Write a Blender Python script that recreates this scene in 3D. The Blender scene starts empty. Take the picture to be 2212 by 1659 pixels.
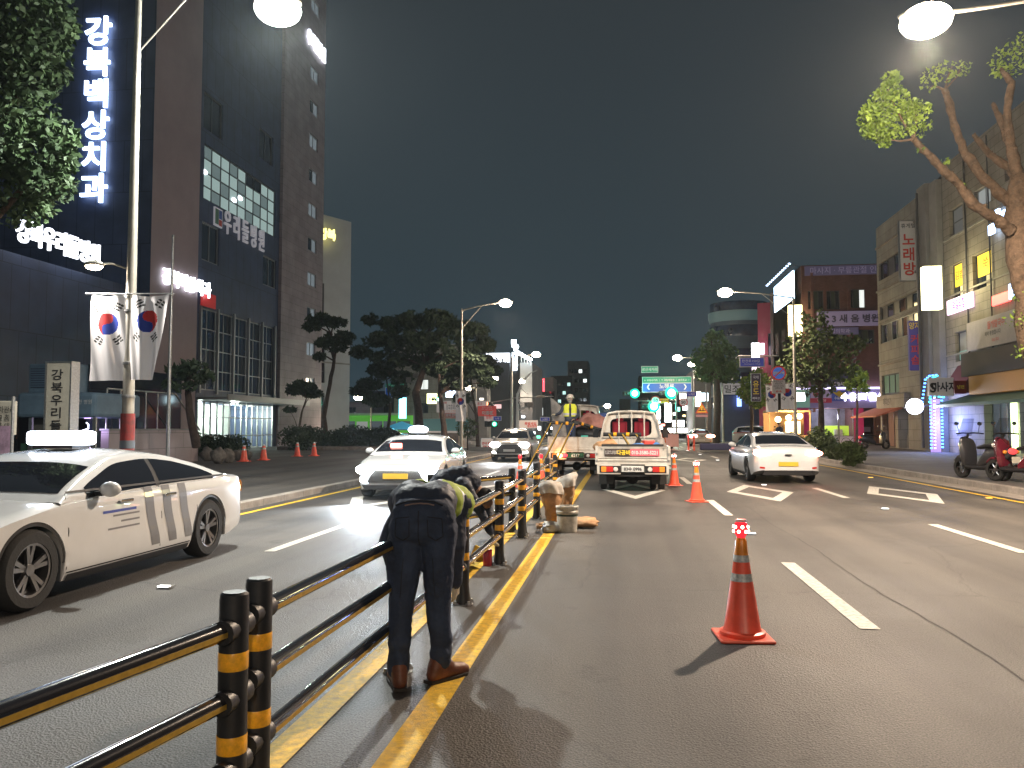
import bpy, bmesh, math, random
import numpy as np
from math import sin, cos, pi, radians, sqrt, atan2
from mathutils import Vector, Matrix, noise
random.seed(7)
S = bpy.context.scene
COL = S.collection

# ------------------------------------------------------------------ camera
F, CX, CY, W0 = 1740.0, 1106.0, 829.5, 2212.0      # focal length and centre, in photo units (2212 wide)
YAW, PITCH, CAMZ = radians(7.66), radians(3.14), 1.5
cam_d = bpy.data.cameras.new("camera")
cam = bpy.data.objects.new("camera", cam_d)
COL.objects.link(cam)
cam.location = (0, 0, CAMZ)
cam.rotation_euler = (pi / 2 + PITCH, 0, YAW)
cam_d.sensor_width = 36
cam_d.lens = 36 * F / W0
cam_d.clip_start = 0.05
cam_d.clip_end = 3000
S.camera = cam

# ------------------------------------------------------------------ night sky (no sun: only the town's glow)
world = bpy.data.worlds.new("World")
S.world = world
world.use_nodes = True
wn, wl = world.node_tree.nodes, world.node_tree.links
bg = wn["Background"]
tc = wn.new("ShaderNodeTexCoord")
sep = wn.new("ShaderNodeSeparateXYZ")
ramp = wn.new("ShaderNodeValToRGB")
wl.new(tc.outputs["Generated"], sep.inputs[0])
wl.new(sep.outputs["Z"], ramp.inputs[0])
ramp.color_ramp.elements[0].color = (.036, .066, .085, 1)
ramp.color_ramp.elements[0].position = 0.0
ramp.color_ramp.elements[1].color = (.038, .047, .053, 1)
ramp.color_ramp.elements[1].position = .55
e = ramp.color_ramp.elements.new(.18)
e.color = (.036, .056, .070, 1)
wl.new(ramp.outputs[0], bg.inputs[0])
bg.inputs[1].default_value = .72
S.view_settings.view_transform = 'Standard'
S.view_settings.look = 'None'
S.view_settings.exposure = 0.15
S.view_settings.gamma = 1.0
S.view_settings.use_curve_mapping = False
S.cycles.use_light_tree = True
S.cycles.max_bounces = 5
S.cycles.diffuse_bounces = 2
S.cycles.glossy_bounces = 3
S.cycles.transparent_max_bounces = 8
S.cycles.sample_clamp_indirect = 4.0
S.cycles.caustics_reflective = False
S.cycles.caustics_refractive = False
S.cycles.use_denoising = True

# ------------------------------------------------------------------ pixel -> world helpers (photo measured at 2212 wide)
CR = Matrix.Rotation(YAW, 3, 'Z') @ Matrix.Rotation(pi / 2 + PITCH, 3, 'X')
def ray(px, py):
    return CR @ Vector(((px - CX) / F, -(py - CY) / F, -1))
def G(px, py, z=0.0):                 # point on the horizontal plane z
    d = ray(px, py); t = (z - CAMZ) / d.z
    return Vector((d.x * t, d.y * t, z))
def PY(px, py, Y):                    # point on the plane y = Y
    d = ray(px, py); t = Y / d.y
    return Vector((d.x * t, Y, CAMZ + d.z * t))
def PX(px, py, X):                    # point on the plane x = X
    d = ray(px, py); t = X / d.x
    return Vector((X, d.y * t, CAMZ + d.z * t))

# ------------------------------------------------------------------ materials
MATS = {}
def mat(name, col, rough=.6, metal=0.0, spec=.5, var=0.0, vscale=8.0, bump=0.0, bscale=60.0, coat=0.0,
        emit=None, estr=0.0, var_col=None, detail=4, alpha=1.0, stretch=None, rvar=0.0, bdist=.01):
    if name in MATS: return MATS[name]
    m = bpy.data.materials.new(name); m.use_nodes = True
    n, l = m.node_tree.nodes, m.node_tree.links
    p = n["Principled BSDF"]
    p.inputs["Base Color"].default_value = (*col, 1)
    p.inputs["Roughness"].default_value = rough
    p.inputs["Metallic"].default_value = metal
    p.inputs["Specular IOR Level"].default_value = spec
    p.inputs["Coat Weight"].default_value = coat
    p.inputs["Alpha"].default_value = alpha
    if emit:
        p.inputs["Emission Color"].default_value = (*emit, 1)
        p.inputs["Emission Strength"].default_value = estr
    if var > 0 or bump > 0 or rvar > 0:
        t = n.new("ShaderNodeTexCoord"); src = t.outputs["Object"]
        if stretch:
            mp = n.new("ShaderNodeMapping"); mp.inputs["Scale"].default_value = stretch
            l.new(src, mp.inputs[0]); src = mp.outputs[0]
        nz = n.new("ShaderNodeTexNoise"); nz.inputs["Scale"].default_value = vscale; nz.inputs["Detail"].default_value = detail
        nz.inputs["Roughness"].default_value = .65
        l.new(src, nz.inputs["Vector"])
        if var > 0:
            r = n.new("ShaderNodeValToRGB")
            c2 = var_col or tuple(c * (1 - var) for c in col)
            c1 = tuple(min(1, c * (1 + var * .6)) for c in col)
            r.color_ramp.elements[0].position = .32; r.color_ramp.elements[0].color = (*c2, 1)
            r.color_ramp.elements[1].position = .68; r.color_ramp.elements[1].color = (*c1, 1)
            l.new(nz.outputs[0], r.inputs[0]); l.new(r.outputs[0], p.inputs["Base Color"])
        if rvar > 0:
            mr = n.new("ShaderNodeMapRange"); mr.inputs["To Min"].default_value = max(.05, rough - rvar)
            mr.inputs["To Max"].default_value = min(1, rough + rvar)
            mr.inputs["From Min"].default_value = .3; mr.inputs["From Max"].default_value = .7
            l.new(nz.outputs[0], mr.inputs["Value"]); l.new(mr.outputs[0], p.inputs["Roughness"])
        if bump > 0:
            nb = n.new("ShaderNodeTexNoise"); nb.inputs["Scale"].default_value = bscale; nb.inputs["Detail"].default_value = 3
            l.new(src, nb.inputs["Vector"])
            b = n.new("ShaderNodeBump"); b.inputs["Strength"].default_value = bump; b.inputs["Distance"].default_value = bdist
            l.new(nb.outputs[0], b.inputs["Height"]); l.new(b.outputs[0], p.inputs["Normal"])
    MATS[name] = m
    return m
def emat(name, col, s):               # a surface that gives off light
    if name in MATS: return MATS[name]
    m = bpy.data.materials.new(name); m.use_nodes = True
    p = m.node_tree.nodes["Principled BSDF"]
    p.inputs["Base Color"].default_value = (col[0] * .5, col[1] * .5, col[2] * .5, 1)
    p.inputs["Emission Color"].default_value = (*col, 1)
    p.inputs["Emission Strength"].default_value = s
    MATS[name] = m
    return m
def brickmat(name, c1, c2, cm, scale, rough=.85, w=.5, h=.25, mortar=.02, bump=.4):
    if name in MATS: return MATS[name]
    m = bpy.data.materials.new(name); m.use_nodes = True
    n, l = m.node_tree.nodes, m.node_tree.links
    p = n["Principled BSDF"]; p.inputs["Roughness"].default_value = rough
    t = n.new("ShaderNodeTexCoord"); sp = n.new("ShaderNodeSeparateXYZ"); cb = n.new("ShaderNodeCombineXYZ")
    ad = n.new("ShaderNodeMath"); ad.operation = 'ADD'
    l.new(t.outputs["Object"], sp.inputs[0]); l.new(sp.outputs["X"], ad.inputs[0]); l.new(sp.outputs["Y"], ad.inputs[1])
    l.new(ad.outputs[0], cb.inputs["X"]); l.new(sp.outputs["Z"], cb.inputs["Y"])
    b = n.new("ShaderNodeTexBrick"); b.inputs["Scale"].default_value = scale
    b.inputs["Color1"].default_value = (*c1, 1); b.inputs["Color2"].default_value = (*c2, 1); b.inputs["Mortar"].default_value = (*cm, 1)
    b.inputs["Brick Width"].default_value = w; b.inputs["Row Height"].default_value = h; b.inputs["Mortar Size"].default_value = mortar
    l.new(cb.outputs[0], b.inputs["Vector"])
    nz = n.new("ShaderNodeTexNoise"); nz.inputs["Scale"].default_value = .8; nz.inputs["Detail"].default_value = 6
    l.new(t.outputs["Object"], nz.inputs["Vector"])
    mx = n.new("ShaderNodeMixRGB"); mx.blend_type = 'MULTIPLY'; mx.inputs[0].default_value = .7
    rr = n.new("ShaderNodeValToRGB"); rr.color_ramp.elements[0].position = .3; rr.color_ramp.elements[0].color = (.55, .53, .5, 1)
    rr.color_ramp.elements[1].position = .7
    l.new(nz.outputs[0], rr.inputs[0]); l.new(b.outputs["Color"], mx.inputs[1]); l.new(rr.outputs[0], mx.inputs[2])
    l.new(mx.outputs[0], p.inputs["Base Color"])
    bp = n.new("ShaderNodeBump"); bp.inputs["Strength"].default_value = bump; bp.inputs["Distance"].default_value = .01; bp.invert = True
    l.new(b.outputs["Fac"], bp.inputs["Height"]); l.new(bp.outputs[0], p.inputs["Normal"])
    MATS[name] = m
    return m

# ------------------------------------------------------------------ object helpers
def empty(name, loc=(0, 0, 0), rz=0.0, label=None, cat=None, group=None, parent=None, rx=0, ry=0):
    o = bpy.data.objects.new(name, None); COL.objects.link(o)
    o.location = loc; o.rotation_euler = (rx, ry, rz); o.empty_display_size = .2
    if parent: o.parent = parent
    tag(o, label, cat, group)
    return o
def tag(o, label=None, cat=None, group=None, kind=None):
    if label: o['label'] = label
    if cat: o['category'] = cat
    if group: o['group'] = group
    if kind: o['kind'] = kind
    return o
def dup(o, parent=None):
    c = o.copy(); COL.objects.link(c)
    if parent: c.parent = parent
    for ch in list(o.children): dup(ch, c)
    return c
def lerp(a, b, t): return a + (b - a) * t
def curve(pts):                       # smooth piecewise interpolation through (x, y) pairs
    def f(x):
        if x <= pts[0][0]: return pts[0][1]
        for (x0, y0), (x1, y1) in zip(pts, pts[1:]):
            if x <= x1:
                return lerp(y0, y1, (x - x0) / (x1 - x0))
        return pts[-1][1]
    return f
def scurve(pts):                      # Catmull-Rom like (monotone-ish) interpolation
    n = len(pts)
    ms = []
    for i in range(n):
        if i == 0: m = (pts[1][1] - pts[0][1]) / (pts[1][0] - pts[0][0])
        elif i == n - 1: m = (pts[-1][1] - pts[-2][1]) / (pts[-1][0] - pts[-2][0])
        else:
            d0 = (pts[i][1] - pts[i-1][1]) / (pts[i][0] - pts[i-1][0]); d1 = (pts[i+1][1] - pts[i][1]) / (pts[i+1][0] - pts[i][0])
            m = 0 if d0 * d1 <= 0 else 2 * d0 * d1 / (d0 + d1)
        ms.append(m)
    def f(x):
        if x <= pts[0][0]: return pts[0][1]
        for i in range(n - 1):
            if x <= pts[i+1][0]:
                h = pts[i+1][0] - pts[i][0]; t = (x - pts[i][0]) / h
                return ((2*t**3 - 3*t*t + 1) * pts[i][1] + (t**3 - 2*t*t + t) * h * ms[i]
                        + (-2*t**3 + 3*t*t) * pts[i+1][1] + (t**3 - t*t) * h * ms[i+1])
        return pts[-1][1]
    return f

class MB:
    """collects shapes and links them as ONE mesh object"""
    def __init__(s): s.v = []; s.f = []; s.m = []; s.mats = []
    def mi(s, m):
        if m not in s.mats: s.mats.append(m)
        return s.mats.index(m)
    def add(s, vs, fs, m):
        o = len(s.v); i = s.mi(m)
        s.v += [tuple(v) for v in vs]
        s.f += [tuple(o + k for k in f) for f in fs]; s.m += [i] * len(fs)
        return s
    def box(s, c, d, m, rz=0, rot=None):
        R = rot or Matrix.Rotation(rz, 3, 'Z'); c = Vector(c)
        vs = [c + R @ Vector((x * d[0] / 2, y * d[1] / 2, z * d[2] / 2)) for x in (-1, 1) for y in (-1, 1) for z in (-1, 1)]
        return s.add(vs, [(0, 1, 3, 2), (4, 6, 7, 5), (0, 4, 5, 1), (2, 3, 7, 6), (0, 2, 6, 4), (1, 5, 7, 3)], m)
    def bx(s, x0, x1, y0, y1, z0, z1, m):
        return s.box(((x0 + x1) / 2, (y0 + y1) / 2, (z0 + z1) / 2), (abs(x1 - x0), abs(y1 - y0), abs(z1 - z0)), m)
    def cyl(s, p0, p1, r0, r1, m, n=12, caps=True):
        p0 = Vector(p0); p1 = Vector(p1); d = (p1 - p0)
        if d.length < 1e-6: return s
        q = d.to_track_quat('Z', 'Y').to_matrix()
        vs = []
        for k in range(n):
            a = 2 * pi * k / n; u = q @ Vector((cos(a), sin(a), 0))
            vs += [p0 + u * r0, p1 + u * r1]
        fs = [(2*k, 2*((k+1) % n), 2*((k+1) % n)+1, 2*k+1) for k in range(n)]
        if caps: fs += [tuple(2*k for k in range(n))[::-1], tuple(2*k+1 for k in range(n))]
        return s.add(vs, fs, m)
    def tube(s, pts, rs, m, n=8):
        pts = [Vector(p) for p in pts]
        if not hasattr(rs, '__len__'): rs = [rs] * len(pts)
        o = []; prev = None
        for i, p in enumerate(pts):
            d = (pts[min(i+1, len(pts)-1)] - pts[max(i-1, 0)]).normalized()
            q = d.to_track_quat('Z', 'Y').to_matrix()
            if prev is None: u = q @ Vector((1, 0, 0))
            else:
                u = (prev - d * prev.dot(d))
                u = u.normalized() if u.length > 1e-5 else q @ Vector((1, 0, 0))
            prev = u; w = d.cross(u)
            o += [p + (u * cos(2*pi*k/n) + w * sin(2*pi*k/n)) * rs[i] for k in range(n)]
        fs = []
        for i in range(len(pts) - 1):
            for k in range(n):
                a = i*n + k; b = i*n + (k+1) % n
                fs.append((a, b, b + n, a + n))
        fs += [tuple(range(n))[::-1], tuple((len(pts)-1)*n + k for k in range(n))]
        return s.add(o, fs, m)
    def lathe(s, prof, m, c=(0, 0, 0), n=24, axis='Z', caps=True):
        c = Vector(c); vs = []
        for r, z in prof:
            for k in range(n):
                a = 2*pi*k/n
                if axis == 'Z': v = Vector((r*cos(a), r*sin(a), z))
                elif axis == 'Y': v = Vector((r*cos(a), z, r*sin(a)))
                else: v = Vector((z, r*cos(a), r*sin(a)))
                vs.append(c + v)
        fs = []
        for i in range(len(prof) - 1):
            for k in range(n):
                a = i*n+k; b = i*n+(k+1) % n
                fs.append((a, b, b+n, a+n))
        if caps: fs += [tuple(range(n))[::-1], tuple((len(prof)-1)*n+k for k in range(n))]
        return s.add(vs, fs, m)
    def ball(s, c, r, m, n=12, sc=(1, 1, 1)):
        prof = [(max(.001, sin(pi*i/(n//2+2))), -cos(pi*i/(n//2+2))) for i in range(n//2+3)]
        o = len(s.v); s.lathe(prof, m, (0, 0, 0), n)
        c = Vector(c)
        for i in range(o, len(s.v)):
            v = s.v[i]; s.v[i] = (c.x + v[0]*r*sc[0], c.y + v[1]*r*sc[1], c.z + v[2]*r*sc[2])
        return s
    def quad(s, a, b, c, d, m): return s.add([a, b, c, d], [(0, 1, 2, 3)], m)
    def poly(s, pts, m): return s.add(pts, [tuple(range(len(pts)))], m)
    def prism(s, pts, d, m):           # flat outline pts (3D) pushed along vector d
        n = len(pts); d = Vector(d); pts = [Vector(p) for p in pts]
        vs = pts + [p + d for p in pts]
        fs = [tuple(range(n))[::-1], tuple(range(n, 2*n))] + [(k, (k+1) % n, n+(k+1) % n, n+k) for k in range(n)]
        return s.add(vs, fs, m)
    def grid(s, fn, nu, nv, m, mf=None):
        vs = [fn(i / nu, j / nv) for j in range(nv+1) for i in range(nu+1)]
        o = len(s.v); s.v += [tuple(v) for v in vs]
        for j in range(nv):
            for i in range(nu):
                a = o + j*(nu+1)+i
                s.f.append((a, a+1, a+nu+2, a+nu+1))
                s.m.append(s.mi(mf((i+.5)/nu, (j+.5)/nv) if mf else m))
        return s
    def build(s, name, parent=None, smooth=None, bevel=0, loc=None, rz=None, fix=False, sub=0):
        me = bpy.data.meshes.new(name); me.from_pydata(s.v, [], s.f)
        for m in s.mats: me.materials.append(m)
        for p, i in zip(me.polygons, s.m): p.material_index = i
        if fix:
            b = bmesh.new(); b.from_mesh(me); bmesh.ops.remove_doubles(b, verts=b.verts, dist=1e-4)
            bmesh.ops.recalc_face_normals(b, faces=b.faces); b.to_mesh(me); b.free()
        if smooth is not None:
            for p in me.polygons: p.use_smooth = True
            me.set_sharp_from_angle(angle=radians(smooth))
        me.update()
        o = bpy.data.objects.new(name, me); COL.objects.link(o)
        if parent: o.parent = parent
        if loc is not None: o.location = loc
        if rz is not None: o.rotation_euler = (0, 0, rz)
        if bevel:
            bv = o.modifiers.new("bevel", 'BEVEL'); bv.width = bevel; bv.segments = 2; bv.limit_method = 'ANGLE'; bv.angle_limit = radians(40)
        if sub:
            sb = o.modifiers.new("sub", 'SUBSURF'); sb.levels = sub; sb.render_levels = sub
        return o

TMP = bpy.data.scenes.new('scratch')
def eval_mesh(o):
    """mesh of one object with its modifiers, worked out in an otherwise empty scene"""
    TMP.collection.objects.link(o)
    TMP.view_layers[0].update(); dg = TMP.view_layers[0].depsgraph
    me = bpy.data.meshes.new_from_object(o.evaluated_get(dg), depsgraph=dg)
    TMP.collection.objects.unlink(o)
    return me
def text(body, size, m, parent, loc, name='lettering', ext=0.0, bold=0.0, line=1.0, sx=1.0, align='CENTER', rz=0.0, tilt=0.0):
    """writing that stands upright facing local -Y, centred on loc"""
    c = bpy.data.curves.new('t', 'FONT'); c.body = body; c.size = size; c.offset = bold; c.extrude = ext
    c.align_x = align; c.align_y = 'CENTER'; c.space_line = line; c.resolution_u = 3
    o = bpy.data.objects.new('t', c)
    me = eval_mesh(o)
    bpy.data.objects.remove(o); bpy.data.curves.remove(c)
    me.materials.clear(); me.materials.append(m); me.name = name
    ys = [v.co.y for v in me.vertices]; mid = (max(ys) + min(ys)) / 2 if ys else 0
    for v in me.vertices:
        x, y, z = v.co; y -= mid
        v.co = (x * sx, -z, y + x * sx * tilt)
    t = bpy.data.objects.new(name, me); COL.objects.link(t)
    t.parent = parent; t.location = loc; t.rotation_euler = (0, 0, rz)
    return t
def stack(s): return '\n'.join(s)

def lamp(kind, name, parent, loc, power, col, size=.1, rot=(0, 0, 0), angle=None, blend=.3):
    d = bpy.data.lights.new(name, kind); d.energy = power; d.color = col
    if kind in ('POINT', 'SPOT'): d.shadow_soft_size = size
    if kind == 'SPOT': d.spot_size = angle; d.spot_blend = blend
    if kind == 'AREA': d.size = size
    o = bpy.data.objects.new(name, d); COL.objects.link(o); o.parent = parent; o.location = loc; o.rotation_euler = rot
    return o
# ------------------------------------------------------------------ the materials used
def asphalt(name, base, sheen):
    m = bpy.data.materials.new(name); m.use_nodes = True
    n, l = m.node_tree.nodes, m.node_tree.links
    p = n["Principled BSDF"]
    t = n.new("ShaderNodeTexCoord")
    big = n.new("ShaderNodeTexNoise"); big.inputs["Scale"].default_value = .35; big.inputs["Detail"].default_value = 5
    fine = n.new("ShaderNodeTexNoise"); fine.inputs["Scale"].default_value = 110; fine.inputs["Detail"].default_value = 4
    vor = n.new("ShaderNodeTexVoronoi"); vor.inputs["Scale"].default_value = 75
    for k in (big, fine, vor): l.new(t.outputs["Object"], k.inputs["Vector"])
    r1 = n.new("ShaderNodeValToRGB")
    r1.color_ramp.elements[0].position = .35; r1.color_ramp.elements[0].color = (base[0]*.72, base[1]*.72, base[2]*.72, 1)
    r1.color_ramp.elements[1].position = .65; r1.color_ramp.elements[1].color = (base[0]*1.25, base[1]*1.22, base[2]*1.18, 1)
    l.new(big.outputs[0], r1.inputs[0])
    r2 = n.new("ShaderNodeValToRGB")
    r2.color_ramp.elements[0].position = .34; r2.color_ramp.elements[0].color = (.35, .35, .35, 1)
    r2.color_ramp.elements[1].position = .66; r2.color_ramp.elements[1].color = (1.55, 1.5, 1.45, 1)
    l.new(fine.outputs[0], r2.inputs[0])
    mx = n.new("ShaderNodeMixRGB"); mx.blend_type = 'MULTIPLY'; mx.inputs[0].default_value = 1
    l.new(r1.outputs[0], mx.inputs[1]); l.new(r2.outputs[0], mx.inputs[2])
    mp = n.new("ShaderNodeMapping"); mp.inputs["Scale"].default_value = (1.1, .035, 1); l.new(t.outputs["Object"], mp.inputs[0])
    tr = n.new("ShaderNodeTexNoise"); tr.inputs["Scale"].default_value = 1.0; tr.inputs["Detail"].default_value = 4; l.new(mp.outputs[0], tr.inputs["Vector"])
    r3 = n.new("ShaderNodeValToRGB"); r3.color_ramp.elements[0].position = .38; r3.color_ramp.elements[0].color = (.56, .56, .58, 1); r3.color_ramp.elements[1].position = .6; r3.color_ramp.elements[1].color = (1.08, 1.06, 1.03, 1)
    l.new(tr.outputs[0], r3.inputs[0])
    sp = n.new("ShaderNodeTexNoise"); sp.inputs["Scale"].default_value = 1.7; sp.inputs["Detail"].default_value = 7; sp.inputs["Roughness"].default_value = .7; l.new(t.outputs["Object"], sp.inputs["Vector"])
    r4 = n.new("ShaderNodeValToRGB"); r4.color_ramp.elements[0].position = .27; r4.color_ramp.elements[0].color = (.45, .44, .43, 1); r4.color_ramp.elements[1].position = .40; r4.color_ramp.elements[1].color = (1, 1, 1, 1)
    l.new(sp.outputs[0], r4.inputs[0])
    m2 = n.new("ShaderNodeMixRGB"); m2.blend_type = 'MULTIPLY'; m2.inputs[0].default_value = 1; l.new(mx.outputs[0], m2.inputs[1]); l.new(r3.outputs[0], m2.inputs[2])
    m3 = n.new("ShaderNodeMixRGB"); m3.blend_type = 'MULTIPLY'; m3.inputs[0].default_value = 1; l.new(m2.outputs[0], m3.inputs[1]); l.new(r4.outputs[0], m3.inputs[2])
    vc = n.new("ShaderNodeTexVoronoi"); vc.feature = 'DISTANCE_TO_EDGE'; vc.inputs["Scale"].default_value = .22
    wv = n.new("ShaderNodeMixRGB"); wv.blend_type = 'ADD'; wv.inputs[0].default_value = .35; l.new(t.outputs["Object"], wv.inputs[1]); l.new(sp.outputs["Color"], wv.inputs[2]); l.new(wv.outputs[0], vc.inputs["Vector"])
    r5 = n.new("ShaderNodeValToRGB"); r5.color_ramp.elements[0].position = .0; r5.color_ramp.elements[0].color = (.4, .4, .4, 1); r5.color_ramp.elements[1].position = .0035; r5.color_ramp.elements[1].color = (1, 1, 1, 1)
    l.new(vc.outputs["Distance"], r5.inputs[0])
    m4 = n.new("ShaderNodeMixRGB"); m4.blend_type = 'MULTIPLY'; m4.inputs[0].default_value = .6; l.new(m3.outputs[0], m4.inputs[1]); l.new(r5.outputs[0], m4.inputs[2])
    l.new(m4.outputs[0], p.inputs["Base Color"])
    rr = n.new("ShaderNodeMapRange"); rr.inputs["From Min"].default_value = .35; rr.inputs["From Max"].default_value = .65
    rr.inputs["To Min"].default_value = sheen - .08; rr.inputs["To Max"].default_value = sheen + .14
    l.new(big.outputs[0], rr.inputs["Value"]); l.new(rr.outputs[0], p.inputs["Roughness"])
    ad = n.new("ShaderNodeMath"); ad.operation = 'ADD'
    l.new(fine.outputs[0], ad.inputs[0]); l.new(vor.outputs["Distance"], ad.inputs[1])
    b = n.new("ShaderNodeBump"); b.inputs["Strength"].default_value = .55; b.inputs["Distance"].default_value = .008
    l.new(ad.outputs[0], b.inputs["Height"]); l.new(b.outputs[0], p.inputs["Normal"])
    MATS[name] = m
    return m
M_ROAD = asphalt('road asphalt', (.080, .078, .076), .60)
M_GROUND = asphalt('old asphalt', (.07, .07, .07), .7)
M_PAVE = brickmat('pavement blocks', (.125, .115, .11), (.10, .092, .088), (.055, .05, .05), 1.0, .8, .4, .2, .012, .3)
M_KERB = mat('kerb granite', (.30, .27, .24), .7, var=.3, vscale=3, bump=.3)
M_WPAINT = mat('white road paint', (.62, .60, .54), .55, var=.22, var_col=(.30, .29, .27), vscale=22, bump=.35, bscale=120, detail=6, bdist=.006)
M_YPAINT = mat('yellow road paint', (.76, .48, .03), .62, var=.2, var_col=(.42, .27, .05), vscale=20, bump=.5, bscale=110, detail=6, bdist=.008, spec=.25)
M_POST = mat('charcoal post plastic', (.022, .024, .028), .42, var=.35, vscale=14, bump=.12, bscale=40)
M_RAIL = mat('black gloss rail', (.014, .014, .018), .14, spec=.8, coat=1.0)
M_GOLD = mat('gold strip', (.52, .33, .055), .38, metal=.35, var=.2, vscale=30)
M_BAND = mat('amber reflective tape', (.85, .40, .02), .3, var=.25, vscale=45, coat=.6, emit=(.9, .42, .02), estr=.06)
M_STEEL = mat('galvanised steel', (.42, .42, .42), .35, metal=.8, var=.25, vscale=20)
M_POLE = mat('painted lamp pole', (.42, .40, .35), .45, metal=.25, var=.2, vscale=5)
M_DPOLE = mat('dark pole', (.06, .06, .065), .5, var=.2)
M_WHITE = mat('white car paint', (.66, .68, .70), .22, coat=1.0, var=.05, vscale=3)
M_SILVER = mat('pearl silver paint', (.46, .45, .43), .28, metal=.3, coat=1.0)
M_DARKCAR = mat('black car paint', (.02, .02, .024), .2, coat=1.0)
M_REDCAR = mat('orange car paint', (.6, .12, .03), .25, coat=1.0)
M_GLASS = mat('tinted car glass', (.012, .014, .02), .06, spec=.9, coat=1.0)
M_BLACK = mat('black trim', (.014, .014, .016), .5)
M_GAP = mat('panel gap', (.01, .01, .01), .9)
M_RUBBER = mat('tyre rubber', (.02, .02, .02), .8, bump=.3, bscale=50)
M_RIM = mat('alloy rim', (.30, .30, .31), .3, metal=.9)
M_CHROME = mat('chrome', (.75, .75, .76), .12, metal=1.0)
M_HEAD = emat('headlamp lit', (.82, .91, 1.0), 40)
M_HEADW = emat('headlamp lit warm', (1, .95, .88), 30)
M_DRL = emat('daylight strip', (.85, .93, 1.0), 9)
M_TAIL = emat('tail lamp lit', (1.0, .10, .06), 9)
M_TAILHOT = emat('brake lamp hot', (1.0, .38, .24), 26)
M_TAILOFF = mat('tail lamp red', (.42, .02, .02), .2, coat=1, emit=(1, .05, .03), estr=.12)
M_AMBER = emat('amber lamp', (1, .45, .08), 2.2)
M_AMBOFF = mat('amber lens', (.75, .25, .03), .2, coat=1, emit=(1, .4, .05), estr=.15)
M_REVERSE = mat('clear lens', (.7, .66, .62), .15, coat=1)
M_TAXISIGN = emat('roof sign lit', (.78, .87, 1.0), 14)
M_PLATEY = mat('yellow plate', (.72, .45, .05), .4, emit=(.8, .5, .05), estr=.1)
M_PLATEW = mat('white plate', (.62, .63, .62), .4)
M_PLATEG = mat('green plate', (.02, .10, .05), .4)
M_CONE = mat('orange cone plastic', (.92, .115, .062), .38, var=.12, vscale=10, coat=.2)
M_CONETOP = mat('amber cone sleeve', (.78, .26, .02), .3, var=.2, vscale=16, coat=.4)
M_REFL = mat('silver reflective tape', (.66, .68, .66), .22, metal=.35, var=.4, vscale=38, detail=6)
M_REDLAMP = mat('red lamp dome', (.7, .02, .03), .12, coat=1, emit=(1, .03, .05), estr=.9)
M_LED = emat('led hot', (1, .62, .45), 14)
M_LAMPW = emat('street lamp warm', (1.0, .84, .62), 60)
M_LAMPC = emat('street lamp cool', (.96, 1.0, .88), 60)
M_FAR = emat('far lamp', (1.0, .86, .66), 22)
M_DARKCLOTH = mat('navy work trousers', (.030, .046, .088), .85, var=.35, vscale=7, bump=.55, bscale=22, bdist=.02)
M_JACKET = mat('dark work jacket', (.030, .042, .072), .6, var=.3, vscale=6, bump=.5, bscale=18, bdist=.02)
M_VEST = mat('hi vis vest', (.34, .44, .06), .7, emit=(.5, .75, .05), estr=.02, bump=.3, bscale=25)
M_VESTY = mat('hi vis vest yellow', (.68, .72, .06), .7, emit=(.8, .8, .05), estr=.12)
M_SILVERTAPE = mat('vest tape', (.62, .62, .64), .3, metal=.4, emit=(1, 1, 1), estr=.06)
M_SKIN = mat('skin', (.42, .25, .17), .55)
M_GLOVE = mat('pale work glove', (.62, .58, .46), .8, bump=.3)
M_BOOT = mat('brown work boot', (.155, .055, .030), .5, var=.4, vscale=16, bump=.3, bscale=40)
M_SOLE = mat('boot sole', (.03, .025, .022), .8)
M_HELMET = mat('white helmet', (.72, .66, .6), .35)
M_MASK = mat('grey mask', (.3, .32, .34), .8)
M_HAIR = mat('black hair', (.01, .01, .01), .7)
M_PAPER = mat('brown kraft paper', (.42, .24, .12), .75, var=.3, vscale=5, bump=.6, bscale=14, bdist=.03)
M_LINER = mat('white plastic liner', (.62, .58, .53), .5, var=.15, vscale=8, bump=.5, bscale=16, bdist=.02)
M_BUCKET = mat('dusty white bucket', (.62, .59, .52), .5, var=.3, vscale=9, var_col=(.36, .33, .28), detail=7)
M_CARD = mat('cardboard', (.40, .25, .13), .8, var=.3, vscale=6)
M_TARPG = mat('grey tarpaulin', (.27, .25, .24), .7, var=.4, vscale=3, bump=.7, bscale=5, bdist=.05)
M_TARPB = mat('blue tarpaulin', (.08, .22, .55), .6, var=.3, vscale=4)
M_REDBOX = mat('red box', (.60, .07, .06), .5)
M_TEALT = mat('teal cloth', (.05, .42, .36), .6)
M_TRUCKW = mat('truck body white', (.60, .58, .54), .42, coat=.3, var=.18, vscale=2.5, var_col=(.44, .42, .38))
M_TRUCKD = mat('truck underbody', (.022, .022, .024), .8)
M_SEAT = mat('red seat', (.45, .03, .05), .8, emit=(1, .06, .08), estr=.25)  # red fabric; its glow stands for brake light inside the cab
M_BANNERK = mat('black banner', (.035, .02, .02), .5)
M_BANNERP = mat('pink banner', (.62, .12, .17), .5)
M_TXTW = mat('white letters', (.75, .75, .75), .5)
M_TXTY = mat('yellow letters', (.85, .62, .05), .5)
M_TXTK = mat('black letters', (.02, .02, .025), .5)
M_TXTR = mat('red letters', (.62, .05, .03), .5)
M_TXTB = mat('blue letters', (.04, .06, .32), .5)
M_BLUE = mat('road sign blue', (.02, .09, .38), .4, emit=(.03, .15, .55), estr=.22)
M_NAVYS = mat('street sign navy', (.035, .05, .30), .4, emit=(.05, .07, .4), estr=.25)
M_GREENS = mat('road sign green', (.02, .22, .13), .4, emit=(.02, .35, .2), estr=.25)
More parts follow.
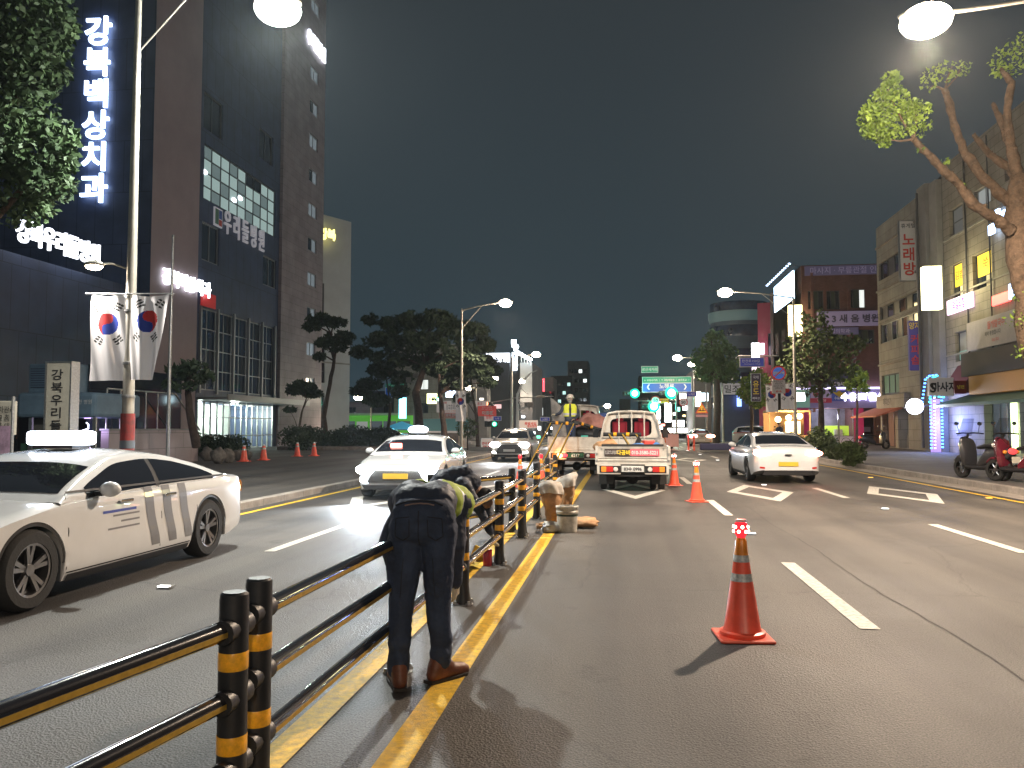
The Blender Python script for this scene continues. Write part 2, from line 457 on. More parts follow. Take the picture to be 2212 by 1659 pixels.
M_SIGNW = mat('sign white', (.72, .72, .72), .5, emit=(1, 1, 1), estr=.15)
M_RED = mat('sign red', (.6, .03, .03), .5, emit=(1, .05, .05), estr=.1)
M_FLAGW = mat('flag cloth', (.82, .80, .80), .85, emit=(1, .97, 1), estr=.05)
M_FLAGR = mat('flag red', (.55, .03, .03), .85)
M_FLAGB = mat('flag blue', (.02, .05, .35), .85)
M_FLAGK = mat('flag black', (.02, .02, .02), .85)
M_LEAF = mat('ginkgo leaf', (.20, .30, .04), .6, var=.5, vscale=2.6, var_col=(.07, .14, .02))
M_LEAFD = mat('dark foliage', (.045, .085, .028), .65, var=.5, vscale=1.6, var_col=(.02, .045, .018))
M_PINE = mat('pine needle', (.035, .060, .030), .7, var=.45, vscale=1.1, var_col=(.018, .035, .02))
M_SHRUB = mat('shrub leaf', (.085, .125, .04), .65, var=.5, vscale=2.5)
M_BARK = mat('ginkgo bark', (.105, .070, .045), .9, var=.5, vscale=7, bump=1.0, bscale=16, bdist=.04)
M_BARKD = mat('pine bark', (.065, .045, .038), .9, var=.4, vscale=6, bump=.8, bscale=14, bdist=.03)
M_ROCK = mat('garden rock', (.16, .14, .125), .85, var=.4, vscale=4, bump=.8, bscale=8, bdist=.05)
# ------------------------------------------------------------------ ground, road, kerbs, markings
def sheet(name, x0, x1, y0, y1, z, m):
    o = MB().quad((x0, y0, z), (x1, y0, z), (x1, y1, z), (x0, y1, z), m).build(name); tag(o, kind='structure'); return o
sheet('ground', -700, 700, -60, 1500, -.02, M_GROUND)
sheet('road', -6.9, 8.9, -30, 420, 0, M_ROAD)
sheet('cross_road', -160, -6.9, 88, 112, -.004, M_ROAD)
KX = -6.9
b = MB().bx(-60, KX - .2, -30, 84, -.1, .12, M_GROUND); tag(b.build('pavement_left'), kind='structure')
b = MB().bx(9.1, 60, -30, 84, -.1, .13, M_PAVE); tag(b.build('pavement_right'), kind='structure')
def kerb(name, x0, x1, y0, y1):
    mb = MB(); y = y0
    while y < y1:
        mb.bx(x0, x1, y + .006, y + .994, -.08, .135 if x0 < 0 else .15, M_KERB); y += 1
    tag(mb.build(name, bevel=.012), kind='structure')
kerb('kerb_left', KX - .2, KX, -2, 84)
kerb('kerb_right', 8.9, 9.1, 2, 84)
# gutter slabs beside the right kerb
mb = MB()
mb.bx(8.35, 8.9, -30, 84, -.05, .003, M_KERB); tag(mb.build('gutter'), kind='structure')
ZM = .006
mk = MB()
def stripe(x0, x1, y0, y1, m, z=ZM): mk.quad((x0, y0, z), (x1, y0, z), (x1, y1, z), (x0, y1, z), m)
for X in (-1.02, -1.575):
    stripe(X - .08, X + .08, -6, 86, M_YPAINT)
stripe(-6.62, -6.5, -6, 84, M_YPAINT)
stripe(7.95, 8.08, -6, 84, M_YPAINT)
for k in range(-1, 13):
    stripe(1.76, 1.91, 6.4 + 7.9*k, 9.4 + 7.9*k, M_WPAINT)
    stripe(4.73, 4.88, 10.5 + 7.7*k, 13.4 + 7.7*k, M_WPAINT)
    stripe(-4.31, -4.17, 9.4 + 8*k, 12.2 + 8*k, M_WPAINT)
def diamond(cx, cy, w=.76, l=2.45, t=.2):
    o = [(cx - w, cy), (cx, cy - l), (cx + w, cy), (cx, cy + l)]
    k = 1 - t / w * 1.25
    i = [(cx - w*k, cy), (cx, cy - l*k), (cx + w*k, cy), (cx, cy + l*k)]
    for a in range(4):
        c = (a + 1) % 4
        mk.quad((*o[a], ZM), (*o[c], ZM), (*i[c], ZM), (*i[a], ZM), M_WPAINT)
for c in ((.31, 19.8), (3.23, 19.6), (6.35, 19.5), (-2.9, 20.0), (-5.0, 16.9), (.33, 39), (3.27, 39), (6.35, 39)): diamond(*c)
# crossing far ahead
for k in range(16):
    stripe(-6.3 + k * .95, -5.85 + k * .95, 80, 84.5, M_WPAINT, ZM + .001)
stripe(1.9, 7.9, 76.5, 77, M_WPAINT, ZM + .001)
o = mk.build('lane_markings'); tag(o, kind='structure')
# joint / sealed crack that runs beside the lane line
mb = MB(); random.seed(3)
pts = [(2.35 + .03*math.sin(y*1.3) + random.uniform(-.012, .012), y) for y in [1.5 + .25*i for i in range(60)]]
for (xa, ya), (xb, yb) in zip(pts, pts[1:]):
    mb.quad((xa, ya, .004), (xa + .012, ya, .004), (xb + .012, yb, .004), (xb, yb, .004), mat('sealed joint', (.045, .042, .04), .8))
tag(mb.build('road_crack'), kind='structure')
# road studs
M_STUD = emat('stud white', (1, 1, .97), 3.2)  # studs only reflect; their glow stands for light thrown back
M_STUDA = emat('stud amber', (1, .55, .1), 2.4)
stud0 = None
studs = [(1623, 1155, 0, 'beside the nearest traffic cone'), (1911, 1101, 0, 'alone in the right lane below the hollow diamond'),
         (358, 1271, 0, 'on the road between the near taxi and the railing'), (1650, 1049, 0, 'under the tail of the white sedan'),
         (1550, 995, 0, 'left of the white sedan, nearest of the row'), (1512, 982.6, 0, 'left of the white sedan, middle of the row'),
         (1485, 973.6, 0, 'left of the white sedan, farthest of the row'),
         (1880, 1033, 1, 'on the yellow edge line beside the planted island'), (2135, 1078, 1, 'on the yellow edge line below the parked scooter'),
         (1537, 968, 1, 'far ahead before the street tree')]
for px, py, am, where in studs:
    p = G(px, py)
    mb = MB().box((0, 0, .011), (.13, .10, .014), M_STEEL).box((0, -.03, .02), (.105, .055, .012), M_STUDA if am else M_STUD)
    o = mb.build('road_stud', loc=(p.x, p.y, ZM)); s = 1 + max(0, (p.y - 12)) * .012
    o.scale = (s, s, 1)
    tag(o, ('amber' if am else 'white') + ' reflective road stud ' + where, 'road stud', 'reflective road studs')

# ------------------------------------------------------------------ the median railing
def post(parent, x, y, base=True):
    mb = MB()
    mb.lathe([(.001, .925), (.040, .925), (.049, .917), (.0505, .90), (.0505, .16), (.056, .09), (.066, .035), (.068, .0)][::-1], M_POST, n=28)
    for z in (.80, .56, .32):
        mb.cyl((0, -.066, z), (0, .066, z), .030, .030, M_POST, 14)
        mb.cyl((0, -.085, z), (0, .085, z), .042, .042, M_POST, 14)
    p = mb.build('post', parent, smooth=40, loc=(x, y, 0))
    for z in (.69, .405):
        MB().lathe([(.0512, z - .031), (.0522, z - .029), (.0522, z + .029), (.0512, z + .031)], M_BAND, n=28, caps=False).build('reflective_band', p, smooth=60)
    if base:
        f = MB()
        for a in (45, 135, 225, 315):
            c, s_ = cos(radians(a)), sin(radians(a))
            f.cyl((c*.085, s_*.085, 0), (c*.085, s_*.085, .035), .017, .013, M_STEEL, 8)
            f.box((c*.065, s_*.075, .008), (.06, .035, .014), M_STEEL, rz=radians(a))
        f.lathe([(.060, .001), (.088, .001), (.088, .006), (.060, .006)], M_STEEL, n=20, caps=False)
        f.build('anchor', p, smooth=40)
    return p
def rail(parent, a, b, z, two=True):
    a = Vector((*a, z)); b_ = Vector((*b, z)); d = (b_ - a).normalized(); L = (b_ - a).length
    a = a + d * .05; b_ = b_ - d * .05
    mb = MB().cyl(a, b_, .034, .034, M_RAIL, 20)
    r = mb.build('rail', parent, smooth=50)
    g = MB(); side = Vector((d.y, -d.x, 0))
    for s_ in ((1, -1) if two else (1,)):
        q = [a + side * (.0335 * s_) + Vector((0, 0, h)) for h in (-.013, .004)]
        w = [b_ + side * (.0335 * s_) + Vector((0, 0, h)) for h in (-.013, .004)]
        o_ = side * (.0025 * s_)
        g.prism([q[0], w[0], w[1], q[1]], o_, M_GOLD)
    g.build('gold_strip', r)
    return r
def railing(pts, label, ext=None, nposts=None):
    root = empty('median_railing', (pts[0][0], pts[0][1], 0), label=label, cat='railing', group='black and gold median railings')
    P = [(x - pts[0][0], y - pts[0][1]) for x, y in pts]
    for i, (x, y) in enumerate(P):
        if nposts is None or i in nposts: post(root, x, y)
    for a, b_ in zip(P, P[1:]):
        for z in (.80, .56, .32): rail(root, a, b_, z)
    return root
_e = G(0, 1545, .8)
railing([(-1.353, 2.72), (-1.353 + (_e.x + 1.353)*2.2, 2.72 + (_e.y - 2.72)*2.2)], 'nearest railing section, leaving by the left edge, its end post the front one of two', nposts=[0])
railing([(-1.383, 2.98), (-1.37, 4.92), (-1.344, 6.86), (-1.335, 8.88), (-1.35, 11.02)], 'long railing section from the rear of the two nearest posts on past the bent person')
railing([(-1.37, 11.32), (-1.39, 13.35)], 'short railing section past the second bent person, paper sacks beside its far post')
railing([(-1.40, 13.62), (-1.41, 15.6), (-1.42, 17.6)], 'farthest railing section, running up to the left truck')
railing([(-1.56, 11.6), (-2.35, 9.9)], 'loose railing section turned across the oncoming lane beside the second worker', nposts=[0, 1])

# ------------------------------------------------------------------ traffic cones
def cone(label, loc, lamp_on=True, rz=0.0, grp='orange traffic cones along the closed lane', top=True, s=1.0):
    root = empty('traffic_cone', loc, rz, label, 'traffic cone', grp)
    mb = MB().box((0, 0, .012), (.38, .38, .022), M_CONE)
    mb.build('base', root, bevel=.01)
    c = MB().lathe([(.158, .022), (.162, .03), (.160, .05), (.135, .058), (.128, .075), (.075, .42), (.0735, .42), (.064, .49), (.057, .545), (.0555, .545), (.049, .575)], M_CONE, n=40, caps=False)
    c.build('cone_body', root, smooth=35)
    MB().lathe([(.0785, .405), (.0795, .405), (.0705, .46), (.0695, .46)], M_REFL, n=40, caps=False).build('reflective_band', root, smooth=35)
    MB().lathe([(.059, .541), (.060, .541), (.053, .59), (.052, .59)], M_REFL, n=40, caps=False).build('reflective_band', root, smooth=35)
    if top:
        MB().lathe([(.0505, .588), (.046, .62), (.040, .685), (.034, .70), (.030, .71)], M_CONETOP, n=32, caps=False).build('sleeve', root, smooth=35)
        l = MB().lathe([(.028, .708), (.034, .722), (.047, .745), (.053, .775), (.047, .806), (.037, .822), (.03, .83)], M_REDLAMP, n=28)
        l.lathe([(.039, .826), (.041, .832), (.036, .842), (.001, .845)], M_REFL, n=28)
        ll = l.build('warning_lamp', root, smooth=40)
        if lamp_on:
            d = MB()
            for k in range(12):
                a = 2*pi*k/12
                z = .79 if k % 2 else .758
                d.ball((cos(a)*.050, sin(a)*.050, z), .0115, M_LED, 8)
            d.build('led', ll)
            lamp('POINT', 'warning_light', ll, (0, 0, .9), 1.5, (1, .1, .08), .04)
    root.scale = (s, s, s)
    return root
g = G(1604, 1377); cone('nearest orange cone, alone in the foreground lane, lit red lamp on its top', (g.x, g.y, .0), rz=.08)
g = G(1505, 1084); cone('second orange cone, between the white truck and the lane dashes, nearer of the pair', (g.x, g.y, .0), rz=.3)
g = G(1456.5, 1049); cone('third orange cone, right beside the tail of the white truck', (g.x, g.y, .0), rz=.2)
GL = 'orange cones before the hospital'
for (px, py, l) in ((527, 997, 'orange cone at the hospital door, leftmost of four'), (569.5, 994, 'orange cone right of the hospital glass doors'),
                    (642, 986, 'orange cone before the dark shrubs, left one of the pair'), (678.5, 985, 'orange cone before the dark shrubs, rightmost of four')):
    g = G(px, py, .12); cone(l, (g.x, g.y, .12), lamp_on=False, grp=GL, top=False, s=1.15)
GM = 'orange cones behind the railing in the oncoming lane'
for (x, y, l) in ((-2.55, 20.5, 'orange cone with amber sleeve before the silver car headlights, left of two'), (-2.05, 20.9, 'orange cone before the silver car headlights, right of two')):
    cone(l, (x, y, 0), lamp_on=False, grp=GM)
# ------------------------------------------------------------------ cars (local x forward, y left, z up)
def wheel(parent, x, y, r=.335, w=.22, spokes=5, name='wheel'):
    s = 1 if y > 0 else -1
    t = MB().lathe([(r*.66, -w/2), (r*.9, -w/2), (r*.985, -w*.36), (r, -w*.2), (r, w*.2), (r*.985, w*.36), (r*.9, w/2), (r*.66, w/2), (r*.66, -w/2)], M_RUBBER, axis='Y', n=28, caps=False)
    o = t.build('wheel', parent, smooth=40, loc=(x, y, r))
    m = MB().lathe([(r*.68, w*.40*s), (r*.66, w*.46*s), (r*.60, w*.44*s), (r*.59, -.02*s)], M_RIM, axis='Y', n=28, caps=False)
    m.lathe([(.001, -.03*s), (r*.62, -.03*s)], M_BLACK, axis='Y', n=20, caps=False)
    m.lathe([(.001, w*.40*s), (r*.14, w*.39*s), (r*.17, w*.2*s)], M_RIM, axis='Y', n=14, caps=False)
    for k in range(spokes):
        a = 2*pi*k/spokes + .3
        for da in (-.17, .17):
            d0 = Vector((cos(a+da*.5), 0, sin(a+da*.5))) * r*.12; d1 = Vector((cos(a+da), 0, sin(a+da))) * r*.62
            y0 = w*.34*s; dn = Vector((-sin(a), 0, cos(a))) * .016
            m.prism([(d0 - dn) + Vector((0, y0, 0)), (d1 - dn*1.2) + Vector((0, y0+.015*s, 0)), (d1 + dn*1.2) + Vector((0, y0+.015*s, 0)), (d0 + dn) + Vector((0, y0, 0))], (0, -.03*s, 0), M_RIM)
    m.build('rim', o, smooth=40)
    return o

M_GRILLE = brickmat('car grille', (.02, .02, .022), (.016, .016, .018), (.16, .16, .165), 26.0, .3, .9, .5, .05, .3)
class Car:
    def __init__(c, L=4.86, H=1.46, W=1.86, kind='sedan', rw=.335):
        c.L, c.W, c.rw = L, W, rw
        h = L / 2; kz = H / 1.46
        hw = W / 2
        if kind == 'sedan':
            c.zb = scurve([(-h, .60), (-h+.03, .80), (-h+.09, .98*kz), (-h+.25, 1.045*kz), (-h+.62, 1.06*kz), (0, 1.03*kz), (h-1.43, .99*kz), (h-.8, .90*kz), (h-.35, .79*kz), (h-.12, .68), (h-.02, .52), (h, .42)])
            c.roof = scurve([(-h+.50, 1.03*kz), (-h+.78, 1.13*kz), (-h+1.3, 1.325*kz), (-h+1.75, 1.425*kz), (-.30, 1.46*kz), (.15, 1.435*kz), (.55, 1.31*kz), (.95, 1.12*kz), (h-1.28, .975*kz)])
            c.xr0, c.xr1 = -h+.50, h-1.28
            c.ws = (.50, .93); c.bk = (-h+.72, -h+1.42); c.sd = (-h+.95, .80); c.bp = -.35
        else:
            c.zb = scurve([(-h, .62), (-h+.03, .85), (-h+.08, 1.0*kz), (0, 1.03*kz), (h-1.3, 1.0*kz), (h-.8, .95*kz), (h-.35, .88*kz), (h-.1, .74), (h, .45)])
            c.roof = scurve([(-h+.06, 1.0*kz), (-h+.22, 1.25*kz), (-h+.5, 1.40*kz), (-.3, 1.46*kz), (.2, 1.43*kz), (.6, 1.30*kz), (h-1.2, .98*kz)])
            c.xr0, c.xr1 = -h+.06, h-1.2
            c.ws = (.52, .98); c.bk = (-h+.12, -h+.45); c.sd = (-h+.5, .85); c.bp = -.35
        c.w = scurve([(-h, hw*.70), (-h+.05, hw*.83), (-h+.3, hw*.95), (-h+.9, hw*.995), (0, hw), (h-.9, hw*.985), (h-.4, hw*.93), (h-.14, hw*.80), (h-.03, hw*.66), (h, hw*.55)])
        c.pf = scurve([(.16, .93), (.24, .97), (.42, 1.0), (.62, .992), (.78, .985), (.86, .965), (.96, .925), (1.1, .88)])
        c.zl = curve([(-h, .36), (-h+.5, .22), (-h+.8, .17), (h-.8, .17), (h-.4, .19), (h, .26)])
        c.xw = (-h + 1.08, h - .95)
        c.h = h
    def belt(c, x): return min(c.zb(x) - .035, .955)
    def low(c, root, paint):
        h = c.h; xs = []
        x = -h
        while x < h - 1e-6:
            near = min(abs(x - w) for w in c.xw) < c.rw + .1 or x > h - .45 or x < -h + .35
            xs.append(x); x += .022 if near else .07
        xs.append(h)
        mb = MB(); ring = []; AR = c.rw + .055
        fr = [0, .1, .22, .36, .5, .62, .74, .86, .94, 1.0]
        vs = []
        for x in xs:
            zl = c.zl(x); za = zl
            for w in c.xw:
                d = AR*AR - (x - w)**2
                if d > 0: za = max(zl, c.rw + sqrt(d))
            zt = max(c.belt(x), za + .02); zt = min(zt, c.zb(x) - .012) if c.zb(x) - .012 > za else zt
            w_ = c.w(x)
            half = [(0, zl), (w_ - .30, zl), (w_ - .30, za)]
            for f in fr:
                z = lerp(za, zt, f)
                if f == 0: half.append((w_*c.pf(z) - .025, z))
                half.append((w_*c.pf(z), z))
            zc = c.zb(x)
            yb = half[-1][0]
            half += [(yb*.94, lerp(zt, zc, .55)), (yb*.82, lerp(zt, zc, .82)), (yb*.45, zc + .006), (0, zc + .012)]
            vs.append(half)
        n = len(vs[0]); V = []
        for x, half in zip(xs, vs):
            V += [(x, y, z) for y, z in half] + [(x, -y, z) for y, z in half[-2:0:-1]]
        m = 2*n - 2; fs = []
        for i in range(len(xs) - 1):
            for k in range(m):
                a = i*m + k; b2 = i*m + (k+1) % m
                fs.append((a, a + m, b2 + m, b2))
        fs += [tuple(range(m)), tuple((len(xs)-1)*m + k for k in range(m))[::-1]]
        mb.add(V, fs, paint)
        return mb.build('body', root, smooth=38, fix=True)
    def cabsec(c, x):
        zr = c.roof(x); b0 = c.belt(x); wb = c.w(x) * c.pf(b0) * .985
        hgt = max(.0, zr - b0)
        ws = wb - hgt * .50
        return zr, b0, wb, ws
    def side(c, x, t, off=.0):
        zr, b0, wb, ws = c.cabsec(x); zs = zr - .055 * min(1, max(0, (zr - b0)/.3))
        z = lerp(b0, zs, t); y = lerp(wb, ws, t) + .022*sin(pi*t)
        return y + off, z
    def top(c, x, u, off=0.0):
        zr, b0, wb, ws = c.cabsec(x)
        k = min(1, max(0, (zr - b0)/.3))
        y = ws * u
        return y, zr - .055*k*abs(u)**3 + off
    def cabin(c, root, paint):
        n = 60; xs = [lerp(c.xr0, c.xr1, i/n) for i in range(n+1)]
        V = []; m = None
        for x in xs:
            half = [(c.side(x, t)) for t in (0, .25, .5, .75, .92, 1)]
            half += [c.top(x, u) for u in (.93, .8, .6, .3, 0)]
            full = [(x, y, z) for y, z in half] + [(x, -y, z) for y, z in half[-2::-1]]
            m = len(full); V += full
        fs = []
        for i in range(n):
            for k in range(m - 1):
                a = i*m + k; fs.append((a, a+m, a+m+1, a+1))
        return MB().add(V, fs, paint).build('roof', root, smooth=50, fix=True)
    def patch_side(c, root, name, xa, xb, ta, tb, m, s, n=14, off=.006, zmin=.055):
        mb = MB(); V = []
        for i in range(n+1):
            x = lerp(xa, xb, i/n); zr, b0, wb, ws = c.cabsec(x)
            hh = zr - .055 - b0
            t1 = tb if hh > .02 else ta
            t1 = min(tb, max(ta, (hh - zmin) / max(hh, .01)))
            for t in (lerp(ta, t1, k/4) for k in range(5)):
                y, z = c.side(x, t, off); V.append((x, s*y, z))
        fs = []
        for i in range(n):
            for k in range(4):
                a = i*5+k; fs.append((a, a+5, a+6, a+1) if s < 0 else (a, a+1, a+6, a+5))
        return mb.add(V, fs, m).build(name, root, smooth=60)
    def patch_top(c, root, name, xa, xb, u1, m, n=12, off=.005):
        def fn(i, j):
            x = lerp(xa, xb, i); u = lerp(-u1, u1, j)
            y, z = c.top(x, u)
            dz = (c.roof(x+.02) - c.roof(x-.02)) / .04
            nn = Vector((-dz, 0, 1)).normalized()
            return (x + nn.x*off, y, z + nn.z*off)
        return MB().grid(fn, n, 10, m).build(name, root, smooth=60)
    def bx(c, y, z, end):              # x of the body surface at the front (end=1) or rear (end=-1)
        lo, hi = 0.0, c.h
        for _ in range(26):
            mid = (lo + hi) / 2
            if c.w(end*mid) * c.pf(z) >= abs(y) and c.zb(end*mid) - .02 >= z: lo = mid
            else: hi = mid
        return end * lo
    def patch_end(c, root, name, pts, m, end, off=.008, n=8, mats=None, thick=0):
        """pts: four (y,z) corners: a,b bottom; d,c top"""
        a, b_, c2, d = pts
        def fn(i, j):
            y = lerp(lerp(a[0], b_[0], i), lerp(d[0], c2[0], i), j); z = lerp(lerp(a[1], b_[1], i), lerp(d[1], c2[1], i), j)
            x = c.bx(y, z, end)
            ang = atan2(abs(y) - c.W*.22, .9) * (1 if y > 0 else -1)
            return (x + end*off, y + (off*.8 if abs(y) > c.W*.36 else 0)*(1 if y > 0 else -1), z + (off*.3 if z > .7 else 0))
        return MB().grid(fn, n, max(3, n//2), m).build(name, root, smooth=60)
    def strip_side(c, mb, x0, x1, z0, z1, m, s, off=.004, n=10):
        def fn(i, j):
            x = lerp(x0, x1, i) if not callable(x0) else 0; z = lerp(z0(x) if callable(z0) else z0, z1(x) if callable(z1) else z1, j)
            return (x, s*(c.w(x)*c.pf(z) + off), z)
        mb.grid(fn, n, 2, m)

def make_car(name, label, cat, loc, yaw, paint, kind='sedan', H=1.46, L=4.86, W=1.86, lights='front', taxi=None, detail=1, group=None, plate=None, head=None, tail=None, beams=0, stripes=False, brake=False, nowheel=False):
    c = Car(L, H, W, kind)
    root = empty(name, loc, yaw, label, cat, group)
    c.low(root, paint); c.cabin(root, paint)
    h = c.h
    c.patch_top(root, 'windscreen', c.ws[0], c.ws[1] + .12, .93, M_GLASS)
    c.patch_top(root, 'rear_window', c.bk[0], c.bk[1], .90, M_GLASS)
    for s in (1, -1):
        c.patch_side(root, 'side_window', c.bp + .035, c.sd[1], .07, .90, M_GLASS, s)
        c.patch_side(root, 'side_window', c.sd[0], c.bp - .035, .07, .90, M_GLASS, s)
        MBp = MB(); 
        c.patch_side(root, 'door_pillar', c.bp - .04, c.bp + .04, .05, .93, M_BLACK, s, n=2, off=.004)
        # mirror
        y, z = c.side(.62, .12)
        mm = MB().ball((.66, s*(y + .14), z + .05), .105, paint, 12, (.62, 1.0, .68)).box((.66, s*(y+.02), z + .01), (.06, .12, .04), M_BLACK)
        mm.build('mirror', root, smooth=60)
        if detail:
            g = MB()
            zt = lambda x: c.belt(x) - .01
            for xx in (c.bp, c.xw[1] - .42, c.xw[0] + .30):
                c.strip_side(g, xx, xx + .010, .27, .93, M_GAP, s, n=1)
            c.strip_side(g, c.xw[0] + .42, c.xw[1] - .42, .235, .247, M_GAP, s)
            c.strip_side(g, c.sd[0] - .25, c.xw[1] - .42, .925, .945, M_BLACK, s, off=.006)
            g.build('door_seam', root)
            hd = MB()
            for xx in (c.bp - .14, c.xw[1] - 1.22 + .0):
                z = .80; y = c.w(xx)*c.pf(z)
                hd.box((xx, s*(y + .022), z), (.20, .022, .028), M_CHROME if paint != M_DARKCAR else M_BLACK)
            hd.build('door_handle', root, bevel=.006)
            sk = MB(); c.strip_side(sk, c.xw[0] + c.rw + .1, c.xw[1] - c.rw - .1, .16, .225, M_BLACK, s, off=.008); sk.build('side_skirt', root)
            for w_ in c.xw:
                ar = MB()
                R0 = c.rw + .052
                for k in range(24):
                    a0 = pi*k/24; a1 = pi*(k+1)/24
                    q = []
                    for a, rr in ((a0, R0), (a1, R0), (a1, R0 - .03), (a0, R0 - .03)):
                        x = w_ + rr*cos(a); z = c.rw + rr*sin(a)
                        q.append((x, s*(c.w(x)*c.pf(z) - .006), z))
                    ar.quad(*q, M_BLACK)
                ar.build('arch_lip', root)
    for x in c.xw:
        for s in (1, -1): wheel(root, x, s*(c.W/2 - .125), c.rw)
    # dark floor so the arches read
    MB().bx(-h+.4, h-.4, -c.W/2+.28, c.W/2-.28, .2, .5, M_TRUCKD).build('underbody', root)
    k = H / 1.46
    # front
    zr = .80*k if kind != 'sedan' else .70
    c.patch_end(root, 'grille', [(-.60, .37), (.60, .37), (.47, zr-.075), (-.47, zr-.075)], M_GRILLE, 1, .028, n=24)
    c.patch_end(root, 'front_bumper_intake', [(-.66, .235), (.66, .235), (.72, .32), (-.72, .32)], M_BLACK, 1, .022, n=24)
    for s in (1, -1):
        hm = head or (M_REVERSE)
        c.patch_end(root, 'headlight', [(s*.50, zr-.12), (s*.80, zr-.09), (s*.84, zr+.0), (s*.52, zr-.015)], hm, 1, .02, n=12)
        if lights == 'front' and head:
            MB().ball((c.bx(s*.66, zr-.08, 1) + .01, s*.66, zr-.065), .10 + loc[1]*.0018, head, 14, (.6, 1.5, .8)).build('headlight_glare', root, smooth=60)  # glowing ball stands for headlamp glare, so it grows with distance
        if lights == 'front':
            c.patch_end(root, 'running_light', [(s*.60, .36), (s*.80, .38), (s*.80, .46), (s*.64, .45)], head or M_DRL, 1, .012, n=4)
    pl = plate or M_PLATEW
    pf = MB().bx(h - .005, h + .045, -.26, .26, .45, .56, pl); pf.build('front_plate', root)
    # rear
    zt = .86*k
    tm = tail or M_TAILOFF
    for s in (1, -1):
        c.patch_end(root, 'tail_light', [(s*.46, zt-.05), (s*.80, zt-.08), (s*.845, zt+.07), (s*.50, zt+.035)], tm, -1, .018, n=12)
        if tail is M_TAILHOT: MB().ball((c.bx(s*.68, zt-.01, -1) - .0, s*.70, zt-.005), .07 + loc[1]*.0016, M_TAILHOT, 14, (.5, 2.0, .75)).build('tail_glare', root, smooth=60)  # glowing ball stands for tail lamp glare, wider on farther cars
        c.patch_end(root, 'reflector', [(s*.62, .40), (s*.74, .41), (s*.74, .46), (s*.62, .45)], M_TAILOFF, -1, .01, n=3)
    c.patch_end(root, 'rear_bumper_trim', [(-.68, .235), (.68, .235), (.62, .34), (-.62, .34)], M_BLACK, -1, .02, n=24)
    px = c.bx(.2, .55, -1)
    MB().bx(px - .022, px + .03, -.26, .26, .47, .59, pl).build('rear_plate', root, bevel=.004)
    MB().bx(px - .012 - .02, px + .03, -.09, .09, .80*k, .83*k, M_CHROME).build('badge', root)
    if taxi:
        z = c.roof(-.1) + .01
        t = MB().bx(-.16, .12, -.22, .22, z, z + .03, M_BLACK); t.build('roof_sign_foot', root)
        if taxi == 'box': q = MB().bx(-.13, .10, -.32, .32, z + .035, z + .175, M_TAXISIGN).build('roof_sign', root, bevel=.03)
        else: q = MB().ball((-.02, 0, z + .10), .13, M_TAXISIGN, 14, (.75, 1.9, .78)).build('roof_sign', root, smooth=60)
    if beams:
        for s in (1, -1):
            # tilted a little below level, as dipped headlights are
            lamp('SPOT', 'headlight_beam', root, (h + .10, s*.66, zr - .05), beams, (.80, .90, 1.0), .06, (0, -pi/2 + radians(3.2), 0), radians(74), .55)
    return root, c

YF = -pi/2      # nose towards the camera
YR = pi/2       # nose away from it
# nearest taxi, passing on the left
near, cn = make_car('taxi', 'large white taxi cut by the left edge, lit roof sign, grey stripes on its door', 'taxi', (-5.70, 7.6, 0), YF + .0, M_WHITE, L=4.9, H=1.29, taxi='box', tail=M_AMBOFF, head=M_HEADW, plate=M_PLATEY, group='taxis')
M_STRIPE = mat('grey door stripe', (.17, .17, .18), .4, coat=.6)
g = MB()
for x0 in (-.98, -.66, -.34):         # slanted dark stripes on the rear door of the side facing us
    def fn(i, j, x0=x0):
        z = lerp(.30, .90, j); x = x0 + lerp(0, .15, i) + .14*sin((z-.3)*3.0)
        return (x, cn.w(x)*cn.pf(z) + .003, z)
    g.grid(fn, 3, 12, M_STRIPE)
g.build('door_stripe', near)
g = MB(); 
for zz, xl in ((.66, .42), (.60, .30), (.54, .50)):
    cn.strip_side(g, -.05 + .1, -.05 + .1 + xl, zz, zz + .018, M_STRIPE, 1, off=.003)
cn.strip_side(g, .10, .62, .70, .725, M_TXTB, 1, off=.003)
g.build('door_lettering', near)
# second taxi
t2, c2_ = make_car('taxi', 'white taxi facing us with glaring headlights behind the bent worker, oval roof light on', 'taxi', (-4.78, 18.75, 0), YF + .06, M_WHITE, H=1.36, taxi='oval', head=M_HEAD, plate=M_PLATEY, beams=700, group='taxis')
for t_, c_, uu, xx, sz in ((t2, c2_, -.42, .88, .8), (near, cn, -.55, .92, 1.0)):
    y, z = c_.top(xx, uu); MB().box((xx + .02, y, z + .03), (.05, .34*sz, .13*sz), emat('vacancy sign red', (1, .22, .16), 7)).build('vacancy_sign', t_, bevel=.02)
make_car('car', 'silver car facing us with headlights on, farther along the oncoming lane than the taxi', 'car', (-4.95, 38.2, 0), YF, M_SILVER, kind='suv', H=1.50, L=4.7, head=M_HEADW, beams=400, group="oncoming cars")
make_car('car', 'small oncoming car with glaring headlights, far off behind the left truck', 'car', (-4.6, 66, 0), YF, M_WHITE, head=M_HEADW, beams=600, group='oncoming cars', detail=0)
make_car('taxi', 'white taxi driving away on the right, hot tail lamps and a yellow plate', 'taxi', (4.42, 25.1, 0), YR + .03, M_WHITE, H=1.40, taxi=None, lights='rear', tail=M_TAILHOT, plate=M_PLATEY, group='taxis')
